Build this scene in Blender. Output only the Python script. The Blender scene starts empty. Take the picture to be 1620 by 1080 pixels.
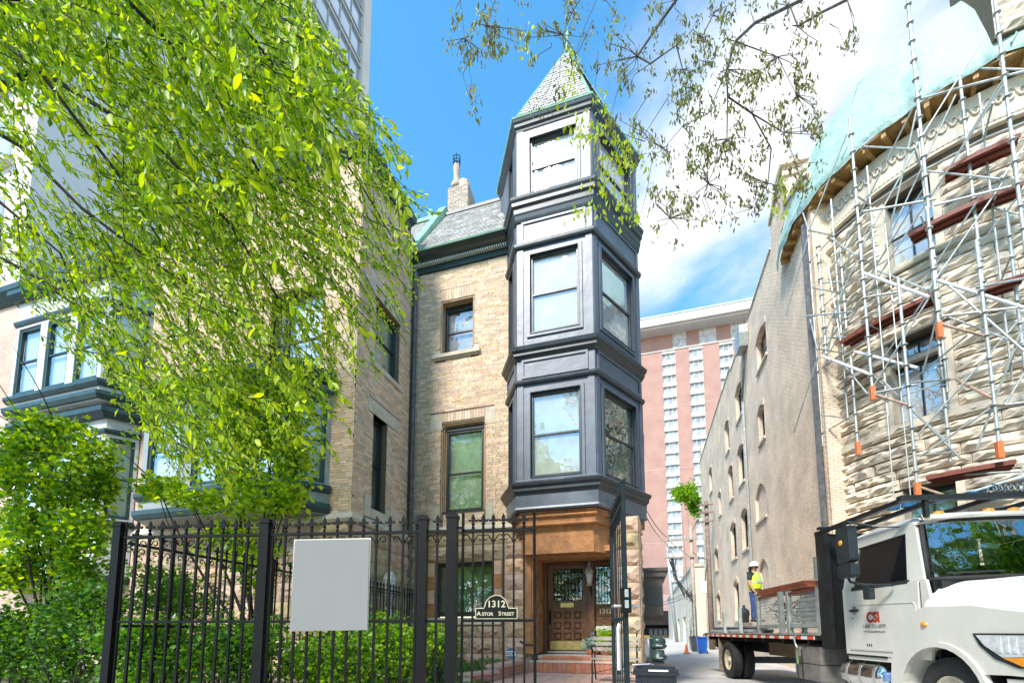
import bpy, math, random
import numpy as np
from mathutils import Vector, Matrix
random.seed(7); rng = np.random.default_rng(7)
scene = bpy.context.scene
col = scene.collection
R = math.radians
# ------------------------------------------------------------------ camera
F, PX, PY = 715.3, 810.0, 926.4
PITCH, YAW, H = R(5.72), R(16.37), 1.35
cd = bpy.data.cameras.new('camera'); cam = bpy.data.objects.new('camera', cd); col.objects.link(cam)
cam.location = (0, 0, H); cam.rotation_euler = (math.pi/2 + PITCH, 0, YAW)
cd.sensor_fit = 'HORIZONTAL'; cd.sensor_width = 36.0; cd.lens = 36.0*F/1620.0
cd.shift_y = (PY-540.0)/1620.0; cd.clip_end = 3000; cd.clip_start = .05
scene.camera = cam
# ------------------------------------------------------------------ world, sun, exposure
SUN_AZ, SUN_EL = 200.0, 48.0        # compass style: direction the light comes from (clockwise from +Y)
w = bpy.data.worlds.new('World'); scene.world = w; w.use_nodes = True
nt = w.node_tree; nt.nodes.clear(); N = nt.nodes.new; L = nt.links.new
out = N('ShaderNodeOutputWorld'); bg = N('ShaderNodeBackground'); L(bg.outputs[0], out.inputs[0])
sky = N('ShaderNodeTexSky'); sky.sky_type = 'NISHITA'; sky.sun_disc = False
sky.sun_elevation = R(SUN_EL); sky.sun_rotation = R(SUN_AZ); sky.air_density = 1.0; sky.dust_density = .1; sky.ozone_density = 1.3
tc = N('ShaderNodeTexCoord'); sep = N('ShaderNodeSeparateXYZ'); L(tc.outputs['Generated'], sep.inputs[0])
mz = N('ShaderNodeMath'); mz.operation = 'MAXIMUM'; mz.inputs[1].default_value = 0.0; L(sep.outputs[2], mz.inputs[0])
ad = N('ShaderNodeMath'); ad.operation = 'ADD'; ad.inputs[1].default_value = .16; L(mz.outputs[0], ad.inputs[0])
dx = N('ShaderNodeMath'); dx.operation = 'DIVIDE'; L(sep.outputs[0], dx.inputs[0]); L(ad.outputs[0], dx.inputs[1])
dy = N('ShaderNodeMath'); dy.operation = 'DIVIDE'; L(sep.outputs[1], dy.inputs[0]); L(ad.outputs[0], dy.inputs[1])
cmb = N('ShaderNodeCombineXYZ'); L(dx.outputs[0], cmb.inputs[0]); L(dy.outputs[0], cmb.inputs[1])
cmp_ = N('ShaderNodeMapping'); cmp_.inputs['Location'].default_value = (-6.085, 5.763, 14.757); cmp_.inputs['Scale'].default_value = (1.0, 1.15, 1); L(cmb.outputs[0], cmp_.inputs[0])
cn = N('ShaderNodeTexNoise'); cn.inputs['Scale'].default_value = 1.05; cn.inputs['Detail'].default_value = 9; cn.inputs['Roughness'].default_value = .52; cn.inputs['Distortion'].default_value = .25
L(cmp_.outputs[0], cn.inputs['Vector'])
cr = N('ShaderNodeValToRGB'); cr.color_ramp.elements[0].position = .495; cr.color_ramp.elements[1].position = .66; L(cn.outputs['Fac'], cr.inputs[0])
cr.color_ramp.interpolation = 'EASE'
cmix = N('ShaderNodeMixRGB'); L(cr.outputs[0], cmix.inputs[0]); shs = N('ShaderNodeHueSaturation'); shs.inputs['Saturation'].default_value = 1.28; shs.inputs['Hue'].default_value = .485; shs.inputs['Value'].default_value = .92; L(sky.outputs[0], shs.inputs['Color']); L(shs.outputs[0], cmix.inputs[1]); 
cn2 = N('ShaderNodeTexNoise'); cn2.inputs['Scale'].default_value = 2.4; cn2.inputs['Detail'].default_value = 7; L(cmp_.outputs[0], cn2.inputs['Vector'])
cr2 = N('ShaderNodeValToRGB'); cr2.color_ramp.elements[0].position = .35; cr2.color_ramp.elements[1].position = .62; cr2.color_ramp.elements[0].color = (1.8, 1.9, 2.1, 1); cr2.color_ramp.elements[1].color = (3.3, 3.3, 3.32, 1); L(cn2.outputs['Fac'], cr2.inputs[0]); L(cr2.outputs[0], cmix.inputs[2])
L(cmix.outputs[0], bg.inputs[0]); bg.inputs[1].default_value = .10
sd = bpy.data.lights.new('sun', 'SUN'); so = bpy.data.objects.new('sun', sd); col.objects.link(so)
sd.energy = 1.5; sd.angle = R(12); sd.color = (1, .95, .87)
az = R(SUN_AZ); el = R(SUN_EL)
sun_from = Vector((math.sin(az)*math.cos(el), math.cos(az)*math.cos(el), math.sin(el)))
so.rotation_euler = sun_from.to_track_quat('Z', 'Y').to_euler(); so.location = (-10, -10, 40)
vs = scene.view_settings; vs.view_transform = 'Standard'; vs.look = 'None'; vs.gamma = 1; vs.use_curve_mapping = False; vs.exposure = 2.2
scene.render.engine = 'CYCLES'
scene.cycles.max_bounces = 8; scene.cycles.transparent_max_bounces = 16
# ------------------------------------------------------------------ pixel helpers (photo pixels, 1620 x 1080)
FWD = np.array([-math.sin(YAW)*math.cos(PITCH), math.cos(YAW)*math.cos(PITCH), math.sin(PITCH)])
RT = np.array([math.cos(YAW), math.sin(YAW), 0]); UP = np.cross(RT, FWD); CP = np.array([0, 0, H])
def ray(x, y): return FWD + RT*(x-PX)/F - UP*(y-PY)/F
def atD(x, y, d): return CP + ray(x, y)*d
def onY(x, y, Y): d = ray(x, y); return CP + d*(Y/d[1])
def onX(x, y, X): d = ray(x, y); return CP + d*(X/d[0])
def onP(x, y, p, q):
    d = ray(x, y); n = np.array([-(q[1]-p[1]), q[0]-p[0], 0.0]); return CP + d*(((np.array([p[0], p[1], 0])-CP)@n)/(d@n))
def onCyl(x, y, c, r):
    d = ray(x, y); o = CP[:2]-np.array(c); a = d[:2]@d[:2]; b = o@d[:2]; D = b*b-a*(o@o-r*r)
    if D < 0: D = 0
    return CP + d*((-b-math.sqrt(D))/a)
# ------------------------------------------------------------------ materials
MATS = {}
def nodes(m):
    m.use_nodes = True; t = m.node_tree; t.nodes.clear(); return t, t.nodes.new, t.links.new
def mat(name, c, rough=.7, var=.15, scale=6.0, bump=.15, metal=0.0, c2=None, island=0.0, bscale=None, spec=.5, coat=0.0, dirt=0.0, hue=1.0, bdist=.02):
    """principled with noise colour variation, optional second colour, per-piece tint, relief"""
    if name in MATS: return MATS[name]
    m = bpy.data.materials.new(name); t, N, L = nodes(m)
    o = N('ShaderNodeOutputMaterial'); b = N('ShaderNodeBsdfPrincipled'); L(b.outputs[0], o.inputs[0])
    b.inputs['Roughness'].default_value = rough; b.inputs['Metallic'].default_value = metal
    b.inputs['Specular IOR Level'].default_value = spec
    if coat: b.inputs['Coat Weight'].default_value = coat; b.inputs['Coat Roughness'].default_value = .08
    tc = N('ShaderNodeTexCoord'); n1 = N('ShaderNodeTexNoise'); n1.inputs['Scale'].default_value = scale; n1.inputs['Detail'].default_value = 8; n1.inputs['Roughness'].default_value = .65
    geo = N('ShaderNodeNewGeometry'); L(geo.outputs['Position'], n1.inputs['Vector'])
    c2 = c2 or tuple(max(0, x*(1-2.2*var)) for x in c)
    ca = tuple(min(1, x*(1+var)) for x in c)
    rp = N('ShaderNodeValToRGB'); rp.color_ramp.elements[0].position = .3; rp.color_ramp.elements[1].position = .7
    rp.color_ramp.elements[0].color = (*c2, 1); rp.color_ramp.elements[1].color = (*ca, 1); L(n1.outputs['Fac'], rp.inputs[0])
    cur = rp.outputs[0]
    if island:
        oi = N('ShaderNodeObjectInfo'); s = N('ShaderNodeMath'); s.operation = 'ADD'; L(geo.outputs['Random Per Island'], s.inputs[0]); L(oi.outputs['Random'], s.inputs[1])
        fr = N('ShaderNodeMath'); fr.operation = 'FRACT'; L(s.outputs[0], fr.inputs[0])
        hs = N('ShaderNodeHueSaturation'); mr = N('ShaderNodeMapRange'); mr.inputs[3].default_value = 1-island; mr.inputs[4].default_value = 1+island*.7; L(fr.outputs[0], mr.inputs[0]); L(mr.outputs[0], hs.inputs['Value'])
        f2 = N('ShaderNodeMath'); f2.operation = 'MULTIPLY'; f2.inputs[1].default_value = 7.31; L(fr.outputs[0], f2.inputs[0]); f3 = N('ShaderNodeMath'); f3.operation = 'FRACT'; L(f2.outputs[0], f3.inputs[0])
        m2 = N('ShaderNodeMapRange'); m2.inputs[3].default_value = .5-.03*hue*min(1, island*3); m2.inputs[4].default_value = .5+.02*hue*min(1, island*3); L(f3.outputs[0], m2.inputs[0]); L(m2.outputs[0], hs.inputs['Hue'])
        m3 = N('ShaderNodeMapRange'); m3.inputs[3].default_value = 1-island*.8; m3.inputs[4].default_value = 1+island*.5; L(f3.outputs[0], m3.inputs[0]); L(m3.outputs[0], hs.inputs['Saturation'])
        L(cur, hs.inputs['Color']); cur = hs.outputs[0]
    if dirt:
        n3 = N('ShaderNodeTexNoise'); n3.inputs['Scale'].default_value = .7; n3.inputs['Detail'].default_value = 10; n3.inputs['Roughness'].default_value = .7
        mp = N('ShaderNodeMapping'); mp.inputs['Scale'].default_value = (1, 1, .35); L(geo.outputs['Position'], mp.inputs[0]); L(mp.outputs[0], n3.inputs['Vector'])
        r3 = N('ShaderNodeValToRGB'); r3.color_ramp.elements[0].position = .42; r3.color_ramp.elements[1].position = .68; L(n3.outputs['Fac'], r3.inputs[0])
        mm = N('ShaderNodeMath'); mm.operation = 'MULTIPLY'; mm.inputs[1].default_value = dirt; L(r3.outputs[0], mm.inputs[0])
        mx = N('ShaderNodeMixRGB'); L(mm.outputs[0], mx.inputs[0]); L(cur, mx.inputs[1]); mx.inputs[2].default_value = (*[x*.35+.02 for x in c], 1); cur = mx.outputs[0]
    L(cur, b.inputs['Base Color'])
    if bump:
        n2 = N('ShaderNodeTexNoise'); n2.inputs['Scale'].default_value = bscale or scale*6; n2.inputs['Detail'].default_value = 6; L(geo.outputs['Position'], n2.inputs['Vector'])
        bp = N('ShaderNodeBump'); bp.inputs['Strength'].default_value = bump; bp.inputs['Distance'].default_value = bdist; L(n2.outputs['Fac'], bp.inputs['Height']); L(bp.outputs[0], b.inputs['Normal'])
        rr = N('ShaderNodeMapRange'); rr.inputs[3].default_value = max(0, rough-.1); rr.inputs[4].default_value = min(1, rough+.1); L(n1.outputs['Fac'], rr.inputs[0]); L(rr.outputs[0], b.inputs['Roughness'])
    MATS[name] = m; return m
def brickmat(name, c1, c2, mortar, bw, bh, ms=.008, vertical_axis='z', bump=.5, rough=.85):
    if name in MATS: return MATS[name]
    m = bpy.data.materials.new(name); t, N, L = nodes(m)
    o = N('ShaderNodeOutputMaterial'); b = N('ShaderNodeBsdfPrincipled'); L(b.outputs[0], o.inputs[0]); b.inputs['Roughness'].default_value = rough
    geo = N('ShaderNodeNewGeometry'); s = N('ShaderNodeSeparateXYZ'); L(geo.outputs['Position'], s.inputs[0])
    a = N('ShaderNodeMath'); a.operation = 'ADD'; L(s.outputs[0], a.inputs[0]); L(s.outputs[1], a.inputs[1])
    cb = N('ShaderNodeCombineXYZ'); L(a.outputs[0], cb.inputs[0])
    if vertical_axis == 'z': L(s.outputs[2], cb.inputs[1])
    else: L(s.outputs[0], cb.inputs[0]); L(s.outputs[1], cb.inputs[1])
    bt = N('ShaderNodeTexBrick'); bt.inputs['Scale'].default_value = 1; bt.inputs['Brick Width'].default_value = bw; bt.inputs['Row Height'].default_value = bh
    bt.inputs['Mortar Size'].default_value = ms; bt.inputs['Mortar Smooth'].default_value = .3; bt.inputs['Color1'].default_value = (*c1, 1); bt.inputs['Color2'].default_value = (*c2, 1); bt.inputs['Mortar'].default_value = (*mortar, 1)
    nz = N('ShaderNodeTexNoise'); nz.inputs['Scale'].default_value = 12; nz.inputs['Detail'].default_value = 6; L(geo.outputs['Position'], nz.inputs['Vector'])
    vm = N('ShaderNodeVectorMath'); vm.operation = 'SCALE'; vm.inputs['Scale'].default_value = .012; L(nz.outputs['Color'], vm.inputs[0])
    va = N('ShaderNodeVectorMath'); va.operation = 'ADD'; L(cb.outputs[0], va.inputs[0]); L(vm.outputs[0], va.inputs[1]); L(va.outputs[0], bt.inputs['Vector'])
    n2 = N('ShaderNodeTexNoise'); n2.inputs['Scale'].default_value = .8; n2.inputs['Detail'].default_value = 9; n2.inputs['Roughness'].default_value = .7; L(geo.outputs['Position'], n2.inputs['Vector'])
    mr = N('ShaderNodeMapRange'); mr.inputs[1].default_value = .3; mr.inputs[2].default_value = .7; mr.inputs[3].default_value = .70; mr.inputs[4].default_value = 1.2; L(n2.outputs['Fac'], mr.inputs[0])
    mu = N('ShaderNodeMixRGB'); mu.blend_type = 'MULTIPLY'; mu.inputs[0].default_value = 1; L(bt.outputs['Color'], mu.inputs[1]); L(mr.outputs[0], mu.inputs[2]); L(mu.outputs[0], b.inputs['Base Color'])
    iv = N('ShaderNodeMath'); iv.operation = 'SUBTRACT'; iv.inputs[0].default_value = 1; L(bt.outputs['Fac'], iv.inputs[1])
    ns = N('ShaderNodeMath'); ns.operation = 'MULTIPLY_ADD'; ns.inputs[1].default_value = .6; L(nz.outputs['Fac'], ns.inputs[0]); L(iv.outputs[0], ns.inputs[2])
    bp = N('ShaderNodeBump'); bp.inputs['Strength'].default_value = bump; bp.inputs['Distance'].default_value = .03; L(ns.outputs[0], bp.inputs['Height']); L(bp.outputs[0], b.inputs['Normal'])
    MATS[name] = m; return m
def glassmat(name, refl=.35, tint=(1, 1, 1), rough=.02, wavy=.02):
    if name in MATS: return MATS[name]
    m = bpy.data.materials.new(name); t, N, L = nodes(m); o = N('ShaderNodeOutputMaterial')
    tr = N('ShaderNodeBsdfTransparent'); tr.inputs[0].default_value = (*tint, 1); gl = N('ShaderNodeBsdfGlossy'); gl.inputs['Roughness'].default_value = rough
    geo = N('ShaderNodeNewGeometry'); nz = N('ShaderNodeTexNoise'); nz.inputs['Scale'].default_value = 2.2; nz.inputs['Detail'].default_value = 2; L(geo.outputs['Position'], nz.inputs['Vector'])
    bp = N('ShaderNodeBump'); bp.inputs['Strength'].default_value = 1; bp.inputs['Distance'].default_value = wavy; L(nz.outputs['Fac'], bp.inputs['Height']); L(bp.outputs[0], gl.inputs['Normal'])
    lw = N('ShaderNodeLayerWeight'); lw.inputs[0].default_value = .25; mr = N('ShaderNodeMapRange'); mr.inputs[3].default_value = refl; mr.inputs[4].default_value = min(1, refl+.5); L(lw.outputs['Facing'], mr.inputs[0])
    mx = N('ShaderNodeMixShader'); L(mr.outputs[0], mx.inputs[0]); L(tr.outputs[0], mx.inputs[1]); L(gl.outputs[0], mx.inputs[2]); L(mx.outputs[0], o.inputs[0])
    MATS[name] = m; return m
def leafmat(name, c, c2, tr=.45, rough=.45):
    if name in MATS: return MATS[name]
    m = bpy.data.materials.new(name); t, N, L = nodes(m); o = N('ShaderNodeOutputMaterial')
    geo = N('ShaderNodeNewGeometry'); oi = N('ShaderNodeObjectInfo'); s = N('ShaderNodeMath'); s.operation = 'ADD'; L(geo.outputs['Random Per Island'], s.inputs[0]); L(oi.outputs['Random'], s.inputs[1]); f = N('ShaderNodeMath'); f.operation = 'FRACT'; L(s.outputs[0], f.inputs[0])
    rp = N('ShaderNodeValToRGB'); rp.color_ramp.elements[0].color = (*c2, 1); rp.color_ramp.elements[1].color = (*c, 1); L(f.outputs[0], rp.inputs[0])
    d = N('ShaderNodeBsdfPrincipled'); d.inputs['Roughness'].default_value = rough; L(rp.outputs[0], d.inputs['Base Color']); d.inputs['Specular IOR Level'].default_value = .35
    tl = N('ShaderNodeBsdfTranslucent'); hs = N('ShaderNodeHueSaturation'); hs.inputs['Hue'].default_value = .485; hs.inputs['Saturation'].default_value = 1.15; hs.inputs['Value'].default_value = 1.9; L(rp.outputs[0], hs.inputs['Color']); L(hs.outputs[0], tl.inputs[0])
    mx = N('ShaderNodeMixShader'); mx.inputs[0].default_value = tr; L(d.outputs[0], mx.inputs[1]); L(tl.outputs[0], mx.inputs[2]); L(mx.outputs[0], o.inputs[0])
    MATS[name] = m; return m
M = lambda n: MATS[n] if isinstance(n, str) else n
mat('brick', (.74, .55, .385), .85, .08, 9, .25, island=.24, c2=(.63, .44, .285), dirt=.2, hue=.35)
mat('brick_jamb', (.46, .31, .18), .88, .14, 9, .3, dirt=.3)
mat('mortar', (.22, .16, .11), .95, .15, 20, .3)
mat('limestone', (.62, .54, .42), .85, .10, 5, .2, dirt=.25)
mat('brownstone', (.46, .205, .075), .8, .2, 4, .7, c2=(.20, .085, .03), dirt=.6, bscale=16)
mat('rock_pink', (.58, .38, .28), .92, .12, 4, .7, island=.2, c2=(.42, .28, .17), bscale=14, dirt=.3, hue=.4)
mat('rock_olive', (.48, .38, .23), .92, .16, 4, .7, island=.2, c2=(.34, .24, .13), bscale=14, dirt=.35, hue=.4)
mat('rock_joint', (.36, .27, .19), .95, .1, 8, .3)
mat('turret_paint', (.135, .158, .20), .42, .14, 2.2, .5, bscale=2.6, dirt=.6, spec=.6)
mat('turret_dark', (.035, .045, .055), .38, .15, 3, .08, dirt=.3, spec=.6)
mat('verdigris_dark', (.022, .06, .062), .45, .2, 3, .15, c2=(.01, .03, .034))
mat('verdigris', (.22, .42, .30), .65, .18, 3, .2, c2=(.12, .28, .2))
mat('slate', (.52, .50, .47), .7, .12, 5, .3, island=.3)
mat('window_paint', (.02, .024, .025), .4, .2, 5, .05)
mat('window_white', (.62, .61, .58), .5, .08, 5, .05)
mat('drape_sky_white', (.78, .78, .77), .8, .04, 2, 0)  # white stands in for sky mirrored in the panes; drapery in the stone bow
mat('backing_grey', (.62, .61, .64), .8, .05, 2, 0)  # plain grey backing behind window panes
mat('mirrored_pale', (.66, .71, .67), .8, .12, 2, .1)  # pale reflection in the lower turret panes, put into the backing colour
mat('mirrored_green', (.10, .20, .13), .9, .5, 2.2, 0, c2=(.05, .09, .06))  # mottled green stands in for trees mirrored in the glass
mat('mirrored_frost', (.36, .50, .38), .9, .3, 2.0, 0, c2=(.22, .36, .22))  # paler green backing, painted as the trees mirrored in upper panes
mat('interior_dark', (.012, .014, .014), .9, .3, 2, 0)
glassmat('pane_clear', .18); glassmat('pane_sky', .13); glassmat('pane_dark', .05); glassmat('windscreen', .38, (.75, .85, .78), .01, .03)
mat('lead_pipe', (.16, .16, .165), .55, .25, 6, .2, metal=.3, dirt=.4)
mat('iron_black', (.004, .0043, .005), .5, .25, 30, .12, spec=.22)
mat('iron_worn', (.010, .022, .028), .45, .3, 20, .15, c2=(.006, .010, .012), spec=.25)
mat('brass', (.62, .48, .20), .35, .15, 8, .08, metal=.85)
mat('steel', (.55, .56, .56), .35, .12, 8, .1, metal=.8)
mat('galvanised', (.50, .53, .50), .5, .16, 5, .15, metal=.45, dirt=.35)
mat('oak', (.135, .055, .024), .42, .2, 5, .15, c2=(.06, .024, .011))
mat('oak_light', (.20, .10, .05), .55, .2, 5, .2, c2=(.10, .05, .025))
mat('step_brick', (.50, .19, .11), .8, .1, 6, .2, island=.16, hue=.4)
mat('step_joint', (.52, .47, .42), .9, .1, 8, .2)
mat('terrace', (.58, .36, .28), .85, .08, 6, .2)
mat('soil', (.09, .065, .04), .95, .3, 6, .5)
mat('concrete', (.50, .475, .44), .9, .10, 1.2, .25, dirt=.35, bscale=30)
mat('asphalt', (.14, .135, .13), .92, .15, 2, .3, bscale=40)
mat('sidewalk', (.48, .46, .42), .9, .1, 2, .2, bscale=30)
brickmat('alley_brick', (.93, .74, .56), (.86, .67, .49), (.68, .52, .38), .22, .078, .013, bump=1.0)
mat('alley_front', (.72, .55, .42), .9, .1, 3, .3)
brickmat('wing_brick', (.62, .47, .31), (.52, .37, .23), (.28, .2, .14), .215, .064, .006)
brickmat('pink_brick', (.66, .47, .37), (.58, .40, .30), (.45, .34, .27), .215, .07, .008)
mat('tower_stone', (.74, .65, .52), .92, .10, 3, .6, island=.13, c2=(.62, .52, .39), bscale=12, dirt=.25, hue=.4)
mat('tower_joint', (.13, .10, .07), .95, .1, 5, .3)
mat('tower_smooth', (.68, .60, .48), .85, .08, 3, .2, dirt=.3)
mat('tarp', (.27, .42, .40), .65, .2, 2.2, 1.0, c2=(.34, .46, .38), bscale=2.2, bdist=.12, dirt=.25)
mat('tarp_blue', (.07, .35, .55), .5, .2, 2, .3)
mat('eave_wood', (.42, .25, .08), .7, .25, 4, .2, c2=(.22, .12, .04))
mat('deck_red', (.20, .045, .022), .6, .2, 6, .2, c2=(.12, .03, .02))
mat('collar_orange', (.75, .20, .06), .5, .12, 9, .1)
mat('truck_white', (.62, .60, .54), .30, .05, 1.2, .02, coat=.5, bscale=2, dirt=.10)
mat('truck_black', (.014, .015, .017), .42, .3, 6, .06, dirt=.2)
mat('rubber', (.018, .018, .019), .75, .3, 10, .2, dirt=.3)
mat('mud', (.22, .17, .13), .9, .25, 6, .3)
mat('plastic_dark', (.02, .03, .035), .35, .2, 6, .05)
mat('red_tape', (.70, .08, .03), .4, .06, 9, 0); mat('white_tape', (.75, .75, .72), .4, .05, 9, 0)
mat('logo_red', (.36, .03, .012), .45, .05, 9, 0); mat('letter_dark', (.10, .085, .075), .5, .1, 9, 0)
mat('lamp_amber', (.80, .30, .03), .25, .1, 9, 0); mat('lamp_clear', (.60, .62, .62), .12, .15, 14, .3, spec=.8)
mat('chrome', (.70, .70, .69), .15, .08, 5, .05, metal=1)
mat('wood_pole', (.24, .18, .14), .9, .25, 4, .4, c2=(.13, .095, .07))
mat('wood_grey', (.42, .36, .29), .9, .2, 4, .4)
mat('bin_blue', (.015, .13, .55), .4, .1, 5, .05); mat('bin_grey', (.06, .065, .07), .5, .15, 5, .05)
mat('bin_black', (.012, .016, .026), .4, .2, 5, .08, dirt=.15)
mat('cone_orange', (.85, .16, .03), .5, .08, 5, .05)
mat('meter_green', (.022, .05, .045), .35, .2, 8, .08)
mat('board_grey', (.205, .205, .205), .6, .015, 3, 0); mat('board_edge', (.66, .66, .52), .6, .05, 3, 0)
mat('plaque_black', (.006, .008, .006), .5, .15, 9, .05, spec=.2); mat('plaque_gold', (.58, .52, .36), .4, .1, 9, 0)
mat('skin', (.50, .28, .18), .55, .08, 9, .05); mat('jeans', (.035, .075, .22), .85, .25, 9, .3); mat('shirt_dark', (.02, .03, .03), .85, .2, 9, .2)
mat('vest', (.55, .78, .02), .6, .06, 9, .15); mat('vest_band', (.50, .50, .48), .3, .05, 9, 0); mat('helmet', (.80, .80, .78), .25, .03, 5, 0); mat('boot', (.05, .04, .035), .7, .2, 9, .1)
mat('high_brick', (.43, .255, .205), .9, .06, .4, 0, c2=(.37, .21, .165)); mat('high_pale', (.72, .70, .66), .8, .05, .5, 0); mat('high_stone', (.62, .60, .57), .9, .25, 1.2, .5); mat('high_soffit', (.62, .58, .53), .8, .05, .3, 0)
mat('high_glass', (.40, .42, .42), .2, .25, .35, 0); mat('high_pink', (.56, .36, .31), .9, .06, .4, 0)
mat('garage_dark', (.025, .012, .013), .6, .2, 1, 0); mat('yellow_kerb', (.60, .42, .06), .8, .2, 1, 0)
mat('tower_pane', (.38, .50, .62), .06, .12, .15, 0, metal=.4); mat('tower_mullion', (.55, .52, .47), .6, .06, .5, 0); mat('tower_band', (.70, .60, .50), .8, .05, .5, 0)
mat('pale_stucco', (.66, .62, .59), .85, .06, 1, .1); mat('cream_wall', (.66, .58, .46), .9, .08, 1, .1)
mat('bark', (.045, .036, .03), .95, .3, 8, .6); mat('bark_grey', (.14, .115, .10), .95, .3, 8, .6)
mat('wire', (.03, .03, .03), .6, .1, 5, 0)
leafmat('leaf_bright', (.33, .48, .018), (.15, .31, .012), .5); leafmat('leaf_lime', (.50, .58, .035), (.30, .46, .022), .5)
leafmat('leaf_mid', (.15, .32, .018), (.06, .17, .012), .4); leafmat('leaf_dark', (.07, .18, .02), (.03, .09, .012), .3); leafmat('leaf_cover', (.17, .30, .06), (.07, .17, .03), .3)
leafmat('leaf_olive', (.24, .30, .05), (.17, .125, .07), .4); leafmat('leaf_silver', (.35, .48, .45), (.18, .30, .26), .2)
# ------------------------------------------------------------------ objects
def link(o, parent=None):
    col.objects.link(o)
    if parent is not None:
        o.parent = parent
        if parent.type == 'EMPTY': o.matrix_parent_inverse = Matrix.Translation(-Vector(parent.location))
    return o
def tag(o, label=None, cat=None, group=None, kind=None):
    if label: o['label'] = label
    if cat: o['category'] = cat
    if group: o['group'] = group
    if kind: o['kind'] = kind
    return o
def thing(name, loc, label, cat, group=None):
    o = bpy.data.objects.new(name, None); o.location = loc; o.empty_display_size = .2; col.objects.link(o)
    return tag(o, label, cat, group)
class MB:
    """collects shapes into one mesh; fr = (origin, u axis) of a wall: local u along it, n out of it, z up"""
    def __init__(s, fr=None): s.v = []; s.f = []; s.fr = fr
    def P(s, u, n, z):
        if s.fr is None: return (u, n, z)
        (ox, oy), (ux, uy) = s.fr; return (ox+ux*u+uy*n, oy+uy*u-ux*n, z)
    def poly(s, pts, flip=False):
        b = len(s.v); s.v += [tuple(p) for p in pts]; idx = list(range(b, b+len(pts))); s.f.append(idx[::-1] if flip else idx)
    def box(s, u0, u1, n0, n1, z0, z1):
        if u0 > u1: u0, u1 = u1, u0
        if n0 > n1: n0, n1 = n1, n0
        b = len(s.v)
        for z in (z0, z1):
            for (u, n) in ((u0, n0), (u1, n0), (u1, n1), (u0, n1)): s.v.append(s.P(u, n, z))
        fs = [(0, 3, 2, 1), (4, 5, 6, 7), (0, 1, 5, 4), (1, 2, 6, 5), (2, 3, 7, 6), (3, 0, 4, 7)]
        for f in fs: s.f.append([b+i for i in (f if s.fr is None else f[::-1])])
        return s
    def prism(s, pts, n0, n1):
        """polygon in (u,z) pushed from n0 to n1"""
        b = len(s.v); k = len(pts)
        for n in (n0, n1):
            for (u, z) in pts: s.v.append(s.P(u, n, z))
        s.f.append([b+i for i in range(k)]); s.f.append([b+k+i for i in range(k)][::-1])
        for i in range(k): j = (i+1) % k; s.f.append([b+i, b+k+i, b+k+j, b+j])
        return s
    def slab(s, pts, z0, z1):
        b = len(s.v); k = len(pts)
        for z in (z0, z1):
            for (x, y) in pts: s.v.append((x, y, z))
        s.f.append([b+i for i in range(k)][::-1]); s.f.append([b+k+i for i in range(k)])
        for i in range(k): j = (i+1) % k; s.f.append([b+i, b+j, b+k+j, b+k+i])
        return s
    def tube(s, pts, r, n=6, close=False):
        pts = [Vector(p) for p in pts]; m = len(pts); rs = r if isinstance(r, (list, tuple)) else [r]*m
        b = len(s.v); prev = None
        for i, p in enumerate(pts):
            d = (pts[min(i+1, m-1)]-pts[max(i-1, 0)])
            d = d.normalized() if d.length > 1e-9 else Vector((0, 0, 1))
            if prev is None: a = d.orthogonal().normalized()
            else:
                a = prev - d*prev.dot(d); a = a.normalized() if a.length > 1e-6 else d.orthogonal().normalized()
            prev = a; c = d.cross(a)
            for k in range(n):
                t = 2*math.pi*k/n; s.v.append(tuple(p+(a*math.cos(t)+c*math.sin(t))*rs[i]))
        for i in range(m-1):
            for k in range(n):
                q = (k+1) % n; s.f.append([b+i*n+k, b+i*n+q, b+(i+1)*n+q, b+(i+1)*n+k])
        s.f.append([b+k for k in range(n)][::-1]); s.f.append([b+(m-1)*n+k for k in range(n)])
        return s
    def lathe(s, c, prof, n=12, axis='z', squash=1.0):
        b = len(s.v); c = Vector(c); m = len(prof)
        ax = {'z': (Vector((1, 0, 0)), Vector((0, 1, 0)), Vector((0, 0, 1)))}.get(axis) if isinstance(axis, str) else None
        if ax is None:
            d = Vector(axis).normalized(); a = Vector((0, 0, 1)).cross(d); a = a.normalized() if a.length > 1e-6 else Vector((1, 0, 0)); ax = (a, d.cross(a), d)
        for (r, z) in prof:
            for k in range(n):
                t = 2*math.pi*k/n; s.v.append(tuple(c+ax[0]*(r*math.cos(t))+ax[1]*(r*math.sin(t)*squash)+ax[2]*z))
        for i in range(m-1):
            for k in range(n):
                q = (k+1) % n; s.f.append([b+i*n+k, b+i*n+q, b+(i+1)*n+q, b+(i+1)*n+k])
        s.f.append([b+k for k in range(n)][::-1]); s.f.append([b+(m-1)*n+k for k in range(n)])
        return s
    def sweep(s, line, prof, close=False):
        """prof [(out, z)] carried along a plan polyline with mitred corners; outward is right of travel"""
        k = len(line); offs = []
        for i in range(k):
            def nrm(a, b):
                dx, dy = b[0]-a[0], b[1]-a[1]; l = math.hypot(dx, dy); return (dy/l, -dx/l)
            a = line[i-1] if (i > 0 or close) else None; c = line[(i+1) % k] if (i < k-1 or close) else None
            if a is None: nx, ny = nrm(line[i], c)
            elif c is None: nx, ny = nrm(a, line[i])
            else:
                n1 = nrm(a, line[i]); n2 = nrm(line[i], c); q = 1+n1[0]*n2[0]+n1[1]*n2[1]; nx, ny = (n1[0]+n2[0])/q, (n1[1]+n2[1])/q
            offs.append((nx, ny))
        b = len(s.v); m = len(prof)
        for i in range(k):
            for (o, z) in prof: s.v.append((line[i][0]+offs[i][0]*o, line[i][1]+offs[i][1]*o, z))
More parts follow.
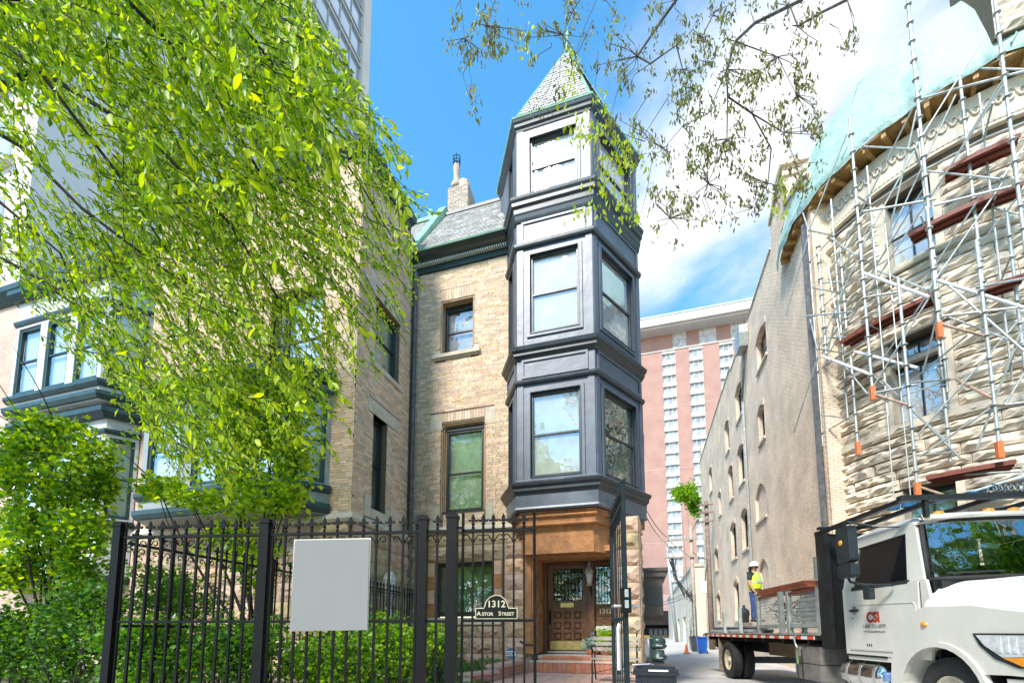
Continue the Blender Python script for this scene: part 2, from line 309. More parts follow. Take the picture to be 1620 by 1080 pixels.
        for i in range(k if close else k-1):
            j = (i+1) % k
            for q in range(m-1): s.f.append([b+i*m+q, b+j*m+q, b+j*m+q+1, b+i*m+q+1])
        if not close:
            s.f.append([b+q for q in range(m)]); s.f.append([b+(k-1)*m+q for q in range(m)][::-1])
        return s
    def mesh(s, name, m, smooth=False):
        me = bpy.data.meshes.new(name); me.from_pydata(s.v, [], s.f); me.materials.append(M(m) if isinstance(m, str) else m)
        if smooth: me.polygons.foreach_set('use_smooth', [True]*len(me.polygons))
        me.update(); return me
    def build(s, name, m, parent=None, smooth=False):
        return link(bpy.data.objects.new(name, s.mesh(name, m, smooth)), parent)
def inst(name, me, loc, parent, rot=(0, 0, 0), scale=(1, 1, 1)):
    o = bpy.data.objects.new(name, me); o.location = loc; o.rotation_euler = rot; o.scale = scale; return link(o, parent)
def text(name, s, size, o, u, m, parent, extrude=.002, align='CENTER', spacing=1.0, bold=0.0, shear=0.0):
    """flat lettering standing on a wall: o = centre of baseline, u = reading direction (2d)"""
    cu = bpy.data.curves.new(name, 'FONT'); cu.body = s; cu.size = size; cu.align_x = align; cu.extrude = extrude; cu.space_character = spacing; cu.offset = bold; cu.resolution_u = 3; cu.shear = shear
    tmp = bpy.data.objects.new(name+'_tmp', cu); col.objects.link(tmp); dg = bpy.context.evaluated_depsgraph_get(); me = bpy.data.meshes.new_from_object(tmp.evaluated_get(dg)); bpy.data.objects.remove(tmp)
    n = np.empty(len(me.vertices)*3); me.vertices.foreach_get('co', n); n = n.reshape(-1, 3)
    ux, uy = u; nx, ny = uy, -ux
    w_ = np.stack([o[0]+ux*n[:, 0]+nx*n[:, 2], o[1]+uy*n[:, 0]+ny*n[:, 2], o[2]+n[:, 1]], 1)
    me.vertices.foreach_set('co', w_.ravel()); me.materials.clear(); me.materials.append(M(m)); me.update(); me.name = name
    return link(bpy.data.objects.new(name, me), parent)
# leaves ------------------------------------------------------------
def leaf_mesh(name, P, D, S, m, parent, wid=.36, curl=.18, kind=None):
    """P centres, D directions (tip), S lengths: four-vertex folded leaves in one mesh"""
    P = np.asarray(P, float); D = np.asarray(D, float); n = len(P); S = np.broadcast_to(np.asarray(S, float), (n,))
    D = D/np.linalg.norm(D, axis=1)[:, None]; A = rng.normal(size=(n, 3)); A[:, 2] *= .45
    W = np.cross(D, A); W /= (np.linalg.norm(W, axis=1)[:, None]+1e-9); Nn = np.cross(W, D)
    s = S[:, None]; V = np.stack([P-D*s*.5, P+W*s*wid+Nn*s*curl*.6, P+D*s*.5-Nn*s*curl*.4, P-W*s*wid+Nn*s*curl*.6], 1).reshape(-1, 3)
    i = np.arange(n)*4; Fc = np.stack([i, i+1, i+2, i, i+2, i+3], 1).reshape(-1)
    me = bpy.data.meshes.new(name); me.vertices.add(4*n); me.vertices.foreach_set('co', V.ravel()); me.loops.add(6*n); me.loops.foreach_set('vertex_index', Fc)
    me.polygons.add(2*n); me.polygons.foreach_set('loop_start', np.arange(2*n)*3); me.polygons.foreach_set('loop_total', np.full(2*n, 3)); me.update(calc_edges=True); me.materials.append(M(m))
    o = link(bpy.data.objects.new(name, me), parent)
    if kind: o['kind'] = kind
    return o
def big_leaf(name, m, wid=.2):
    b = MB(); n = 5
    for k in range(n+1):
        t = k/n; ww = wid*math.sin(math.pi*min(1, t*.92+.04))**.8; z = -.12*t*t
        for x in (-ww, 0, ww): b.v.append((x, t, z+abs(x)*.35))
    for k in range(n):
        for q in (0, 1): a = k*3+q; b.f.append([a, a+1, a+4, a+3])
    return b.mesh(name, m, True)
def dir_rot(d, roll=0.0):
    return (Matrix.Rotation(0, 3, 'Z') @ Vector(d).to_track_quat('Y', 'Z').to_matrix() @ Matrix.Rotation(roll, 3, 'Y')).to_euler()
# window -------------------------------------------------------------
def window(parent, fr, u0, u1, z0, z1, n=-.12, frame='window_paint', pane='pane_clear', back='interior_dark', fw=.055, mull=(.5,), vm=(), name='window', back_n=.10):
    """sash window: frame mesh with panes and a backing (drapery, dark room, or colour standing in for mirrored sky and trees) as sub-parts"""
    b = MB(fr); d = .05
    b.box(u0, u0+fw, n-d, n+.02, z0, z1); b.box(u1-fw, u1, n-d, n+.02, z0, z1); b.box(u0+fw, u1-fw, n-d, n+.018, z1-fw, z1); b.box(u0+fw, u1-fw, n-d, n+.03, z0, z0+fw*1.2)
    for q in mull:
        zz = z0+(z1-z0)*q; b.box(u0+fw, u1-fw, n-d, n+.006, zz-.022, zz+.022)
    for q in vm:
        uu = u0+(u1-u0)*q; b.box(uu-.02, uu+.02, n-d, n+.008, z0+fw, z1-fw)
    o = b.build(name, frame, parent)
    zs = [z0+fw*1.2]+[z0+(z1-z0)*q for q in mull]+[z1-fw]; us = [u0+fw]+[u0+(u1-u0)*q for q in vm]+[u1-fw]
    for i in range(len(zs)-1):
        for j in range(len(us)-1):
            nn = n-.02-.012*(i % 2); MB(fr).box(us[j]-.004, us[j+1]+.004, nn-.004, nn, zs[i]-.004, zs[i+1]+.004).build('pane', pane, o)
    MB(fr).box(u0+.01, u1-.01, n-back_n-.02, n-back_n, z0+.01, z1-.01).build('pane_backing', back, o)
    return o
def wall_cells(b, u0, u1, z0, z1, n0, n1, holes):
    """solid wall with rectangular openings, cut into butted boxes"""
    us = sorted({u0, u1, *[h[0] for h in holes], *[h[1] for h in holes]}); us = [u for u in us if u0 <= u <= u1]
    for i in range(len(us)-1):
        a, c = us[i], us[i+1]; m = (a+c)/2; hs = sorted([(h[2], h[3]) for h in holes if h[0] < m < h[1]]); z = z0
        for (p, q) in hs:
            if p > z: b.box(a, c, n0, n1, z, p)
            z = max(z, q)
        if z < z1: b.box(a, c, n0, n1, z, z1)
BRICK_LEFT = [300]
def brick_skin(fr, part, u0, u1, z0, z1, holes, bl=.215, bh=.064, j=.007, proud=.010, m='brick', own=None):
    """every brick its own box standing proud of the mortar; the largest in view as single parts, the rest joined"""
    rest = MB(fr); cache = {}; rows = int((z1-z0)/bh)
    for r in range(rows):
        za = z0+r*bh+j/2; zb = za+bh-j; u = u0-(bl/2 if r % 2 else 0) - random.choice((0, 0, .02))
        while u < u1:
            L_ = bl*random.choice((1, 1, 1, 1.35, .75)); a = max(u, u0)+j/2; c = min(u+L_, u1)-j/2; u += L_
            if c-a < .03: continue
            segs = [(a, c)]
            for (h0, h1, hz0, hz1) in holes:
                if zb > hz0+.002 and za < hz1-.002:
                    ns = []
                    for (p, q) in segs:
                        if q <= h0 or p >= h1: ns.append((p, q))
                        else:
                            if p < h0-.02: ns.append((p, h0-.002))
                            if q > h1+.02: ns.append((h1+.002, q))
                    segs = ns
            for (p, q) in segs:
                if q-p < .02: continue
                pr = proud+random.uniform(-.003, .004)
                if own is not None and BRICK_LEFT[0] > 0 and own(r, p, q):
                    wd = round(q-p, 2); wd = max(.02, wd-.005)
                    key = (wd,)
                    if key not in cache:
                        t_ = MB(((0, 0), fr[1])); t_.box(-wd/2, wd/2, 0, proud, -(bh-j)/2, (bh-j)/2); cache[key] = t_.mesh('brick', m)
                    pt = rest.P((p+q)/2, random.uniform(-.002, .004), (za+zb)/2); inst('brick', cache[key], pt, part); BRICK_LEFT[0] -= 1
                else: rest.box(p, q, -.002, pr, za, zb)
    if rest.v: tag(rest.build('brick_field', m, part), kind='stuff')
def rock(name, fr, u0, u1, z0, z1, m, parent, proud=.09, nu=4, nz=3, depth=.02):
    """rock-faced block: pinned margin, rough bulging face"""
    b = MB(fr); g = []; nu = max(4, min(9, int((u1-u0)/.075))); nz = max(4, min(6, int((z1-z0)/.065)))
    for i in range(nz+1):
        for k in range(nu+1):
            e = min(k, nu-k, i, nz-i); n = .012 if e == 0 else proud*(random.uniform(.25, .8) if e == 1 else random.uniform(.55, 1.15))
            uu = u0+(u1-u0)*k/nu; zz = z0+(z1-z0)*i/nz
            if e: uu += random.uniform(-.3, .3)*(u1-u0)/nu; zz += random.uniform(-.3, .3)*(z1-z0)/nz
            g.append(b.P(uu, n, zz))
    w1 = nu+1
    b.v += g
    for i in range(nz):
        for k in range(nu): a = i*w1+k; q = [a, a+1, a+w1+1, a+w1]; b.f += [[q[0], q[1], q[2]], [q[0], q[2], q[3]]] if random.random() < .5 else [[q[0], q[1], q[3]], [q[1], q[2], q[3]]]
    ring = list(range(w1)) + [i*w1+nu for i in range(1, nz+1)] + [nz*w1+k for k in range(nu-1, -1, -1)] + [i*w1 for i in range(nz-1, 0, -1)]
    s = len(b.v); uz = []
    for r_ in ring:
        i, k = divmod(r_, w1); b.v.append(b.P(u0+(u1-u0)*k/nu, -depth, z0+(z1-z0)*i/nz))
    for q in range(len(ring)): t = (q+1) % len(ring); b.f.append([ring[q], s+q, s+t, ring[t]])
    return b.build(name, m, parent)
def ashlar(fr, part, u0, u1, z0, z1, holes, mats, ch=.37, proud=.09, bl=.55):
    rows = max(1, round((z1-z0)/ch)); hh = (z1-z0)/rows
    for r in range(rows):
        za, zb = z0+r*hh+.006, z0+(r+1)*hh-.006; cuts = {u0, u1}
        for h in holes:
            if zb > h[2]+.03 and za < h[3]-.03: cuts |= {h[0], h[1]}
        cs = sorted(c for c in cuts if u0 <= c <= u1)
        for i in range(len(cs)-1):
            a, c = cs[i], cs[i+1]; m_ = (a+c)/2; blocked = False; zz0, zz1 = za, zb
            for h in holes:
                if h[0] < m_ < h[1] and zb > h[2]+.03 and za < h[3]-.03:
                    if za >= h[2]-.001 and zb <= h[3]+.001: blocked = True
                    elif za < h[2]: zz1 = h[2]-.004
                    else: zz0 = h[3]+.004
            if blocked or zz1-zz0 < .05: continue
            k = max(1, round((c-a)/bl*random.uniform(.8, 1.2))); ws = np.cumsum([0]+[random.uniform(.7, 1.3) for _ in range(k)]); ws = a+(c-a)*ws/ws[-1]
            for q in range(k): rock('stone_block', fr, ws[q]+.005, ws[q+1]-.005, zz0, zz1, random.choice(mats), part, proud)
# ================================================================== SETTING
def sheet(name, x0, x1, y0, y1, z, m, th=None):
    b = MB()
    if th: b.box(x0, x1, y0, y1, z-th, z)
    else: b.poly([(x0, y0, z), (x1, y0, z), (x1, y1, z), (x0, y1, z)])
    return tag(b.build(name, m), kind='structure')
sheet('ground', -600, 600, -300, 900, 0, 'asphalt')
sheet('alley_pavement', .25, 5.28, 8.0, 99, .006, 'concrete')
sheet('front_pavement', -30, 30, -1.6, 7.99, .010, 'sidewalk')
# joints and cracks are pieces of the alley slab: dark filled seams lying in it
for yy in (14.2, 19.5, 26, 34, 44, 58):
    sheet('alley_joint', .25, 5.28, yy, yy+.035, .010, 'asphalt')
sheet('garden_bed', -6.0, -2.75, 4.4, 10.5, .36, 'soil', .36)
sheet('neighbour_bed', -20, -6.2, 4.1, 7.9, .30, 'soil', .30)
sheet('terrace', -2.74, -.12, 4.1, 10.09, .42, 'terrace', .42)
sheet('side_bed', -.11, .24, 8.2, 11.3, .16, 'soil', .16)
# terrace paving tiles, each a piece of the terrace
ter = bpy.data.objects['terrace']; tme = MB(); tme.box(-.148, .148, -.148, .148, 0, .008); tme = tme.mesh('tile', mat('tile', (.60, .36, .27), .8, .07, 6, .15, island=.10))
for i in range(8):
    for k in range(8):
        inst('tile', tme, (-2.58+i*.303, 9.92-k*.303, .421), ter)
# ================================================================== MAIN TOWNHOUSE
YF = 10.6; FM = ((0, YF), (1, 0))
house = thing('townhouse', (-3.0, 11.5, 0), 'tan brick townhouse with dark grey hexagonal corner turret and pink stone base', 'house')
hw_up = (-5.15, -4.16, 8.80, 10.37); hw_lo = (-5.08, -3.81, 4.40, 6.84); hw_base = (-5.17, -3.57, 1.70, 3.10)
b = MB(FM); wall_cells(b, -6.0, -2.9, 4.05, 11.32, -.32, 0, [hw_up, hw_lo]); wall = b.build('brick_wall', 'mortar', house)
skin_holes = [hw_up, hw_lo, (-5.30, -4.99, 8.62, 8.95), (-4.26, -4.02, 8.62, 8.95), (-5.15, -4.16, 10.37, 10.70),
              (-5.42, -3.58, 6.80, 7.14), (-5.30, -4.99, 4.05, 4.62), (-3.86, -3.62, 4.05, 4.62)]
brick_skin(FM, wall, -6.0, -2.95, 4.05, 11.30, skin_holes, own=lambda r, p, q: q-p > .12 and p > -5.9 and 2 < r < 44)
# soldier-course arches, jamb linings and limestone blocks round the two brick windows
lint = MB(FM)
for k in range(13): lint.box(-5.15+k*.0762+.004, -5.15+(k+1)*.0762-.004, -.05, .012, 10.372, 10.69)
lint.build('flat_arch', 'brick', house)
lint = MB(FM)
for k in range(15): lint.box(-5.08+.02+k*.0807+.004, -5.08+.02+(k+1)*.0807-.004, -.05, .012, 6.90, 7.13)
lint.build('flat_arch', 'brick', house)
for (a, c, z0, z1) in ((-5.42, -5.06, 6.70, 7.14), (-3.84, -3.56, 6.70, 7.14), (-5.30, -5.085, 4.06, 4.62), (-3.805, -3.62, 4.06, 4.62), (-5.30, -5.155, 8.68, 8.95), (-4.155, -4.02, 8.68, 8.95)):
    MB(FM).box(a, c, -.03, .016, z0, z1).build('corner_stone', 'limestone', house)
# moulded jambs (stepped reveals) of the lower window, rounded at the head
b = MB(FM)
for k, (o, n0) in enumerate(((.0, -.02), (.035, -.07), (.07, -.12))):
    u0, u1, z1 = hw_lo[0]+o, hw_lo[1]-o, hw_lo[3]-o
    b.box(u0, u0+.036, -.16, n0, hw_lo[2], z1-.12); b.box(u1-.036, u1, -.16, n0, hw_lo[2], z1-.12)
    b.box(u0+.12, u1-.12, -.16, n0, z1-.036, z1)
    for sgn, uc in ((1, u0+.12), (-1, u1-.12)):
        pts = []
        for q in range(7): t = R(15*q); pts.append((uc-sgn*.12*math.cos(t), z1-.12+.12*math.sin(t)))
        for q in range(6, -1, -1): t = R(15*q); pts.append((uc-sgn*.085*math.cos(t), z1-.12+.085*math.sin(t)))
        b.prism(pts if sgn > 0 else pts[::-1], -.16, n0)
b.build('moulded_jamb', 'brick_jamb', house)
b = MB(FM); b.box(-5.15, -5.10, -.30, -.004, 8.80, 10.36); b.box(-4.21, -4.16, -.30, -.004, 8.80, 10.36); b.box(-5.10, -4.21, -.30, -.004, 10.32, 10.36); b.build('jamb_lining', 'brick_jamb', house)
b = MB(FM); b.box(-5.36, -3.98, -.25, .09, 8.70, 8.80); b.box(-5.34, -4.0, -.25, .05, 8.655, 8.70); b.build('window_sill', 'limestone', house)
window(house, FM, -5.09, -4.22, 8.82, 10.22, -.22, 'window_paint', 'pane_sky', 'backing_grey', mull=(.52,), fw=.06)
MB(FM).box(-5.09, -4.22, -.28, -.2, 10.22, 10.32).build('window_head', 'window_paint', house)
window(house, FM, -4.97, -3.92, 4.46, 6.66, -.14, 'window_paint', 'pane_clear', 'mirrored_frost', mull=(.47,), fw=.06)
b = MB(FM); b.box(-5.0, -3.89, -.2, -.1, 6.66, 6.77); b.box(-5.06, -3.83, -.2, -.06, 4.40, 4.46); b.build('window_head', 'window_paint', house)
# cornice, dentils, gutter
CL = [(-6.3, YF), (-3.2, YF)]
b = MB(); b.sweep(CL, [(-.05, 11.30), (.06, 11.30), (.06, 11.34), (.045, 11.36), (.045, 11.46), (-.05, 11.46)]); b.build('frieze', 'verdigris_dark', house)
for k in range(46):
    u = -6.02+k*.063
    if u > -3.1: break
    if k == 0:
        dm = MB(); dm.box(-.016, .016, -.07, .05, 0, .055); dm = dm.mesh('dentil', mat('dentil', (.72, .76, .74), .6, .1, 8, .1))
    inst('dentil', dm, (u, YF-.10, 11.47), house)
b = MB(); b.sweep(CL, [(-.05, 11.46), (.06, 11.465), (.06, 11.53), (.20, 11.535), (.22, 11.56), (.30, 11.58), (.36, 11.63), (.40, 11.655), (-.05, 11.656)]); b.build('cornice', 'turret_dark', house)
b = MB(); b.sweep(CL, [(-.02, 11.657), (.42, 11.657), (.43, 11.685), (.40, 11.72), (-.02, 11.74)]); b.build('gutter', 'verdigris', house)
# slate roof
def slate_roof(parent, x0, x1, y0, z0, y1, z1):
    Lr = math.hypot(y1-y0, z1-z0); cy, sz = (y1-y0)/Lr, (z1-z0)/Lr
    b = MB(); b.poly([(x0, y0, z0-.03), (x1, y0, z0-.03), (x1, y1, z1-.03), (x0, y1, z1-.03)]); b.poly([(x0, y1, z1-.03), (x1, y1, z1-.03), (x1, y1+2.2, z1-3.2), (x0, y1+2.2, z1-3.2)])
    o = b.build('roof', 'slate', parent)
    s = MB(); ex = .15; rows = int(Lr/ex)
    for r in range(rows):
        t0 = r*ex; t1 = t0+ex+.05; x = x0-(.1 if r % 2 else 0)
        while x < x1:
            w_ = random.uniform(.15, .23); a, c = max(x, x0)+.004, min(x+w_, x1)-.004; x += w_
            if c-a < .02: continue
            up = .026+random.uniform(0, .006); lo = .008
            tt0 = t0+random.uniform(-.006, .006)
            q = [(a, y0+cy*tt0-sz*up, z0+sz*tt0+cy*up), (c, y0+cy*tt0-sz*up, z0+sz*tt0+cy*up), (c, y0+cy*t1-sz*lo, z0+sz*t1+cy*lo), (a, y0+cy*t1-sz*lo, z0+sz*t1+cy*lo)]
            s.poly(q); s.poly([q[0], (a, y0+cy*tt0, z0+sz*tt0), (c, y0+cy*tt0, z0+sz*tt0), q[1]])
    tag(s.build('slates', 'slate', o), kind='stuff'); return o
roof = slate_roof(house, -5.86, -2.6, 10.24, 11.70, 12.3, 14.78)
b = MB(); b.box(-5.86, -2.4, 12.22, 12.38, 14.74, 14.84); b.build('ridge_cap', 'lead_pipe', roof)
# raking copper coping between the two roofs with knobs
b = MB(((-5.97, 0), (0, 1))); b.prism([(10.14, 11.70), (10.30, 11.66), (12.5, 14.95), (12.5, 15.15), (12.30, 15.15)], -.12, .12); cop = b.build('raking_coping', 'verdigris', house)
kn = MB(); kn.lathe((0, 0, 0), [(.05, 0), (.03, .03), (.075, .09), (.06, .15), (.01, .18)], 8); kn = kn.mesh('knob', 'galvanised', True)
for k in range(11):
    t = k/10.5; inst('knob', kn, (-6.06, 10.35+1.95*t, 11.93+3.12*t), cop, (R(-35), 0, 0), (.8, .8, .8))
# chimney of brick with pot
ch = b = MB(); b.box(-6.03, -5.30, 12.8, 13.4, 14.2, 16.35); chim = b.build('chimney', mat('chim_mortar', (.33, .27, .21), .9, .1, 8, .2), house)
for fr, (a, c) in ((((0, 12.8), (1, 0)), (-6.03, -5.30)), (((-5.30, 0), (0, 1)), (12.8, 13.4))):
    sk = MB(fr)
    for r in range(23):
        u = a-(.1 if r % 2 else 0)
        while u < c:
            p, q = max(u, a)+.004, min(u+.2, c)-.004; u += .2
            if q-p > .02: sk.box(p, q, -.002, random.uniform(.008, .02), 14.5+r*.08+.004, 14.5+(r+1)*.08-.004)
    tag(sk.build('chimney_bricks', mat('chimney_brick', (.46, .38, .30), .9, .12, 8, .25, island=.2, hue=.3), chim), kind='stuff')
b = MB(); b.slab([(-5.95, 12.85), (-5.38, 12.85), (-5.38, 13.35), (-5.95, 13.35)], 16.35, 16.42); b.lathe((-5.55, 13.05, 16.2), [(.2, 0), (.2, .45), (.05, .5)], 10); b.build('chimney_cap', 'alley_front', chim)
b = MB(); b.lathe((-5.80, 12.98, 16.4), [(.20, 0), (.18, .2), (.11, .26), (.10, .5), (.125, .85), (.10, .95)], 12); b.build('chimney_pot', mat('terracotta', (.48, .36, .29), .85, .12, 5, .2), chim, True)
b = MB()
for z in (17.38, 17.5, 17.62): b.tube([(-5.80+.12*math.cos(t), 12.98+.12*math.sin(t), z) for t in np.linspace(0, 2*math.pi, 11)], .012, 5)
for k in range(5): t = k*1.2566; b.tube([(-5.80+.12*math.cos(t), 12.98+.12*math.sin(t), z) for z in (17.3, 17.68)], .01, 5)
b.build('pot_cage', 'iron_black', chim)
# downpipe in the corner
b = MB(); b.tube([(-5.86, 10.47, z) for z in (.5, 4, 4.1, 7.6, 11.3)], .055, 8); 
for z in (3.0, 5.4, 7.7, 10): b.tube([(-5.86, 10.47, z), (-5.86, 10.47, z+.09)], .068, 8)
b.build('downpipe', 'lead_pipe', house)
# ---- stone base
b = MB(FM); wall_cells(b, -6.0, -2.56, .30, 3.86, -.3, .05, [hw_base]); base = b.build('stone_base', 'rock_joint', house)
FB = ((0, YF-.05), (1, 0))
ashlar(FB, base, -5.98, -2.62, .42, 3.52, [(-5.45, -3.35, 1.50, 3.52)], ['rock_pink', 'rock_pink', 'rock_olive'], .37, .09, .6)
ashlar(FB, base, -5.98, -5.47, 1.52, 3.52, [], ['rock_olive', 'rock_pink'], .37, .09, .5)
rock('stone_block', FB, -5.98, -3.1, 3.54, 3.84, 'rock_olive', base, .07); rock('stone_block', FB, -5.45, -3.35, 3.12, 3.50, 'rock_olive', base, .12); rock('stone_block', FB, -3.08, -2.62, 3.54, 3.84, 'rock_pink', base, .07)
for (a, c) in ((-5.45, -5.18), (-3.56, -3.36)):
    for k in range(4): MB(FB).box(a, c, -.03, .03, 1.70+k*.35+.004, 1.70+(k+1)*.35-.004).build('quoin', 'rock_pink' if k % 2 else 'brownstone', base)
b = MB(FB); b.box(-5.45, -3.36, -.1, .07, 1.52, 1.70); b.build('window_sill', 'limestone', base)
window(house, FM, -5.16, -3.58, 1.72, 3.10, -.10, 'window_paint', 'pane_clear', 'mirrored_green', mull=(), fw=.10)
b = MB(); b.sweep([(-6.0, YF), (-3.0, YF)], [(-.02, 3.862), (.12, 3.862), (.16, 3.90), (.10, 3.98), (.02, 4.05), (-.02, 4.05)]); b.build('string_course', 'limestone', house)
# ---- hexagonal turret
SD = 1.83; tB = (-2.76, 9.82); tC = (-.93, 9.82); tA = (tB[0]-.5*SD, tB[1]+.866*SD); SR = 2.02; tD = (tC[0]+.5*SR, tC[1]+.866*SR); tE = (tC[0], tC[1]+1.732*SD); tG = (tB[0], tB[1]+1.732*SD)
HEX = [tA, tB, tC, tD, tE, tG]; FRONTLINE = [tA, tB, tC, tD]
FA = (tA, (.5, -.866)); FF = (tB, (1, 0)); FR = (tC, (.5, .866)); FE = (tD, (-.5, .866)); FG = (tE, (-1, 0)); FH = (tG, (-.5, -.866))
WZ = [(4.90, 6.85), (8.42, 10.34), (11.98, 13.48)]
tw = thing_t = None
b = MB(FF); hl = [(.30, SD-.30, a-.08, c+.08) for (a, c) in WZ]; wall_cells(b, 0, SD, 4.10, 14.0, -.12, 0, hl)
b2 = MB(FR); wall_cells(b2, 0, SR, 4.10, 14.0, -.12, 0, [(.26, SR-.34, a-.08, c+.08) for (a, c) in WZ])
b3 = MB(FA); ha = [(1.12, 1.60, a-.08, c+.08) for (a, c) in WZ]+[(.35, .58, 12.0, 12.7)]; wall_cells(b3, 0, SD, 4.10, 14.0, -.12, 0, ha)
tb = MB()
for q in (b, b2, b3):
    o_ = len(tb.v); tb.v += q.v; tb.f += [[i+o_ for i in f] for f in q.f]
for fr in (FE, FG, FH):
    q = MB(fr); q.box(0, SD, -.12, 0, 11.0, 14.0); o_ = len(tb.v); tb.v += q.v; tb.f += [[i+o_ for i in f] for f in q.f]
turret = tb.build('turret', 'turret_paint', house)
def ring(fr, u0, u1, z0, z1, wd, n0, n1, name='window_casing', m='turret_paint', parent=turret):
    b = MB(fr); b.box(u0-wd, u0, n0, n1, z0-wd, z1+wd); b.box(u1, u1+wd, n0, n1, z0-wd, z1+wd); b.box(u0, u1, n0, n1, z1, z1+wd); b.box(u0, u1, n0, n1, z0-wd, z0)
    return b.build(name, m, parent)
TW = [('mirrored_pale', 'pane_clear'), ('drape_sky_white', 'pane_sky'), ('drape_sky_white', 'pane_sky')]  # turret backings coloured as mirrored trees below and white sky above
for i, (a, c) in enumerate(WZ):
    for fr, u0, u1 in ((FF, .30, SD-.30), (FR, .26, SR-.34), (FA, 1.12, 1.60)):
        ring(fr, u0+.02, u1-.02, a-.06, c+.06, .07, -.002, .035); ring(fr, u0+.035, u1-.035, a-.045, c+.045, .015, -.06, .05, m='turret_dark')
        back, pn = TW[i]
        if fr is FR and i == 0: back, pn = 'mirrored_green', 'pane_sky'
        window(house, fr, u0+.02, u1-.02, a-.06, c+.06, -.045, 'turret_dark', pn, back, fw=.065, mull=(.5,), back_n=.05)
    # corner pilaster strips
    for fr in (FF, FR, FA):
        s = MB(fr); lo, hi = (4.72, 7.12) if i == 0 else ((8.08, 10.58) if i == 1 else (11.93, 13.79))
        s.box(.012, .16, .002, .022, lo, hi); s.build('corner_strip', 'turret_paint', turret); s = MB(fr); LE = SR if fr is FR else SD; s.box(LE-.16, LE-.012, .002, .022, lo, hi); s.build('corner_strip', 'turret_paint', turret)
ring(FA, .37, .56, 12.02, 12.68, .04, 0, .03); MB(FA).box(.36, .57, -.10, -.06, 12.01, 12.69).build('slot_glass', 'high_glass', turret)
# raised frames of the frieze panels between storeys
for (z0, z1) in ((7.32, 7.68), (10.80, 11.24)):
    for fr, u0, u1 in ((FF, .17, SD-.2), (FR, .14, SR-.16), (FA, .95, SD-.14)):
        ring(fr, u0, u1, z0, z1, .05, .001, .035, 'panel_frame'); MB(fr).box(u0+.001, u1-.001, -.01, .006, z0+.001, z1-.001).build('panel', 'turret_paint', turret)
# skirt and cornices
def turret_band(name, prof, m='turret_dark', line=FRONTLINE): MB().sweep(line, prof).build(name, m, turret)
turret_band('skirt', [(-.10, 4.10), (.02, 4.08), (.06, 4.12), (.05, 4.16), (.03, 4.18), (.05, 4.44), (-.05, 4.45)], 'turret_paint')
turret_band('cornice', [(-.05, 4.45), (.05, 4.45), (.06, 4.49), (.12, 4.53), (.12, 4.60), (.17, 4.64), (.19, 4.70), (.17, 4.72), (-.05, 4.78)])
turret_band('sill_course', [(-.02, 4.70), (.09, 4.76), (.02, 4.82), (-.02, 4.82)], 'turret_paint')
turret_band('string_moulding', [(-.02, 7.10), (.06, 7.12), (.08, 7.16), (.085, 7.21), (.03, 7.24), (-.02, 7.25)])
turret_band('cornice', [(-.02, 7.72), (.03, 7.74), (.05, 7.78), (.10, 7.82), (.10, 7.88), (.15, 7.92), (.17, 8.00), (.15, 8.02), (.02, 8.10), (-.02, 8.10)])
turret_band('string_moulding', [(-.02, 10.58), (.06, 10.60), (.08, 10.64), (.085, 10.70), (.03, 10.73), (-.02, 10.74)])
turret_band('cornice', [(-.02, 11.30), (.03, 11.32), (.05, 11.37), (.07, 11.46), (.09, 11.50), (.10, 11.62), (.15, 11.66), (.155, 11.74), (.19, 11.80), (.20, 11.86), (.17, 11.89), (.02, 11.96), (-.02, 11.96)])
turret_band('eave_moulding', [(-.02, 13.80), (.02, 13.81), (.03, 13.86), (.07, 13.90), (.08, 13.96), (.11, 14.00), (.13, 14.06), (-.02, 14.07)], line=HEX+[tA])
MB().sweep(HEX, [(-.1, 14.07), (.14, 14.07), (.15, 14.11), (.11, 14.15), (-.1, 14.2)], True).build('gutter', 'verdigris', turret)
# hexagonal spire with slates
cx, cy = -1.79, tB[1]+.866*SD; apex = (cx+.1, cy, 18.0)
b = MB(); hx = [(cx+(p[0]-cx)*1.03, cy+(p[1]-cy)*1.03, 14.16) for p in HEX]
for i in range(6): b.poly([hx[i], hx[(i+1) % 6], apex])
spire = b.build('spire', 'slate', house)
s = MB()
for i in (5, 0, 1, 2):
    p, q = Vector(hx[i]), Vector(hx[(i+1) % 6]); ap = Vector(apex); nrm = (q-p).cross(ap-p).normalized()
    if nrm.z < 0: nrm = -nrm
    rows = 25
    for r in range(rows):
        t0, t1 = r/rows, min(1, (r+1.25)/rows); a0, c0 = p.lerp(ap, t0), q.lerp(ap, t0); a1, c1 = p.lerp(ap, t1), q.lerp(ap, t1); wd = (c0-a0).length; k = max(1, int(wd/.2))
        for j in range(k):
            f0, f1 = j/k+.008, (j+1)/k-.008; up = nrm*random.uniform(.018, .026)
            s.poly([a0.lerp(c0, f0)+up, a0.lerp(c0, f1)+up, a1.lerp(c1, f1)+nrm*.006, a1.lerp(c1, f0)+nrm*.006])
tag(s.build('slates', mat('slate_pale', (.56, .53, .49), .7, .1, 5, .2, island=.2), spire), kind='stuff')
b = MB()
for i in range(6): b.tube([hx[i], tuple(Vector(hx[i]).lerp(Vector(apex), .97))], .035, 5)
b.build('hip_roll', 'verdigris', spire)
b = MB(); b.lathe((cx+.1, cy, 17.75), [(.16, 0), (.10, .12), (.05, .2), (.09, .3), (.05, .4), (.035, .6), (.07, .68), (.05, .76), (.008, 1.0)], 10); b.build('finial', 'verdigris', spire, True)
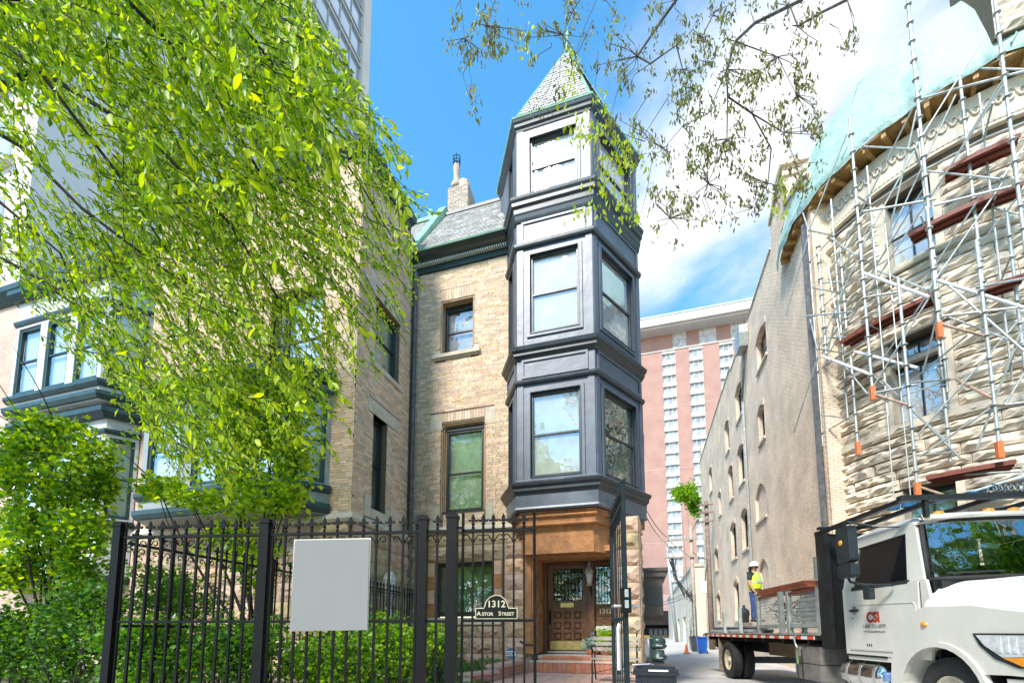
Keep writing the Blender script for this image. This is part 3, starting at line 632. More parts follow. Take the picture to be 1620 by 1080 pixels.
# ---- sandstone corbel under the turret, entrance
b = MB(); b.sweep(FRONTLINE, [(-.62, 3.10), (-.56, 3.10), (-.54, 3.22), (-.50, 3.24), (-.46, 3.36), (-.40, 3.38), (-.40, 3.52), (-.34, 3.54), (-.22, 3.62), (-.20, 3.74), (-.12, 3.76), (-.08, 4.08), (-.62, 4.09)]); b.build('corbel', 'brownstone', house)
b = MB(); hi = [(cx+(p[0]-cx)*.86, cy+(p[1]-cy)*.86) for p in (tA, tB, tC, tD)]; b.slab([(-3.3, 11.2), hi[1], hi[2], (-.12, 11.2)], 3.12, 4.12); b.build('turret_floor', 'brownstone', house); MB().slab([(cx+(p[0]-cx)*.975, cy+(p[1]-cy)*.975) for p in HEX], 4.112, 4.17).build('turret_soffit', 'turret_dark', house)
for za in (3.30, 3.52, 3.74, 3.93): o_ = {3.30: -.47, 3.52: -.36, 3.74: -.13, 3.93: -.085}[za]; MB().sweep(FRONTLINE, [(o_-.12, za), (o_+.03, za), (o_+.05, za+.03), (o_+.03, za+.06), (o_-.12, za+.06)]).build('corbel_moulding', 'brownstone', house)
YP = 10.38; FP = ((0, YP), (1, 0))
b = MB(); b.box(-.60, -.08, YP+.02, 11.5, .16, 3.95); pier = b.build('entrance_pier', 'rock_joint', house); b = MB(); b.box(-3.25, -2.58, YP+.02, 11.3, .3, 3.5); b.build('entrance_pier', 'rock_joint', house)
ashlar(FP, pier, -3.22, -2.72, .45, 3.48, [], ['rock_pink'], .37, .09, .6); ashlar(FP, pier, -.58, -.09, .18, 3.94, [], ['rock_pink', 'rock_pink', 'rock_olive'], .37, .10, .6)
FS = ((-.08, 0), (0, 1)); ashlar(FS, pier, YP+.03, 11.48, .18, 3.94, [], ['rock_pink'], .37, .07, .5)
b = MB(FP); b.box(-2.72, -2.56, -.3, .06, .83, 3.16); b.box(-2.56, -2.50, -.5, .03, .83, 3.14); b.box(-2.50, -2.46, -.95, -.02, .83, 3.12); b.box(-.68, -.61, -.5, .05, .83, 3.16); b.box(-2.72, -.61, -.2, .08, 3.165, 3.30); b.box(-2.5, -.68, -.55, -.03, 3.05, 3.16)
b.build('door_surround', 'brownstone', house)
b = MB(FP); b.box(-2.75, -2.45, -.04, .075, .83, 1.05); b.build('plinth', 'brownstone', house)
YD = 11.2; FD = ((0, YD), (1, 0))
MB().box(-2.7, -.45, 11.45, 11.5, .5, 3.3).build('light_block_panel', 'interior_dark', house)  # dark panel added behind the door to stop light leaking through
b = MB(FD); wall_cells(b, -2.46, -.61, .82, 3.14, -.15, -.04, [(-2.36, -1.32, .82, 3.03), (-1.16, -.72, 2.0, 2.98)]); b.build('entrance_panelling', 'oak_light', house)
b = MB(FD); b.box(-2.46, -2.36, -.04, .08, .82, 3.1); b.box(-1.32, -1.18, -.04, .08, .82, 3.1); b.box(-2.36, -1.32, -.04, .06, 3.02, 3.12); b.build('door_frame', 'oak', house)
dz0, dz1 = .86, 3.02; b = MB(FD); wall_cells(b, -2.35, -1.33, dz0, dz1, -.10, -.05, [(-2.22, -1.46, 2.10, 2.92)]+[(-2.20+k*.25, -2.20+k*.25+.19, 1.13+j*.265, 1.13+j*.265+.19) for k in range(3) for j in range(3)])
door = b.build('door', 'oak', house)
for k in range(3):
    for j in range(3):
        u, z = -2.20+k*.25, 1.13+j*.265; p = MB(FD); p.box(u, u+.19, -.10, -.085, z, z+.19); bb = len(p.v)
        for (du, n, dz) in ((.02, -.085, .02), (.17, -.085, .02), (.17, -.085, .17), (.02, -.085, .17), (.045, -.058, .045), (.145, -.058, .045), (.145, -.058, .145), (.045, -.058, .145)): p.v.append(p.P(u+du, n, z+dz))
        p.f += [[bb+4, bb+5, bb+6, bb+7]]+[[bb+i, bb+(i+1) % 4, bb+4+(i+1) % 4, bb+4+i] for i in range(4)]; p.build('door_panel', 'oak', door)
MB(FD).box(-2.22, -1.46, -.085, -.075, 2.10, 2.92).build('glass', 'pane_dark', door); MB(FD).box(-2.22, -1.46, -.16, -.15, 2.10, 2.92).build('glass_backing', 'interior_dark', door)
def grille(u0, u1, z0, z1, n, parent, step=.09):
    g = MB(FD); P_ = g.P
    for u in np.arange(u0, u1+.001, (u1-u0)/round((u1-u0)/step)): g.tube([P_(u, n, z0), P_(u, n, z1)], .006, 5)
    for z in (z0, z0+.08, z1-.08, z1): g.tube([P_(u0, n, z), P_(u1, n, z)], .007, 5)
    for k in range(4):
        uc = u0+(u1-u0)*(k+.5)/4
        for zc, sg in ((z0+(z1-z0)*.5, 1), (z0+(z1-z0)*.28, -1)):
            g.tube([P_(uc+(.055-.0055*q)*math.cos(q*.7)*sg, n+.004, zc+(.07-.007*q)*math.sin(q*.7)) for q in range(9)], .005, 4)
    return g.build('grille', 'iron_black', parent)
grille(-2.20, -1.48, 2.12, 2.90, -.06, door)
MB(FD).box(-2.30, -1.38, -.05, -.042, .90, 1.11).build('kick_plate', 'brass', door)
b = MB(FD); b.box(-2.03, -1.70, -.05, -.038, 1.95, 2.06); b.box(-2.0, -1.73, -.04, -.032, 1.975, 2.035); b.build('letter_slot', 'brass', door)
b = MB(FD); b.box(-2.325, -2.275, -.05, -.04, 1.52, 1.85); P_ = b.P; b.tube([P_(-2.30, -.045, 1.80), P_(-2.30, .015, 1.77), P_(-2.30, .015, 1.58), P_(-2.30, -.045, 1.55)], .011, 6); b.lathe(P_(-2.30, -.03, 1.86), [(.028, 0), (.03, .02), (.01, .03)], 8); b.build('handle', 'iron_black', door)
b = MB(FD); b.box(-2.36, -1.32, -.08, .12, .825, .862); b.build('threshold', 'steel', house)
MB(FD).box(-2.12, -2.02, -.072, -.07, 2.13, 2.18).build('glass_sticker', 'white_tape', door)
sl = MB(FD); sl.box(-1.16, -.72, -.10, -.095, 2.0, 2.98); side = sl.build('sidelight', 'pane_clear', house); MB(FD).box(-1.16, -.72, -.16, -.15, 2.0, 2.98).build('sidelight_backing', 'mirrored_green', side); grille(-1.15, -.73, 2.01, 2.97, -.07, side, .07)
b = MB(FD); b.box(-1.15, -.70, -.04, -.02, 1.72, 1.97); b.build('number_board', 'oak', house); text('house_number', '1312', .16, (-.925, YD+.018, 1.79), (1, 0), 'plaque_gold', house, .006, bold=.002)
b = MB(FD); b.box(-1.14, -.94, -.04, -.02, 1.50, 1.68); b.box(-.91, -.71, -.04, -.02, 1.50, 1.68); b.build('panelling', 'oak', house)
b = MB(FD); b.box(-1.13, -.70, -.04, .12, 1.06, 1.36); b.build('mailbox', mat('mailbox', (.42, .33, .20), .5, .1, 6, .1), house); b = MB(FD); b.box(-1.14, -.69, -.04, .14, 1.365, 1.48); b.build('mailbox_lid', 'window_white', house)
# wall lantern by the door
ln = thing('wall_lantern', (-1.25, 11.05, 2.3), 'grey wall lantern with pointed cap beside the entrance door', 'lantern')
lc = (-1.27, 11.0); b = MB(); b.tube([(-1.25, YD-.08, 2.32), (-1.25, 11.05, 2.30), (-1.27, 11.0, 2.42)], .014, 6); b.tube([(-1.25, YD-.085, 2.45), (-1.22, 11.02, 2.36), (-1.25, YD-.085, 2.22)], .012, 6); b.build('bracket', 'iron_black', ln)
b = MB(); b.lathe((*lc, 2.45), [(.055, 0), (.09, .03), (.05, .05), (.085, .30), (.12, .32), (.10, .38), (.05, .46), (.02, .50), (.03, .53), (.005, .62)], 8); b.build('lantern_body', 'galvanised', ln)
b = MB(); b.lathe((*lc, 2.505), [(.062, 0), (.09, .235)], 8); b.build('lantern_glass', 'lamp_clear', ln)
# brick steps
b = MB(); b.box(-2.55, -.62, 10.12, 10.46, .42, .655); b.box(-2.45, -.62, 10.46, 11.2, .42, .80); st = b.build('entrance_steps', 'step_joint', house)
sbm = MB(); sbm.box(-.046, .046, -.012, .012, -.10, .10); sbm = sbm.mesh('step_brick', 'step_brick'); sbh = MB(); sbh.box(-.10, .10, -.012, .012, -.028, .028); sbh = sbh.mesh('step_brick', 'step_brick')
for k in range(18): inst('step_brick', sbm, (-2.49+k*.105, 10.112, .54), st)
for k in range(9):
    inst('step_brick', sbh, (-2.34+k*.212, 10.452, .70), st); inst('step_brick', sbh, (-2.44+.2+k*.2, 10.452, .765), st)
b = MB(); b.box(-2.56, -.61, 10.09, 10.47, .656, .682); b.build('step_nosing', 'limestone', st)
# low brick planter wall curling beside the steps
pw = thing('planter_wall', (-2.75, 9.4, .42), 'low red brick planter wall with pale cap beside the steps', 'wall')
def pwall(p, q, z0, z1, wd=.24):
    d = Vector((q[0]-p[0], q[1]-p[1])); L_ = d.length; d /= L_; fr = ((p[0], p[1]), (d.x, d.y)); b = MB(fr); b.box(0, L_, -wd, 0, z0, z1); o = b.build('wall_core', 'step_joint', pw); r = 0; z = z0
    while z+.06 < z1:
        u = -.1 if r % 2 else 0
        while u < L_:
            a, c = max(0, u)+.006, min(L_, u+.2)-.006; u += .2
            if c-a > .03: MB(fr).box(a, c, -.003, .012, z+.005, z+.065).build('brick', 'step_brick', o)
        z += .072; r += 1
    MB(fr).box(-.03, L_+.03, -wd-.03, .04, z1, z1+.05).build('cap_stone', 'terrace', pw)
pwall((-2.72, 8.35), (-2.64, 10.08), .42, .66); pwall((-3.0, 7.6), (-2.74, 8.30), .42, .56)
# ================================================================== NEIGHBOURING ROW HOUSES (left)
XW = -5.97; YW = 8.12; FWS = ((XW, 0), (0, 1)); FWF = ((0, YW), (1, 0))
nb = thing('row_house', (-9, 9, 0), 'tan brick row house with projecting wing and bay, left of the turret house', 'house')
ws_up = (8.78, 9.86, 7.66, 9.35); ws_lo = (8.80, 9.40, 4.15, 6.42); wf_up = (-9.2, -6.95, 7.0, 9.4)
b = MB(FWS); wall_cells(b, YW, 10.58, 3.84, 12.4, -.3, 0, [ws_up, ws_lo]); sw = b.build('side_wall', 'mortar', nb)
brick_skin(FWS, sw, YW, 10.42, 3.90, 12.35, [ws_up, ws_lo, (8.60, 9.95, 6.42, 6.75), (8.55, 9.40, 3.90, 4.45)])
b = MB(FWF); wall_cells(b, -12.3, XW-.302, 3.84, 12.4, -.3, 0, [wf_up]); wf = b.build('front_wall', 'mortar', nb)
MB(FWF).box(XW-.302, XW-.002, -.3, 0, 3.84, 12.4).build('corner_wall', 'mortar', nb)
brick_skin(FWF, wf, -8.4, XW, 3.90, 12.35, [wf_up])
MB(FWF).box(-12.3, -8.41, -.001, .008, 3.9, 12.35).build('brick_face', 'wing_brick', wf)
MB(FWS).box(8.58, 9.97, -.2, .02, 6.42, 6.74).build('lintel', 'limestone', nb); b = MB(FWS); b.box(8.56, 8.795, -.1, .018, 3.93, 4.46); b.box(8.795, 9.46, -.2, .03, 3.93, 4.15); b.build('sill_stone', 'limestone', nb); MB(FWS).box(9.46, 9.95, -.1, .02, 3.93, 4.3).build('corner_stone', 'limestone', nb)
MB(FWS).box(8.60, 10.02, -.2, .07, 7.54, 7.66).build('window_sill', 'limestone', nb); MB(FWS).box(8.55, 8.77, -.1, .016, 7.66, 7.95).build('corner_stone', 'limestone', nb)
MB(FWS).box(8.5, 9.95, -.1, .02, 9.36, 9.75).build('lintel', 'limestone', nb)
window(nb, FWS, 8.80, 9.84, 7.68, 9.34, -.14, 'window_paint', 'pane_clear', 'mirrored_frost'); window(nb, FWS, 8.81, 9.39, 4.17, 6.41, -.16, 'window_paint', 'pane_clear', 'mirrored_green')
b = MB(FWF); b.box(-9.35, -6.85, -.2, .08, 6.86, 6.99); b.build('window_sill', 'limestone', nb); window(nb, FWF, -9.19, -8.1, 7.01, 9.39, -.16, 'window_paint', 'pane_sky', 'drape_sky_white'); window(nb, FWF, -8.05, -6.96, 7.01, 9.39, -.16, 'window_paint', 'pane_sky', 'drape_sky_white')
b = MB(); b.sweep([(-12.3, YW), (XW, YW), (XW, 10.55)], [(-.02, 3.66), (.10, 3.68), (.14, 3.74), (.10, 3.82), (.012, 3.90), (-.02, 3.90)]); b.build('string_course', 'limestone', nb)
b = MB(); b.sweep([(-12.3, YW), (XW, YW), (XW, 10.2)], [(-.05, 12.35), (.06, 12.36), (.10, 12.46), (.22, 12.5), (.26, 12.62), (.24, 12.66), (-.05, 12.7)]); b.build('cornice', 'verdigris_dark', nb)
b = MB(FWS); b.box(YW, 10.55, -.25, .05, .2, 3.66); sb = b.build('stone_base', 'rock_joint', nb); ashlar(((XW+.05, 0), (0, 1)), sb, YW+.02, 10.5, .35, 3.64, [], ['rock_pink', 'rock_olive'], .37, .08, .6)
b = MB(FWF); wall_cells(b, -12.3, XW-.3, .2, 3.66, -.25, .05, [(-11.0, -10.3, .2, 2.6)]); sb = b.build('stone_base', 'rock_joint', nb); ashlar(((0, YW-.05), (1, 0)), sb, -12.28, XW-.02, .35, 3.64, [(-11.0, -10.3, .2, 2.6)], ['rock_pink', 'rock_pink', 'rock_olive'], .41, .08, .75)
MB(FWF).box(-11.0, -10.3, -.24, -.2, .2, 2.6).build('doorway', 'interior_dark', nb)
slate_roof(nb, -12.3, -6.08, 10.24, 11.70, 12.3, 14.78)
crest = MB(); crest.lathe((0, 0, 0), [(.09, 0), (.06, .06), (.13, .15), (.12, .24), (.03, .32)], 8); crest = crest.mesh('crest_knob', 'verdigris', True)
MB().box(-12.3, -6.1, 12.2, 12.4, 14.74, 14.86).build('ridge_cap', 'verdigris', nb)
for k in range(9): inst('crest_knob', crest, (-6.4-k*.52, 12.3, 14.85), nb)
b = MB(); b.poly([(-12.3, YW, 12.7), (XW, YW, 12.7), (XW, 10.3, 12.7), (-12.3, 10.3, 12.7)]); b.build('wing_roof', 'slate', nb)
def oriel(parent, x0, x1, yw, dp, z0, z1, wz, frame, m, nwin, back='drape_sky_white'):
    pl = [(x0, yw), (x0+dp*.7, yw-dp), (x1-dp*.7, yw-dp), (x1, yw)]
    o = None
    for i in range(3):
        p, q = pl[i], pl[i+1]; L_ = math.hypot(q[0]-p[0], q[1]-p[1]); u = ((q[0]-p[0])/L_, (q[1]-p[1])/L_); fr = (p, u); k = nwin if i == 1 else 1
        hs = [(L_*(j+.12)/k, L_*(j+.88)/k, wz[0], wz[1]) for j in range(k)]
        b = MB(fr); wall_cells(b, 0.004, L_-.004, z0, z1, -.12, 0, hs); o = b.build('bay_wall', m, parent)
        for h in hs: window(parent, fr, h[0]+.01, h[1]-.01, h[2]+.01, h[3]-.01, -.05, frame, 'pane_sky', back, fw=.07)
    for (za, zb, ov) in ((z0-.06, z0+.14, .10), (wz[0]-.22, wz[0]-.06, .10), (wz[1]+.08, wz[1]+.2, .06), (z1-.12, z1+.12, .22)):
        MB().sweep(pl, [(-.1, za), (ov*.5, za), (ov, (za+zb)/2), (ov, zb), (-.1, zb+.02)]).build('bay_moulding', frame, parent)
    MB().slab(pl, z1+.13, z1+.2).build('bay_roof', m, parent); MB().slab(pl, z0-.09, z0-.065).build('bay_soffit', m, parent)
oriel(nb, -11.7, -6.55, YW, .75, 3.95, 6.9, (4.55, 6.45), 'verdigris_dark', mat('bay_grey', (.30, .33, .33), .5, .1, 3, .1), 3)
nc = thing('pale_row_house', (-16, 9, 0), 'row house at the left edge with pale dark-trimmed oriel window', 'house')
b = MB(((0, 8.3), (1, 0))); b.box(-21, -12.35, -.3, 0, 0, 11.6); b.build('front_wall', 'pink_brick', nc)
oriel(nc, -17.2, -12.5, 8.28, .8, 7.25, 10.6, (7.75, 9.7), 'verdigris_dark', mat('oriel_pale', (.60, .60, .58), .55, .08, 3, .1), 3)
oriel(nc, -17.0, -12.7, 8.28, .55, 2.6, 6.9, (4.2, 6.3), 'verdigris_dark', 'window_white', 3)
b = MB(); b.sweep([(-21, 8.3), (-12.35, 8.3)], [(-.05, 11.5), (.1, 11.52), (.3, 11.75), (.32, 11.9), (-.05, 11.95)]); b.build('cornice', 'verdigris_dark', nc)
b = MB(); b.tube([(-12.32, 8.2, .2), (-12.32, 8.2, 11.4)], .06, 8); b.build('downpipe', 'lead_pipe', nc)
pb = thing('pale_apartment_block', (-30, 14, 0), 'pale rendered apartment block rising behind the tree at the left edge', 'building')
FPB = ((0, 9.5), (1, 0)); b = MB(FPB); b.box(-38, -21.3, -8, 0, 0, 30); b.build('wall', 'pale_stucco', pb)
for i in range(4):
    for j in range(8):
        a = -37+i*3.9; z = 2.4+j*3.4; MB(FPB).box(a, a+2.6, -.05, .02, z, z+1.7).build('window', 'high_glass', pb)
    for j in range(8): z = 1.9+j*3.4; MB(FPB).box(-37.3+i*3.9, -34.1+i*3.9, -.05, .25, z, z+.2).build('balcony_slab', 'window_white', pb)
# ---- glass apartment tower behind
gt = thing('glass_tower', (-30, 30, 0), 'tall blue glass tower with pale corner pier behind the row house', 'building')
XG = -25.0; FG2 = ((XG, 0), (0, 1)); b = MB(FG2); b.box(14, 33.1, -14, -.2, 0, 92); b.build('core', 'tower_mullion', gt)
MB(FG2).box(32.9, 34.0, -14, .25, 0, 92.2).build('corner_pier', 'tower_band', gt)
MB(FG2).box(23.0, 23.9, -14, .25, 0, 92.2).build('corner_pier', mat('tower_brown', (.20, .10, .07), .7, .2, .5, 0), gt)
pm = {}
for j in range(9, 26):
    z = j*2.92+.35
    MB(FG2).box(14, 32.89, -.2, .10, z-.30, z-.08).build('spandrel', 'tower_mullion', gt); MB(FG2).box(14, 32.89, -.2, .04, z+.42, z+.52).build('transom', 'tower_mullion', gt)
    for i in range(6):
        a = 23.95+i*1.49
        MB(FG2).box(a+.03, a+1.46, -.19, -.10, z-.07, z+.41).build('pane', 'tower_pane', gt); MB(FG2).box(a+.03, a+1.46, -.19, -.11, z+.53, z+2.6).build('pane', 'tower_pane', gt)
for i in range(7): MB(FG2).box(23.95+i*1.49-.028, 23.95+i*1.49+.028, -.2, .0, 24, 76).build('mullion', 'tower_mullion', gt)
# ================================================================== ALLEY BUILDING (right)
XA = 5.3; FAW = ((XA, 0), (0, -1))      # local u = -Y
ab = thing('alley_building', (9, 28, 0), 'tall tan brick building with arched windows along the right of the alley', 'building')
def aw(y0, y1, z0, z1): return (-y1, -y0, z0, z1)
AWN = [aw(20.5, 22.15, 13.15, 14.75), aw(21.5, 22.55, 9.9, 11.55), aw(25.9, 27.35, 9.4, 11.55), aw(29.1, 30.4, 9.4, 11.5), aw(25.75, 27.3, 5.72, 7.95), aw(29.0, 30.6, 5.72, 7.95), aw(36.0, 37.6, 5.9, 7.6), aw(25.9, 27.3, 13.1, 15.0) , aw(29.6, 30.9, 12.6, 14.6), aw(33.6, 34.6, 9.5, 11.2), aw(37.2, 38.6, 12.3, 14.3), aw(29.0, 30.4, 2.0, 4.4), aw(36, 37.5, 2.2, 4.2)]
BLK = [aw(22.0, 23.9, 6.5, 8.2), aw(22.3, 24.0, 3.0, 4.7)]
AWN = AWN[:7]+[aw(25.6, 27.2, 13.0, 14.9)]+AWN[8:]
b = MB(FAW); wall_cells(b, -44, -17.2, 0, 16.75, -.4, 0, AWN+BLK); b.prism([(-17.2, 0), (-15.16, 0), (-15.16, 15.75), (-17.2, 16.70)], -.4, 0); alw = b.build('alley_wall', 'alley_brick', ab)
b = MB(FAW); b.box(-44, -28.3, -.4, 0, 16.752, 17.05); b.build('parapet', 'alley_brick', ab); b = MB(FAW); b.prism([(-19.1, 16.752), (-17.2, 16.752), (-17.2, 18.2), (-19.0, 17.65)], -.4, 0); b.build('parapet', 'alley_brick', ab)
b = MB(FAW); b.prism([(-19.06, 17.67), (-17.2, 18.23), (-17.2, 18.38), (-19.06, 17.82)], -.5, .08); b.build('coping', 'limestone', ab); b = MB(FAW); b.box(-44.05, -28.3, -.5, .05, 17.053, 17.11); b.build('coping', 'limestone', ab); b = MB(FAW); b.box(-28.25, -19.15, -.5, .05, 16.753, 16.81); b.build('coping', 'limestone', ab)
b = MB(FAW); b.prism([(-17.2, 16.72), (-15.1, 15.77), (-15.1, 15.9), (-17.2, 16.85)], -1.1, .08); b.build('raking_coping', 'limestone', ab)
b = MB(); b.box(XA-.02, XA+1.25, 17.15, 17.75, 16.2, 18.25); b.box(XA-.10, XA+1.35, 17.02, 17.85, 18.25, 18.42); b.box(XA-.06, XA+1.3, 17.08, 17.8, 17.85, 17.95); b.build('gable_pier', 'alley_front', ab)
b = MB(); b.box(XA+.01, XA+1.0, 15.0, 15.157, 0, 15.7); b.box(XA+.02, XA+12, 15.3, 44, 16.2, 16.4); b.build('front_return', 'alley_brick', ab)
for k, h in enumerate(AWN):
    u0, u1, z0, z1 = h; rise = .22; n_ = 8
    pts = [(u0, z1)]+[(u0+(u1-u0)*q/n_, z1-rise+rise*math.sin(math.pi*q/n_)) for q in range(n_+1)]+[(u1, z1)]
    MB(FAW).prism([(u0, z1+.002)]+[(u0+(u1-u0)*q/n_, z1-rise+rise*.98*math.sin(math.pi*q/n_)) for q in range(n_+1)]+[(u1, z1+.002)], -.38, -.004).build('arch_head', 'alley_brick', ab)
    MB(FAW).prism([(u0-.1, z1-rise-.02)]+[(u0-.1+(u1-u0+.2)*q/n_, z1-rise+.22*1+(rise)*math.sin(math.pi*q/n_)) for q in range(n_+1)]+[(u1+.1, z1-rise-.02)]+[(u0+(u1-u0)*q/n_, z1-rise+rise*.98*math.sin(math.pi*q/n_)) for q in range(n_, -1, -1)], -.02, .035).build('arch_ring', 'alley_front', ab)
    MB(FAW).box(u0-.08, u1+.08, -.3, .08, z0-.12, z0-.003).build('window_sill', 'limestone', ab)
    window(ab, FAW, u0+.01, u1-.01, z0+.01, z1-rise*.3, -.20, 'window_paint' if k % 3 else 'oak_light', 'pane_sky' if k == 0 else 'pane_clear', 'drape_sky_white' if k == 0 else ('backing_grey' if k % 2 else 'mirrored_green'), fw=.09)
for h in BLK:
    u0, u1, z0, z1 = h; n_ = 8
    MB(FAW).box(u0, u1, -.3, -.12, z0, z1).build('bricked_window', 'alley_front', ab); MB(FAW).prism([(u0, z1+.002)]+[(u0+(u1-u0)*q/n_, z1-.5+.49*math.sin(math.pi*q/n_)) for q in range(n_+1)]+[(u1, z1+.002)], -.38, -.003).build('arch_head', 'alley_brick', ab)
    MB(FAW).box(u0-.08, u1+.08, -.2, .08, z0-.12, z0-.003).build('window_sill', 'limestone', ab)
def pipe(parent, pts, r, m='galvanised', name='downpipe'): MB().tube(pts, r, 7).build(name, m, parent)
pipe(ab, [(XA-.12, 24.9, z) for z in (3, 8, 13.2)], .07); pipe(ab, [(XA-.14, 24.95, 13.2), (XA-.14, 24.2, 14.6), (XA-.14, 24.0, 15.4)], .06, 'lead_pipe')
pipe(ab, [(XA-.10, 15.28, z) for z in (2, 8, 14.2)], .09, 'lead_pipe')
b = MB(FAW); b.prism([(-24.5, 15.5), (-23.6, 15.5), (-23.4, 16.1), (-23.4, 16.5), (-24.7, 16.5), (-24.7, 16.1)], .02, .42); b.build('rainwater_head', 'galvanised', ab)
b = MB(); b.box(XA+.05, XA+.9, 43.0, 43.9, 16.5, 18.3); b.build('chimney', 'alley_brick', ab)
# low cream garages further along the alley
lg = thing('alley_garage', (7, 70, 0), 'low cream garage building at the far end of the alley', 'building')
FLG = ((4.5, 0), (0, -1)); b = MB(FLG); wall_cells(b, -96, -46, 0, 7.5, -6, 0, [aw(56, 60, .01, 3.1), aw(66, 70, .01, 3.1), aw(78, 82, .01, 3.1)]); b.build('wall', 'cream_wall', lg)
for y in (56, 66, 78):
    for j in range(5): MB(FLG).box(-y-4, -y, -.35, -.25, .012+j*.61, .6+j*.61).build('door_slat', 'window_white', lg)
MB(FLG).box(-96.1, -45.9, -6, .15, 7.5, 7.8).build('parapet', 'limestone', lg)
# ================================================================== ROUND STONE HOUSE WITH SCAFFOLD (right)
TC = (9.6, 16.5); TR = 4.1; EZ = 14.55
sh = thing('stone_house', (9.6, 16.5, 0), 'rock-faced limestone house with round bow front under scaffolding', 'house')
def cyl(t, r, z): return (TC[0]+r*math.cos(t), TC[1]+r*math.sin(t), z)
def th(px, py): p = onCyl(px, py, TC, TR); return math.atan2(p[1]-TC[1], p[0]-TC[0]) % (2*math.pi)
def arcbox(b, t0, t1, r0, r1, z0, z1, n=4):
    s = len(b.v)
    for k in range(n+1):
        t = t0+(t1-t0)*k/n
        for (r, z) in ((r0, z0), (r1, z0), (r1, z1), (r0, z1)): b.v.append(cyl(t, r, z))
    for k in range(n):
        for q in range(4): b.f.append([s+k*4+q, s+k*4+(q+1) % 4, s+(k+1)*4+(q+1) % 4, s+(k+1)*4+q])
    b.f.append([s, s+1, s+2, s+3]); b.f.append([s+n*4+3, s+n*4+2, s+n*4+1, s+n*4])
    return b
T0, T1 = R(172), R(296)
w2 = (th(1402, 650), th(1513, 600), 6.72, 8.98); w1 = (th(1390, 380), th(1490, 330), 11.0, 13.02); w3 = (th(1418, 800), th(1530, 790), 2.6, 4.95)
TW_ = [w1, w2, w3]
b = MB(); arcbox(b, T0, T1, TR-.7, TR-.45, 0, EZ, 40); b.build('inner_wall', 'tower_joint', sh)
# joint layer behind the blocks, cut round the openings
b = MB(); CH = .31; nrow = int((EZ-.9)/CH)
def spans(z0, z1):
    out_ = [(T0, T1)]
    for (a, c, p, q) in TW_:
        if z1 > p and z0 < q:
            nw = []
            for (s, e) in out_:
                if c <= s or a >= e: nw.append((s, e))
                else:
                    if a > s: nw.append((s, a))
                    if c < e: nw.append((c, e))
            out_ = nw
    return out_
zc = sorted({0, EZ, *[x for w_ in TW_ for x in w_[2:]]})
for i in range(len(zc)-1):
    for (s, e) in spans(zc[i]+.01, zc[i+1]-.01): arcbox(b, s, e, TR-.45, TR-.02, zc[i], zc[i+1], 14)
tjw = b.build('bow_wall', 'tower_joint', sh)
def rock_arc(t0, t1, z0, z1, proud, m='tower_stone'):
    b = MB(); nu = max(3, int((t1-t0)*TR/.12)); nz = 4; s0 = len(b.v)
    ph = random.uniform(0, 6)
    for i in range(nz+1):
        for k in range(nu+1):
            e = min(k, nu-k); n = .0 if e == 0 else proud*random.uniform(.35, 1.15)*(1, .9, 1.0, .75, .3)[i]
            if i == 0: n = .0 if e == 0 else proud*random.uniform(.25, .6)
            if i == nz: n = .0 if e == 0 else proud*random.uniform(.05, .25)
            t = t0+(t1-t0)*(k+(random.uniform(-.25, .25) if e else 0))/nu; z = z0+(z1-z0)*(i+(random.uniform(-.2, .2) if 0 < i < nz else 0))/nz
            b.v.append(cyl(t, TR+n, z))
    w_ = nu+1
    for i in range(nz):
        for k in range(nu): a = i*w_+k; b.f += [[a, a+1, a+w_+1], [a, a+w_+1, a+w_]]
    for row, zz in ((0, z0), (nz, z1)):
        s = len(b.v)
        for k in range(nu+1): b.v.append(cyl(t0+(t1-t0)*k/nu, TR-.05, zz))
        for k in range(nu): a = row*w_+k; b.f.append([a, s+k, s+k+1, a+1])
    return b.build('stone_block', m, tjw)
z = .1
for r_ in range(nrow+1):
    hh = CH if r_ % 3 else CH*.8
    if z+hh > EZ-1.0: break
    za, zb = z+.012, z+hh-.012; z += hh
    # slice the course against window openings
    for (s, e) in spans(za+.03, zb-.03):
        if e-s < .02: continue
        k = max(1, round((e-s)*TR/random.uniform(1.2, 1.9))); ws = np.cumsum([0]+[random.uniform(.7, 1.3) for _ in range(k)]); ws = s+(e-s)*ws/ws[-1]
        for q in range(k): rock_arc(ws[q]+.0012, ws[q+1]-.0012, za, zb, random.uniform(.12, .19))
# carved frieze, bead moulding, smooth sill bands
b = MB(); arcbox(b, T0, T1, TR-.1, TR+.04, EZ-1.0, EZ-.12, 40); fz = b.build('carved_frieze', 'tower_smooth', sh)
for k in range(46):
    t = T0+(T1-T0)*(k+.5)/46; rr = .13 if k % 2 else .09; b = MB()
    pts = [cyl(t+rr/TR*math.cos(q*.75)*(1-q*.07), TR+.06, EZ-.56+rr*1.6*math.sin(q*.75)*(1-q*.07)) for q in range(10)]
    b.tube(pts, .03, 5); b.build('carved_scroll', 'tower_smooth', fz)
bd = MB(); bd.lathe((0, 0, 0), [(.01, -.03), (.035, -.01), (.035, .01), (.01, .03)], 6); bd = bd.mesh('bead', 'tower_smooth', True)
for k in range(90): inst('bead', bd, cyl(T0+(T1-T0)*k/90, TR+.07, EZ-1.05), fz)
for (za, zb, ov) in ((EZ-1.16, EZ-1.09, .10), (6.5, 6.70, .13), (10.8, 10.97, .12), (9.02, 9.16, .08)):
    b = MB(); arcbox(b, T0, T1, TR-.1, TR+ov, za, zb, 40); b.build('moulded_band', 'tower_smooth', sh)
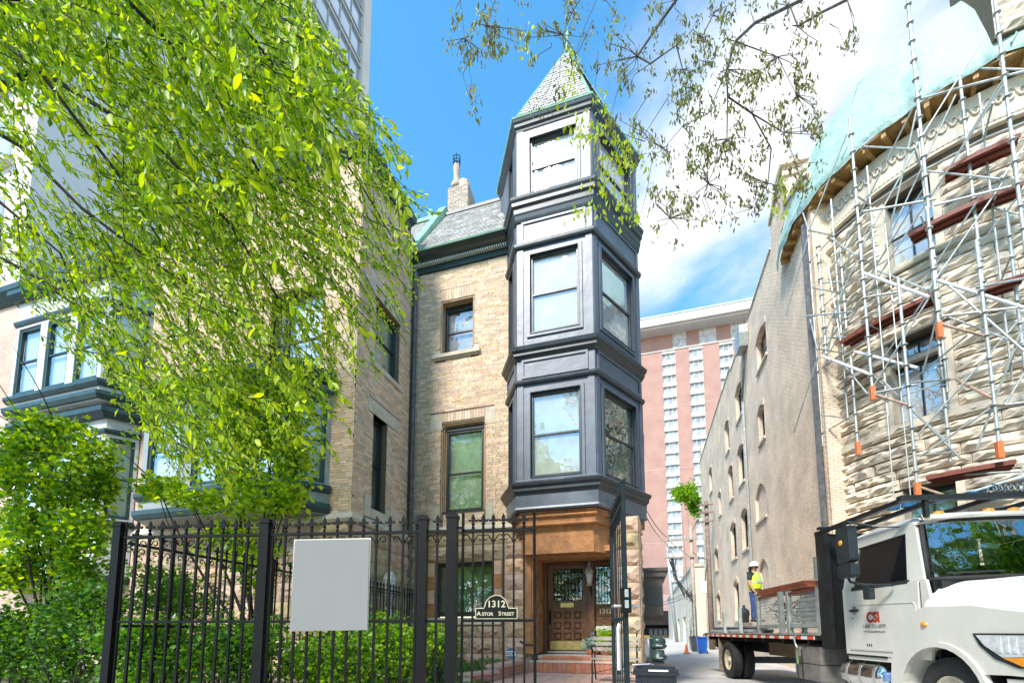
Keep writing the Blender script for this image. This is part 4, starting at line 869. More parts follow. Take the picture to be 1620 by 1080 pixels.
for wi, (a, c, p, q) in enumerate(TW_):
    pa, pc = cyl(a, TR-.22, 0), cyl(c, TR-.22, 0); Lw = math.hypot(pc[0]-pa[0], pc[1]-pa[1]); u = ((pc[0]-pa[0])/Lw, (pc[1]-pa[1])/Lw); fr = (pa[:2], u)
    zt = q if wi != 1 else q-.62
    window(sh, fr, .02, Lw-.02, p+.02, zt-.02, -.05, 'window_paint', 'pane_sky', 'drape_sky_white' if wi != 2 else 'mirrored_green', fw=.10, mull=(.5,) if wi == 0 else (), vm=(.5,))
    if wi == 1:
        MB(fr).box(-.1, Lw+.1, -.1, .16, zt, zt+.12).build('transom_bar', 'tower_smooth', sh); window(sh, fr, .02, Lw-.02, zt+.14, q-.02, -.05, 'window_paint', 'pane_sky', 'backing_grey', fw=.07, mull=(), vm=(.5,))
    for t in (a, c):
        dt = .04 if t == a else -.04; b = MB(); arcbox(b, min(t, t+dt), max(t, t+dt), TR-.4, TR+.015, p, q, 2); b.build('smooth_jamb', 'tower_smooth', sh)
# eave with rafters, tarpaulined dome
b = MB(); arcbox(b, T0, T1+.3, TR-.1, TR+.52, EZ+.02, EZ+.08, 44); ev = b.build('eave_boarding', 'eave_wood', sh)
for k in range(26):
    t = T0+(T1+.2-T0)*k/25; b = MB(); arcbox(b, t, t+.022, TR+.04, TR+.5, EZ-.12, EZ+.018, 1); b.build('rafter_end', 'eave_wood', sh)
b = MB(); n = 48; prof = [(.56, -.06), (.60, .10), (.55, .32), (.36, 1.0), (.06, 2.0), (-.45, 3.0), (-1.1, 3.7), (-2.0, 4.2), (-3.2, 4.4)]
for k in range(n+1):
    t = T0-.12+(T1+.5-T0)*k/n
    for (o_, dz) in prof: b.v.append(cyl(t, TR+o_+random.uniform(-.02, .02), EZ+.1+dz+random.uniform(-.02, .02)+(.06*math.sin(t*23) if dz < 0 else 0)))
mm = len(prof)
for k in range(n):
    for q in range(mm-1): b.f.append([k*mm+q, (k+1)*mm+q, (k+1)*mm+q+1, k*mm+q+1])
tarp_o = b.build('tarpaulin', 'tarp', sh, True)
for k in range(7):
    t = T0+.05+(T1+.3-T0)*k/7; b = MB(); b.tube([cyl(t+.03*math.sin(q), TR+o_+.02, EZ+.1+dz+.01) for q, (o_, dz) in enumerate(prof[1:])], .022, 5); b.build('sheet_lap', 'tarp', tarp_o)
MB().box(XA+1.4, XA+3.6, 16.6, 17.5, 16.3, 17.0).build('blue_sheeting', 'tarp_blue', sh)
b = MB(); b.box(XA+1.0, XA+3.2, 15.9, 16.1, 14.4, 16.32); b.build('sheeted_wall', 'tarp', sh)
FDO = (tuple(onCyl(1556, 60, TC, TR+.35)[:2]-np.array([.5, .25])), (math.cos(R(-8)), math.sin(R(-8))))
b = MB(FDO); wall_cells(b, .5, 4.5, EZ+.5, EZ+4.6, -1.6, 0, [(1.3, 3.2, EZ+1.2, EZ+3.3)]); dm_ = b.build('stone_dormer', 'tower_joint', sh); ashlar(FDO, dm_, .5, 4.5, EZ+.52, EZ+4.5, [(1.3, 3.2, EZ+1.2, EZ+3.3)], ['tower_stone'], .36, .09, .8)
window(sh, FDO, 1.32, 3.18, EZ+1.22, EZ+3.28, -.2, 'window_paint', 'pane_dark', 'interior_dark')
b = MB(); b.box(TC[0]-TR+.6, TC[0]+8, TC[1]-.5, TC[1]+10, 0, EZ+.2); b.build('body', 'tower_joint', sh)
# ---- scaffold
sc = thing('scaffold', (*cyl(R(235), TR+1.2, 0)[:2], 0), 'galvanised tube scaffold with red decks wrapped round the stone bow', 'scaffold')
def cylpt(px, py, r): return onCyl(px, py, TC, r)
STD = [(1301, 480, 370, 560, .55), (1336, 480, 395, 520, .55), (1362, 400, 185, 612, 1.25), (1428, 520, 440, 765, 1.25), (1458, 220, -10, 330, 1.25), (1478, 440, 330, 512, 1.25), (1497, 660, 505, 730, .5), (1538, 300, 118, 500, .6), (1560, 520, 380, 700, 1.35), (1596, 180, -30, 420, 1.35), (1612, 500, 330, 640, .6), (1487, 500, 380, 620, .5), (1352, 640, 560, 700, .5)]
tops = []
for (px, py, ya, yb, dr) in STD:
    p = cylpt(px, py, TR+dr); za = onP(px, ya, p[:2], p[:2]+np.array([RT[0], RT[1]]))[2]; zb = onP(px, yb, p[:2], p[:2]+np.array([RT[0], RT[1]]))[2]
    b = MB(); b.tube([(p[0], p[1], zb), (p[0], p[1], za)], .034, 8); o = b.build('standard', 'galvanised', sc)
    for k in range(int((za-zb)/.52)):
        b = MB(); b.lathe((p[0], p[1], zb+.3+k*.52), [(.036, -.012), (.075, -.006), (.075, .006), (.036, .012)], 8); b.build('rosette', 'galvanised', o)
    tops.append((p[0], p[1], zb, za, dr))
    if yb in (612, 765, 512, 700): b = MB(); b.box(p[0]-.05, p[0]+.05, p[1]-.05, p[1]+.05, zb-.34, zb+.02); b.build('collar', 'collar_orange', sc)
def pxtube(name, a, c, ra, rc, r=.025, m='galvanised'):
    pa, pc = cylpt(*a, TR+ra), cylpt(*c, TR+rc); MB().tube([pa, pc], r, 7).build(name, m, sc)
LED = [((1447, 160), (1515, 140), 1.25, .9), ((1515, 140), (1625, 112), .9, 1.35), ((1365, 335), (1480, 315), 1.25, 1.25), ((1478, 325), (1600, 295), 1.25, 1.35), ((1295, 447), (1335, 446), .55, .55), ((1272, 500), (1350, 493), .75, 1.0), ((1490, 500), (1622, 485), 1.25, 1.35), ((1380, 622), (1452, 608), 1.25, 1.25), ((1440, 605), (1500, 600), 1.25, .5), ((1452, 720), (1510, 715), 1.25, .5), ((1525, 750), (1622, 745), 1.0, 1.35), ((1590, 640), (1622, 636), 1.35, 1.35), ((1300, 535), (1340, 533), .55, .55), ((1372, 470), (1420, 462), 1.25, 1.25), ((1545, 455), (1622, 440), .8, 1.35)]
for (a, c, ra, rc) in LED: pxtube('ledger', a, c, ra, rc)
DIA = [((1445, 170), (1320, 420), 1.25, .55), ((1450, 175), (1400, 400), 1.25, .7), ((1512, 150), (1400, 390), .9, .6), ((1588, 125), (1480, 300), 1.35, .6), ((1590, 130), (1310, 560), 1.35, .55), ((1460, 300), (1300, 560), 1.25, .55), ((1500, 420), (1395, 570), 1.25, .6), ((1545, 320), (1440, 480), 1.25, .7), ((1620, 300), (1540, 400), 1.35, .7), ((1530, 530), (1440, 605), 1.25, .6), ((1618, 500), (1450, 690), 1.35, 1.25), ((1575, 640), (1455, 722), 1.35, 1.25), ((1378, 590), (1500, 700), 1.25, .5), ((1395, 600), (1520, 725), 1.25, .6), ((1500, 450), (1620, 555), 1.25, 1.35), ((1620, 510), (1545, 710), 1.35, 1.0), ((1480, 510), (1460, 590), 1.25, .8), ((1620, 735), (1600, 785), 1.35, 1.35), ((1310, 420), (1330, 540), .55, .55), ((1345, 400), (1310, 555), .8, .55), ((1620, 590), (1590, 640), 1.35, 1.35)]
for (a, c, ra, rc) in DIA: pxtube('brace', a, c, ra, rc, .021)
for (a, c, ra, rc) in (((1366, 432), (1470, 470), 1.25, 1.25), ((1300, 563), (1382, 594), .55, 1.25), ((1352, 556), (1452, 582), .6, 1.25), ((1484, 444), (1620, 487), 1.25, 1.35)): pxtube('guard_rail', a, c, ra, rc, .036, mat('guard_white', (.66, .67, .66), .4, .06, 6, .05))
for (a, c, ra, rc) in (((1486, 512), (1562, 532), 1.25, 1.35), ((1384, 624), (1436, 640), 1.25, 1.25), ((1513, 600), (1570, 630), .9, 1.35), ((1455, 770), (1500, 785), 1.25, 1.2)): pxtube('bracket_arm', a, c, ra, rc, .03, mat('bracket', (.42, .28, .2), .6, .3, 6, .1))
for (a, c) in (((1378, 330), (1414, 788)), ((1398, 330), (1441, 790))): pxtube('hanging_rope', a, c, 1.0, 1.3, .014, 'galvanised')
# inner lift of thinner tubes against the wall
zl = [7.3, 9.25, 11.1, 12.9]; tl_ = [R(q) for q in (196, 208, 221, 235, 249, 262)]
for i, t in enumerate(tl_):
    b = MB(); b.tube([cyl(t, TR+.38, 6.9+.3*(i % 2)), cyl(t, TR+.38, 14.1)], .024, 6); b.build('standard', 'galvanised', sc)
    if i:
        for j, z_ in enumerate(zl):
            b = MB(); b.tube([cyl(tl_[i-1], TR+.40, z_), cyl(t, TR+.40, z_)], .02, 6); b.build('ledger', 'galvanised', sc)
            b = MB(); b.tube([cyl(t, TR+.38, z_+.03), cyl(t, TR+1.28, z_+.03)], .02, 6); b.build('transom', 'galvanised', sc)
            if (i+j) % 2: b = MB(); b.tube([cyl(tl_[i-1], TR+1.24, z_), cyl(t, TR+1.24, z_+1.75)], .02, 6); b.build('brace', 'galvanised', sc)
            else: b = MB(); b.tube([cyl(t, TR+1.24, z_), cyl(tl_[i-1], TR+.5, z_+1.75)], .02, 6); b.build('brace', 'galvanised', sc)
# decks: each board a curved plank seen from below
def deck(px0, py0, px1, py1, r0, zz, rows=3, m='deck_red', wd=.21):
    a, c = sorted((math.atan2(cylpt(px0, py0, TR+r0+.4)[1]-TC[1], cylpt(px0, py0, TR+r0+.4)[0]-TC[0]) % (2*math.pi), math.atan2(cylpt(px1, py1, TR+r0+.4)[1]-TC[1], cylpt(px1, py1, TR+r0+.4)[0]-TC[0]) % (2*math.pi)))
    for k in range(rows):
        b = MB(); arcbox(b, a, c, TR+r0+k*(wd+.02), TR+r0+k*(wd+.02)+wd, zz, zz+.05, 8); o = b.build('deck_board', m, sc)
        b = MB(); rr = TR+r0+k*(wd+.02)
        for e in (rr+.002, rr+wd-.022): arcbox(b, a, c, e, e+.02, zz-.05, zz-.001, 8)
        b.build('deck_edge', m, o)
deck(1330, 560, 1475, 400, .35, 9.35, 2); deck(1440, 400, 1625, 330, .35, 11.15, 2); deck(1500, 330, 1625, 300, .35, 12.3, 2); deck(1560, 480, 1625, 470, .4, 9.0, 2); deck(1470, 760, 1600, 700, .55, 4.85, 3); deck(1330, 620, 1420, 590, .2, 8.35, 1, 'wood_grey', .35)
# ================================================================== HIGH-RISE at the end of the alley
hr = thing('brick_high_rise', (12, 104, 0), 'tall red brick high-rise with white window columns beyond the alley', 'building')
FHR = ((0, 100), (1, 0)); wc = [(5.2, 7.95), (10.75, 13.5), (16.8, 19.5), (22.6, 25.4)]; x0, x1 = -3.0, 40
edges = [x0]+[e for w_ in wc for e in w_]+[x1]
b = MB(FHR); b.box(x0, x1, -20, -.3, 9.0, 63); b.build('core', 'high_pale', hr)
for i in range(0, len(edges)-1, 2): MB(FHR).box(edges[i], edges[i+1], -.31, .15, 9.0, 63).build('brick_pier', 'high_brick', hr)
for i in range(0, len(edges)-1, 2):
    for z in (20, 36, 50): MB(FHR).box(edges[i]+.01, edges[i+1]-.01, .151, .17, z, z+.12).build('movement_joint', 'high_pink', hr)
for (a, c) in wc:
    for k in range(21):
        z = 10.0+k*2.53; MB(FHR).box(a, c, -.31, .10, z+1.62, z+2.53).build('white_spandrel', 'high_pale', hr)
        g = MB(FHR); g.box(a+.05, c-.05, -.29, -.25, z+.02, z+1.6); wo = g.build('window', 'high_glass', hr); g = MB(FHR)
        for q in (0, .32, .68, 1): u = a+.04+(c-a-.08)*q; g.box(u-.05, u+.05, -.26, -.12, z, z+1.61)
        g.box(a+.1, a+(c-a)*.3, -.26, -.13, z+.55, z+.66); g.box(c-(c-a)*.3, c-.1, -.26, -.13, z+.55, z+.66); g.build('window_frame', 'window_white', wo)
        for (s0, s1) in ((.04, .29), (.71, .96)): MB(FHR).box(a+(c-a)*s0+.03, a+(c-a)*s1-.03, -.25, -.18, z+.03, z+.54).build('lower_sash', 'garage_grey' if 'garage_grey' in MATS else mat('garage_grey', (.42, .43, .43), .5, .1, .5, 0), wo)
b = MB(FHR); b.box(x0+1.2, x1, -18, -.9, 63, 67.2); b.build('penthouse', 'high_brick', hr)
for (a, c) in ((7.6, 10.4), (13.1, 16.5), (19.4, 22.0), (25, 28)): MB(FHR).box(a, c, -1.0, -.85, 63.0, 67.2).build('stone_panel', 'high_stone', hr)
b = MB(FHR); b.box(x0-.5, x1+1, -22, 2.6, 67.6, 69.4); b.box(x0, x1, -20, 2.0, 67.2, 67.6); b.build('roof_slab', 'high_soffit', hr); MB(FHR).box(x0-.6, x1+1.1, -22, 2.7, 69.4, 69.8).build('roof_edge', mat('roof_edge_pale', (.45, .52, .46), .7, .1, 1, 0), hr)
MB(FHR).box(x0, x1, -.5, .3, 62.8, 63.0).build('parapet_band', 'high_soffit', hr)
b = MB(FHR); b.box(-8, 40, -10, .5, 5.6, 9.0); b.build('podium', 'high_pink', hr); b = MB(FHR); b.box(-8, 7.2, -9, -3, 0, 5.59); b.build('garage_recess', 'garage_dark', hr)
MB(FHR).box(-7.9, 5.6, .05, .3, 2.7, 5.58).build('garage_door_band', 'garage_dark', hr); MB(FHR).box(7.2, 40, -6, .48, 0, 5.59).build('podium_wall', 'high_pink', hr); MB(FHR).box(5.65, 7.15, -3, .2, .01, 5.58).build('garage_pier', mat('garage_brown', (.13, .08, .06), .8, .2, 1, 0), hr)
MB(FHR).box(1.6, 2.9, .301, .33, 3.5, 4.4).build('garage_sign', 'window_white', hr)
MB(FHR).box(-7.9, 5.6, .3, .9, .01, .55).build('yellow_kerb', 'yellow_kerb', hr)
for k in range(5):
    d_ = MB(); xk = 1.1+k*.95; d_.slab([(xk-.36, 98.5), (xk+.36, 98.5), (xk+.3, 99.0), (xk-.3, 99.0)], .62, 1.75); d_.box(xk-.4, xk+.4, 98.35, 99.05, 1.75, 1.9)
    d_.box(xk-.3, xk+.3, 98.55, 98.95, .02, .62)
    tag(d_.build('wheelie_bin', 'bin_grey'), ['leftmost', 'second', 'middle', 'fourth', 'rightmost'][k]+' dark wheelie bin in the row before the far garage', 'bin', 'bins in front of the far garage')
# ================================================================== IRON FENCE AND GATES
PL = atD(175, 998, 4.07)[:2]; PR = atD(714, 998, 3.80)[:2]; _d = PR-PL; _l = np.linalg.norm(_d); fu = tuple(_d/_l); FFE = (tuple(PL), fu)
def fpx(px): p = onP(px, 990, PL, PR)[:2]; return float((p-PL)@np.array(fu))
RZ, MZ, TZ = 2.205, 1.435, 2.335
fin = MB(); fin.lathe((0, 0, 0), [(.012, 0), (.016, .008), (.010, .014), (.015, .022), (.009, .03), (.014, .044), (.019, .05), (.010, .058)], 6)
fin.prism([(-.007, .055), (-.012, .07), (-.034, .066), (-.043, .078), (-.040, .092), (-.030, .083), (-.015, .086), (-.017, .1), (0, .138), (.017, .1), (.015, .086), (.030, .083), (.040, .092), (.043, .078), (.034, .066), (.012, .07), (.007, .055)], -.007, .007); fin = fin.mesh('finial', 'iron_black')
def scroll_mesh(sg):
    b = MB(); pts = []
    for q in range(13): t = q*.42; r = .040*(1-q*.058); pts.append((sg*(.046-r*math.cos(t))*1.0, 0, -.045-r*math.sin(t)+.0))
    pts = [(0, 0, -.085), (sg*.004, 0, -.06)]+[(sg*(.05+.032*(1-.05*q)*math.cos(math.pi-q*.5)*1.0), 0, -.05+.034*(1-.05*q)*math.sin(q*.5)) for q in range(12)]
    b.tube(pts, .0055, 5); return b.mesh('scroll', 'iron_black')
SCR = {1: scroll_mesh(1), -1: scroll_mesh(-1)}
barm = {}
def bars(parent, fr, us, z0=.04, r=.009, scroll=True, rail=RZ, m='iron_black'):
    b0 = MB(fr); rot = math.atan2(fr[1][1], fr[1][0]); key = (round(z0, 2), r, round(rail, 2), m)
    if key not in barm: t_ = MB(); t_.box(-r, r, -r, r, z0, rail-.012); barm[key] = t_.mesh('bar', m)
    for i, u in enumerate(us):
        p = b0.P(u, 0, 0); inst('bar', barm[key], (p[0], p[1], 0), parent, (0, 0, rot)); f = inst('finial', fin, (p[0], p[1], rail+.012), parent, (0, 0, rot))
        if scroll and i % 2 == 0:
            for sg in (1, -1): inst('scroll', SCR[sg], (p[0]+fr[1][0]*sg*.012, p[1]+fr[1][1]*sg*.012, rail-.013), parent, (0, 0, rot))
def post(parent, fr, u, wd=.037, top=TZ, name='post', m='iron_black', n=0.0):
    b = MB(fr); b.box(u-wd, u+wd, n-wd, n+wd, 0, top-.03); b.box(u-wd-.006, u+wd+.006, n-wd-.006, n+wd+.006, top-.03, top); b.box(u-wd*.8, u+wd*.8, n-wd*.8, n+wd*.8, top, top+.012); b.build(name, m, parent)
def rails(parent, fr, u0, u1, zs=(RZ, MZ, .22), m='iron_black'):
    for z in zs: MB(fr).box(u0, u1, -.014, .014, z-.012, z+.012).build('rail', m, parent)
fence = thing('iron_fence', (*((PL+PR)/2), 0), 'black wrought iron front fence with fleur-de-lis finials', 'fence')
up = [fpx(177), fpx(414), fpx(667), fpx(714)]
for k, u in enumerate(up): post(fence, FFE, u, .037 if k < 3 else .045, TZ if k < 3 else TZ+.01)
for a, c in ((up[0], up[1]), (up[1], up[2])):
    rails(fence, FFE, a+.037, c-.037); n_ = 12; bars(fence, FFE, [a+(c-a)*(k+.5)/n_ for k in range(n_)])
rails(fence, FFE, up[2]+.037, up[3]-.045); bars(fence, FFE, [(up[2]+up[3])/2-.004])
# closed gate leaf
g1 = thing('gate_leaf', (*MB(FFE).P(fpx(790), 0, 0)[:2], 0), 'closed black iron gate leaf carrying the house name plaque', 'gate')
ua, uc = fpx(731), fpx(846)
for u in (ua, uc):
    b = MB(FFE); p = b.P(u, 0, 0); b.tube([(p[0], p[1], .06), (p[0], p[1], 2.345)], .013, 8); b.lathe((p[0], p[1], 2.34), [(.013, 0), (.017, .01), (.004, .03)], 8); b.build('stile', 'iron_black', g1)
rails(g1, FFE, ua, uc, (RZ, MZ+.005, .20)); bars(g1, FFE, [ua+(uc-ua)*(k+1)/7 for k in range(6)], .06, .008)
b = MB(FFE); b.box(ua-.06, ua+.01, .012, .03, RZ+.01, RZ+.035); b.build('hinge', 'iron_black', g1); p = MB(FFE).P; b = MB(); b.tube([p(uc, .0, 1.22), p(uc-.01, .05, 1.24), p(uc-.07, .06, 1.24), p(uc-.12, .03, 1.27)], .009, 6); b.build('latch_lever', 'iron_black', g1)
b = MB(FFE); b.box(uc-.012, uc+.012, -.02, .02, 1.40, 1.62); b.build('drop_bolt', 'iron_black', g1)
# name plaque on the gate
pq = thing('name_plaque', (*MB(FFE).P(fpx(785), .02, 0)[:2], MZ), 'black arched plaque with pale border hung on the gate', 'sign')
uo = fpx(785.5); wq, hq = .176, .092; zq = MZ+.018
def plaque_shape(e): return [(uo-wq+e, zq+e), (uo+wq-e, zq+e), (uo+wq-e, zq+hq-e), (uo+.105-e*.4, zq+hq-e)]+[(uo+(.10-e)*math.cos(t), zq+hq+(.108-e)*math.sin(t)) for t in np.linspace(.15, math.pi-.15, 15)]+[(uo-.105+e*.4, zq+hq-e), (uo-wq+e, zq+hq-e)]
MB(FFE).prism(plaque_shape(0), .012, .022).build('border', 'plaque_gold', pq); MB(FFE).prism(plaque_shape(.0065), .018, .0245).build('plate', 'plaque_black', pq)
p = MB(FFE).P; text('number', '1312', .078, p(uo, .0262, zq+.098), fu, 'plaque_gold', pq, .001, bold=.0012)
for s_, sz, du in (('A', .050, -.146), ('STOR', .038, -.073), ('S', .050, .030), ('TREET', .038, .097)): text('street_name', s_, sz, p(uo+du, .0262, zq+.028), fu, 'plaque_gold', pq, .001, bold=.0006, spacing=1.0)
# blank grey board hung on the fence
bd_ = thing('blank_board', (*MB(FFE).P(fpx(525), .03, 0)[:2], 1.3), 'blank light grey board hanging on the iron fence', 'board')
def fz(px, py): q = onP(px, py, PL, PR); return (float((q[:2]-PL)@np.array(fu)), float(q[2]))
MB(FFE).prism([fz(461, 997), fz(583, 995.5), fz(586, 853), fz(469, 855)], .018, .026).build('panel', 'board_grey', bd_); MB(FFE).prism([fz(460.5, 998), fz(583.5, 996), fz(587.5, 851), fz(467, 853.5)], .010, .0175).build('backing', 'board_edge', bd_)
# open gate leaf swung towards the street
G0 = onP(969, 990, PL, PR)[:2]; G1 = atD(991, 998, 2.93)[:2]; gd = G1-G0; gl_ = np.linalg.norm(gd); FG1 = (tuple(G0), tuple(gd/gl_))
g2 = thing('open_gate_leaf', (*G0, 0), 'worn blue-black iron gate leaf standing open beside the entrance', 'gate')
b = MB(FG1); b.box(-.009, .009, -.009, .009, 0, 2.33); b.box(-.012, .012, -.012, .012, 2.33, 2.345); b.build('hinge_post', 'iron_worn', g2)
b = MB(FG1); b.box(gl_-.013, gl_+.013, -.013, .013, .06, 2.34); b.box(gl_-.016, gl_+.016, -.016, .016, 2.34, 2.36); b.build('lock_stile', 'iron_worn', g2)
rails(g2, FG1, .026, gl_-.023, (RZ, MZ, .2), 'iron_worn'); bars(g2, FG1, [.026+(gl_-.05)*(k+1)/7 for k in range(6)], .06, .0045, m='iron_worn')
b = MB(FG1); b.box(gl_-.05, gl_+.045, -.03, .03, 1.47, 1.63); b.build('lock_case', 'iron_black', g2)
for z in (1.50, 1.57): MB(FG1).box(gl_+.0455, gl_+.0475, -.012, .012, z, z+.05).build('strike_plate', 'steel', g2)
b = MB(FG1); pp = b.P; b.tube([pp(gl_, -.03, 1.515), pp(gl_, -.075, 1.515), pp(gl_-.01, -.08, 1.515), pp(gl_-.1, -.08, 1.515)], .010, 6); b.tube([pp(gl_, .03, 1.515), pp(gl_, .07, 1.515), pp(gl_-.08, .075, 1.515)], .010, 6); b.build('lever_handle', 'steel', g2)
b = MB(FG1); pp = b.P; b.tube([pp(gl_-.02, .04, 1.40), pp(gl_-.02, .05, 1.36)], .014, 6); b.tube([pp(gl_-.02, .05, 1.36), pp(gl_-.02, .05, 1.10)], .012, 6); b.build('closer_arm', 'window_white', g2)
# side fence running back to the house
SF0 = PL+np.array([0, .06]); SF1 = np.array([-5.02, 9.4]); sdv = SF1-SF0; sl_ = np.linalg.norm(sdv); FSF = (tuple(SF0), tuple(sdv/sl_))
sf = thing('side_fence', (*((SF0+SF1)/2), 0), 'black iron side fence running back between the two gardens', 'fence')
ps = [1.83, 4.1, sl_]; prev = .03
for u in ps: post(sf, FSF, u, .035, 2.30); rails(sf, FSF, prev, u-.036, (2.17, 1.40, .45)); n_ = int((u-prev)/.125); bars(sf, FSF, [prev+(u-prev)*(k+.5)/n_ for k in range(n_)], .3, .008, rail=2.17); prev = u+.036
# ================================================================== SMALL THINGS NEAR THE ENTRANCE
lp = onY(615, 998, 8.9)[:2]; gl = thing('garden_lamp', (*lp, .3), 'grey garden lamp post with faceted lantern near the corner downpipe', 'lamp')
b = MB(); b.lathe((*lp, .3), [(.14, 0), (.14, .08), (.07, .14), (.055, .2), (.05, 1.55), (.06, 1.56), (.05, 1.6), (.045, 1.9)], 10); b.build('post', 'iron_black', gl, True)
b = MB(); b.lathe((*lp, 1.35), [(.05, 0), (.09, .03), (.05, .06), (.07, .16), (.06, .3), (.09, .42), (.055, .46), (.06, .62), (.10, .66), (.05, .70), (.085, .74), (.06, .78)], 10); b.build('collar', 'galvanised', gl, True)
b = MB(); b.lathe((*lp, 2.13), [(.085, 0), (.14, .36)], 8); b.build('lantern_glass', 'lamp_clear', gl)
b = MB()
for k in range(8): t = k*math.pi/4; b.tube([(lp[0]+.088*math.cos(t), lp[1]+.088*math.sin(t), 2.12), (lp[0]+.145*math.cos(t), lp[1]+.145*math.sin(t), 2.49)], .008, 4)
b.lathe((*lp, 2.49), [(.155, 0), (.15, .03), (.12, .12), (.07, .18), (.03, .20), (.035, .23), (.015, .25), (.022, .28), (.004, .36)], 8); b.build('lantern_cap', 'galvanised', gl)
lp2 = onY(280, 998, 7.0)[:2]; gl2 = thing('neighbour_lamp', (*lp2, .3), 'white-capped lantern on a post before the dark doorway at left', 'lamp')
b = MB(); b.lathe((*lp2, .3), [(.12, 0), (.05, .1), (.04, 1.2), (.05, 1.25)], 8); b.build('post', 'iron_black', gl2); b = MB(); b.lathe((*lp2, 1.55), [(.09, 0), (.13, .3)], 6); b.build('lantern_glass', 'lamp_clear', gl2); b = MB(); b.lathe((*lp2, 1.85), [(.17, 0), (.15, .04), (.03, .2), (.01, .26)], 6); b.build('lantern_cap', 'window_white', gl2)
ys = onY(809, 1038, 9.3); ya = thing('yard_sign', (ys[0], 9.3, .36), 'small octagonal blue security sign on a stake in the ground cover', 'sign')
zc_ = onY(808, 1033, 9.3)[2]; FY = ((ys[0], 9.3), (1, 0)); b = MB(FY); b.prism([(.125*math.cos(R(22.5+45*k)), zc_+.125*math.sin(R(22.5+45*k))) for k in range(8)], 0, .01); b.build('plate', mat('sign_blue', (.10, .14, .26), .5, .05, 9, 0), ya)
b = MB(FY); b.prism([(-.105, zc_-.05), (.105, zc_-.05), (.105, zc_+.055), (-.105, zc_+.055)], .0105, .0125); b.build('band', 'white_tape', ya); text('sign_text', 'ADT', .095, (ys[0], 9.3-.0145, zc_-.032), (1, 0), mat('sign_ink', (.03, .05, .14), .5, .05, 9, 0), ya, .001, bold=.002); b = MB(); b.tube([(ys[0], 9.32, .36), (ys[0], 9.32, zc_)], .01, 6); b.build('stake', 'steel', ya)
# garden bench
bn = thing('garden_bench', (-.62, 8.6, .43), 'small garden bench with wooden slats and curled iron ends', 'bench')
bx0, bx1 = -.98, -.12; FBN = ((0, 8.35), (1, 0))
for k in range(6): MB().box(bx0, bx1, 8.36+k*.072, 8.36+k*.072+.052, .845, .868).build('slat', 'wood_grey', bn)
for k in range(3): MB().box(bx0, bx1, 8.82+k*.012, 8.84+k*.012, .98+k*.10, 1.05+k*.10).build('slat', 'wood_grey', bn)
for x in (bx0+.04, bx1-.04):
    b = MB(); b.tube([(x, 8.25, .43), (x, 8.28, .46), (x, 8.33, .62), (x, 8.31, .75), (x, 8.37, .84), (x, 8.6, .835), (x, 8.80, .84), (x, 8.86, 1.0), (x, 8.92, 1.32)], .014, 6); b.tube([(x, 8.72, .835), (x, 8.78, .7), (x, 8.86, .58), (x, 8.92, .43)], .014, 6)
    b.tube([(x, 8.40, .85), (x, 8.30, .95), (x, 8.34, 1.06), (x, 8.5, 1.09), (x, 8.88, 1.10)], .011, 6); b.tube([(x+.0, 8.5+.06*math.cos(q*.6)*(1-q*.07), .97+.06*math.sin(q*.6)*(1-q*.07)) for q in range(11)], .007, 5); b.build('bench_end', 'iron_black', bn)
b = MB(); b.tube([(bx0+.04, 8.33, .60), (-.55, 8.36, .70), (bx1-.04, 8.33, .60)], .008, 5); b.build('cross_brace', 'iron_black', bn)
# black lidded cart by the open gate
cb_ = thing('black_cart', (.10, 5.85, 0), 'black lidded plastic bin with grey lid standing outside the gate', 'bin')
x0, x1, y0, y1 = -.16, .36, 5.6, 6.15; b = MB(); b.slab([(x0+.03, y0+.03), (x1-.03, y0+.03), (x1-.03, y1-.03), (x0+.03, y1-.03)], .02, .84); b.box(x0+.19, x1-.19, y0+.018, y0+.032, .40, .78); b.build('body', 'bin_black', cb_)
for xk in (x0+.08, x0+.15, x1-.15, x1-.08): MB().box(xk-.012, xk+.012, y0+.012, y0+.029, .10, .80).build('rib', 'bin_black', cb_)
b = MB(); b.box(x0, x1, y0, y1, .84, .875); b.slab([(x0+.01, y0+.01), (x1-.01, y0+.01), (x1-.01, y1-.01), (x0+.01, y1-.01)], .878, .915); b.slab([(x0+.04, y0+.05), (x1-.04, y0+.05), (x1-.04, y1-.05), (x0+.04, y1-.05)], .916, .945); b.build('lid', 'bin_black', cb_)
MB().box(x0+.18, x1-.12, y0-.004, y0+.008, .885, .905).build('lid_label', 'white_tape', cb_); b = MB(); b.tube([(x0-.015, y0+.1, .85), (x0-.03, y0+.05, .88), (x0, y0+.02, .955), (x0+.2, y0+.06, .965), (x0+.24, y0+.08, .955)], .011, 6); b.build('handle', 'steel', cb_)
for xk in (x0+.05, x1-.05): b = MB(); b.lathe((xk, y1-.02, .06), [(.06, -.02), (.06, .02)], 10, axis=(1, 0, 0)); b.build('wheel', 'rubber', cb_)
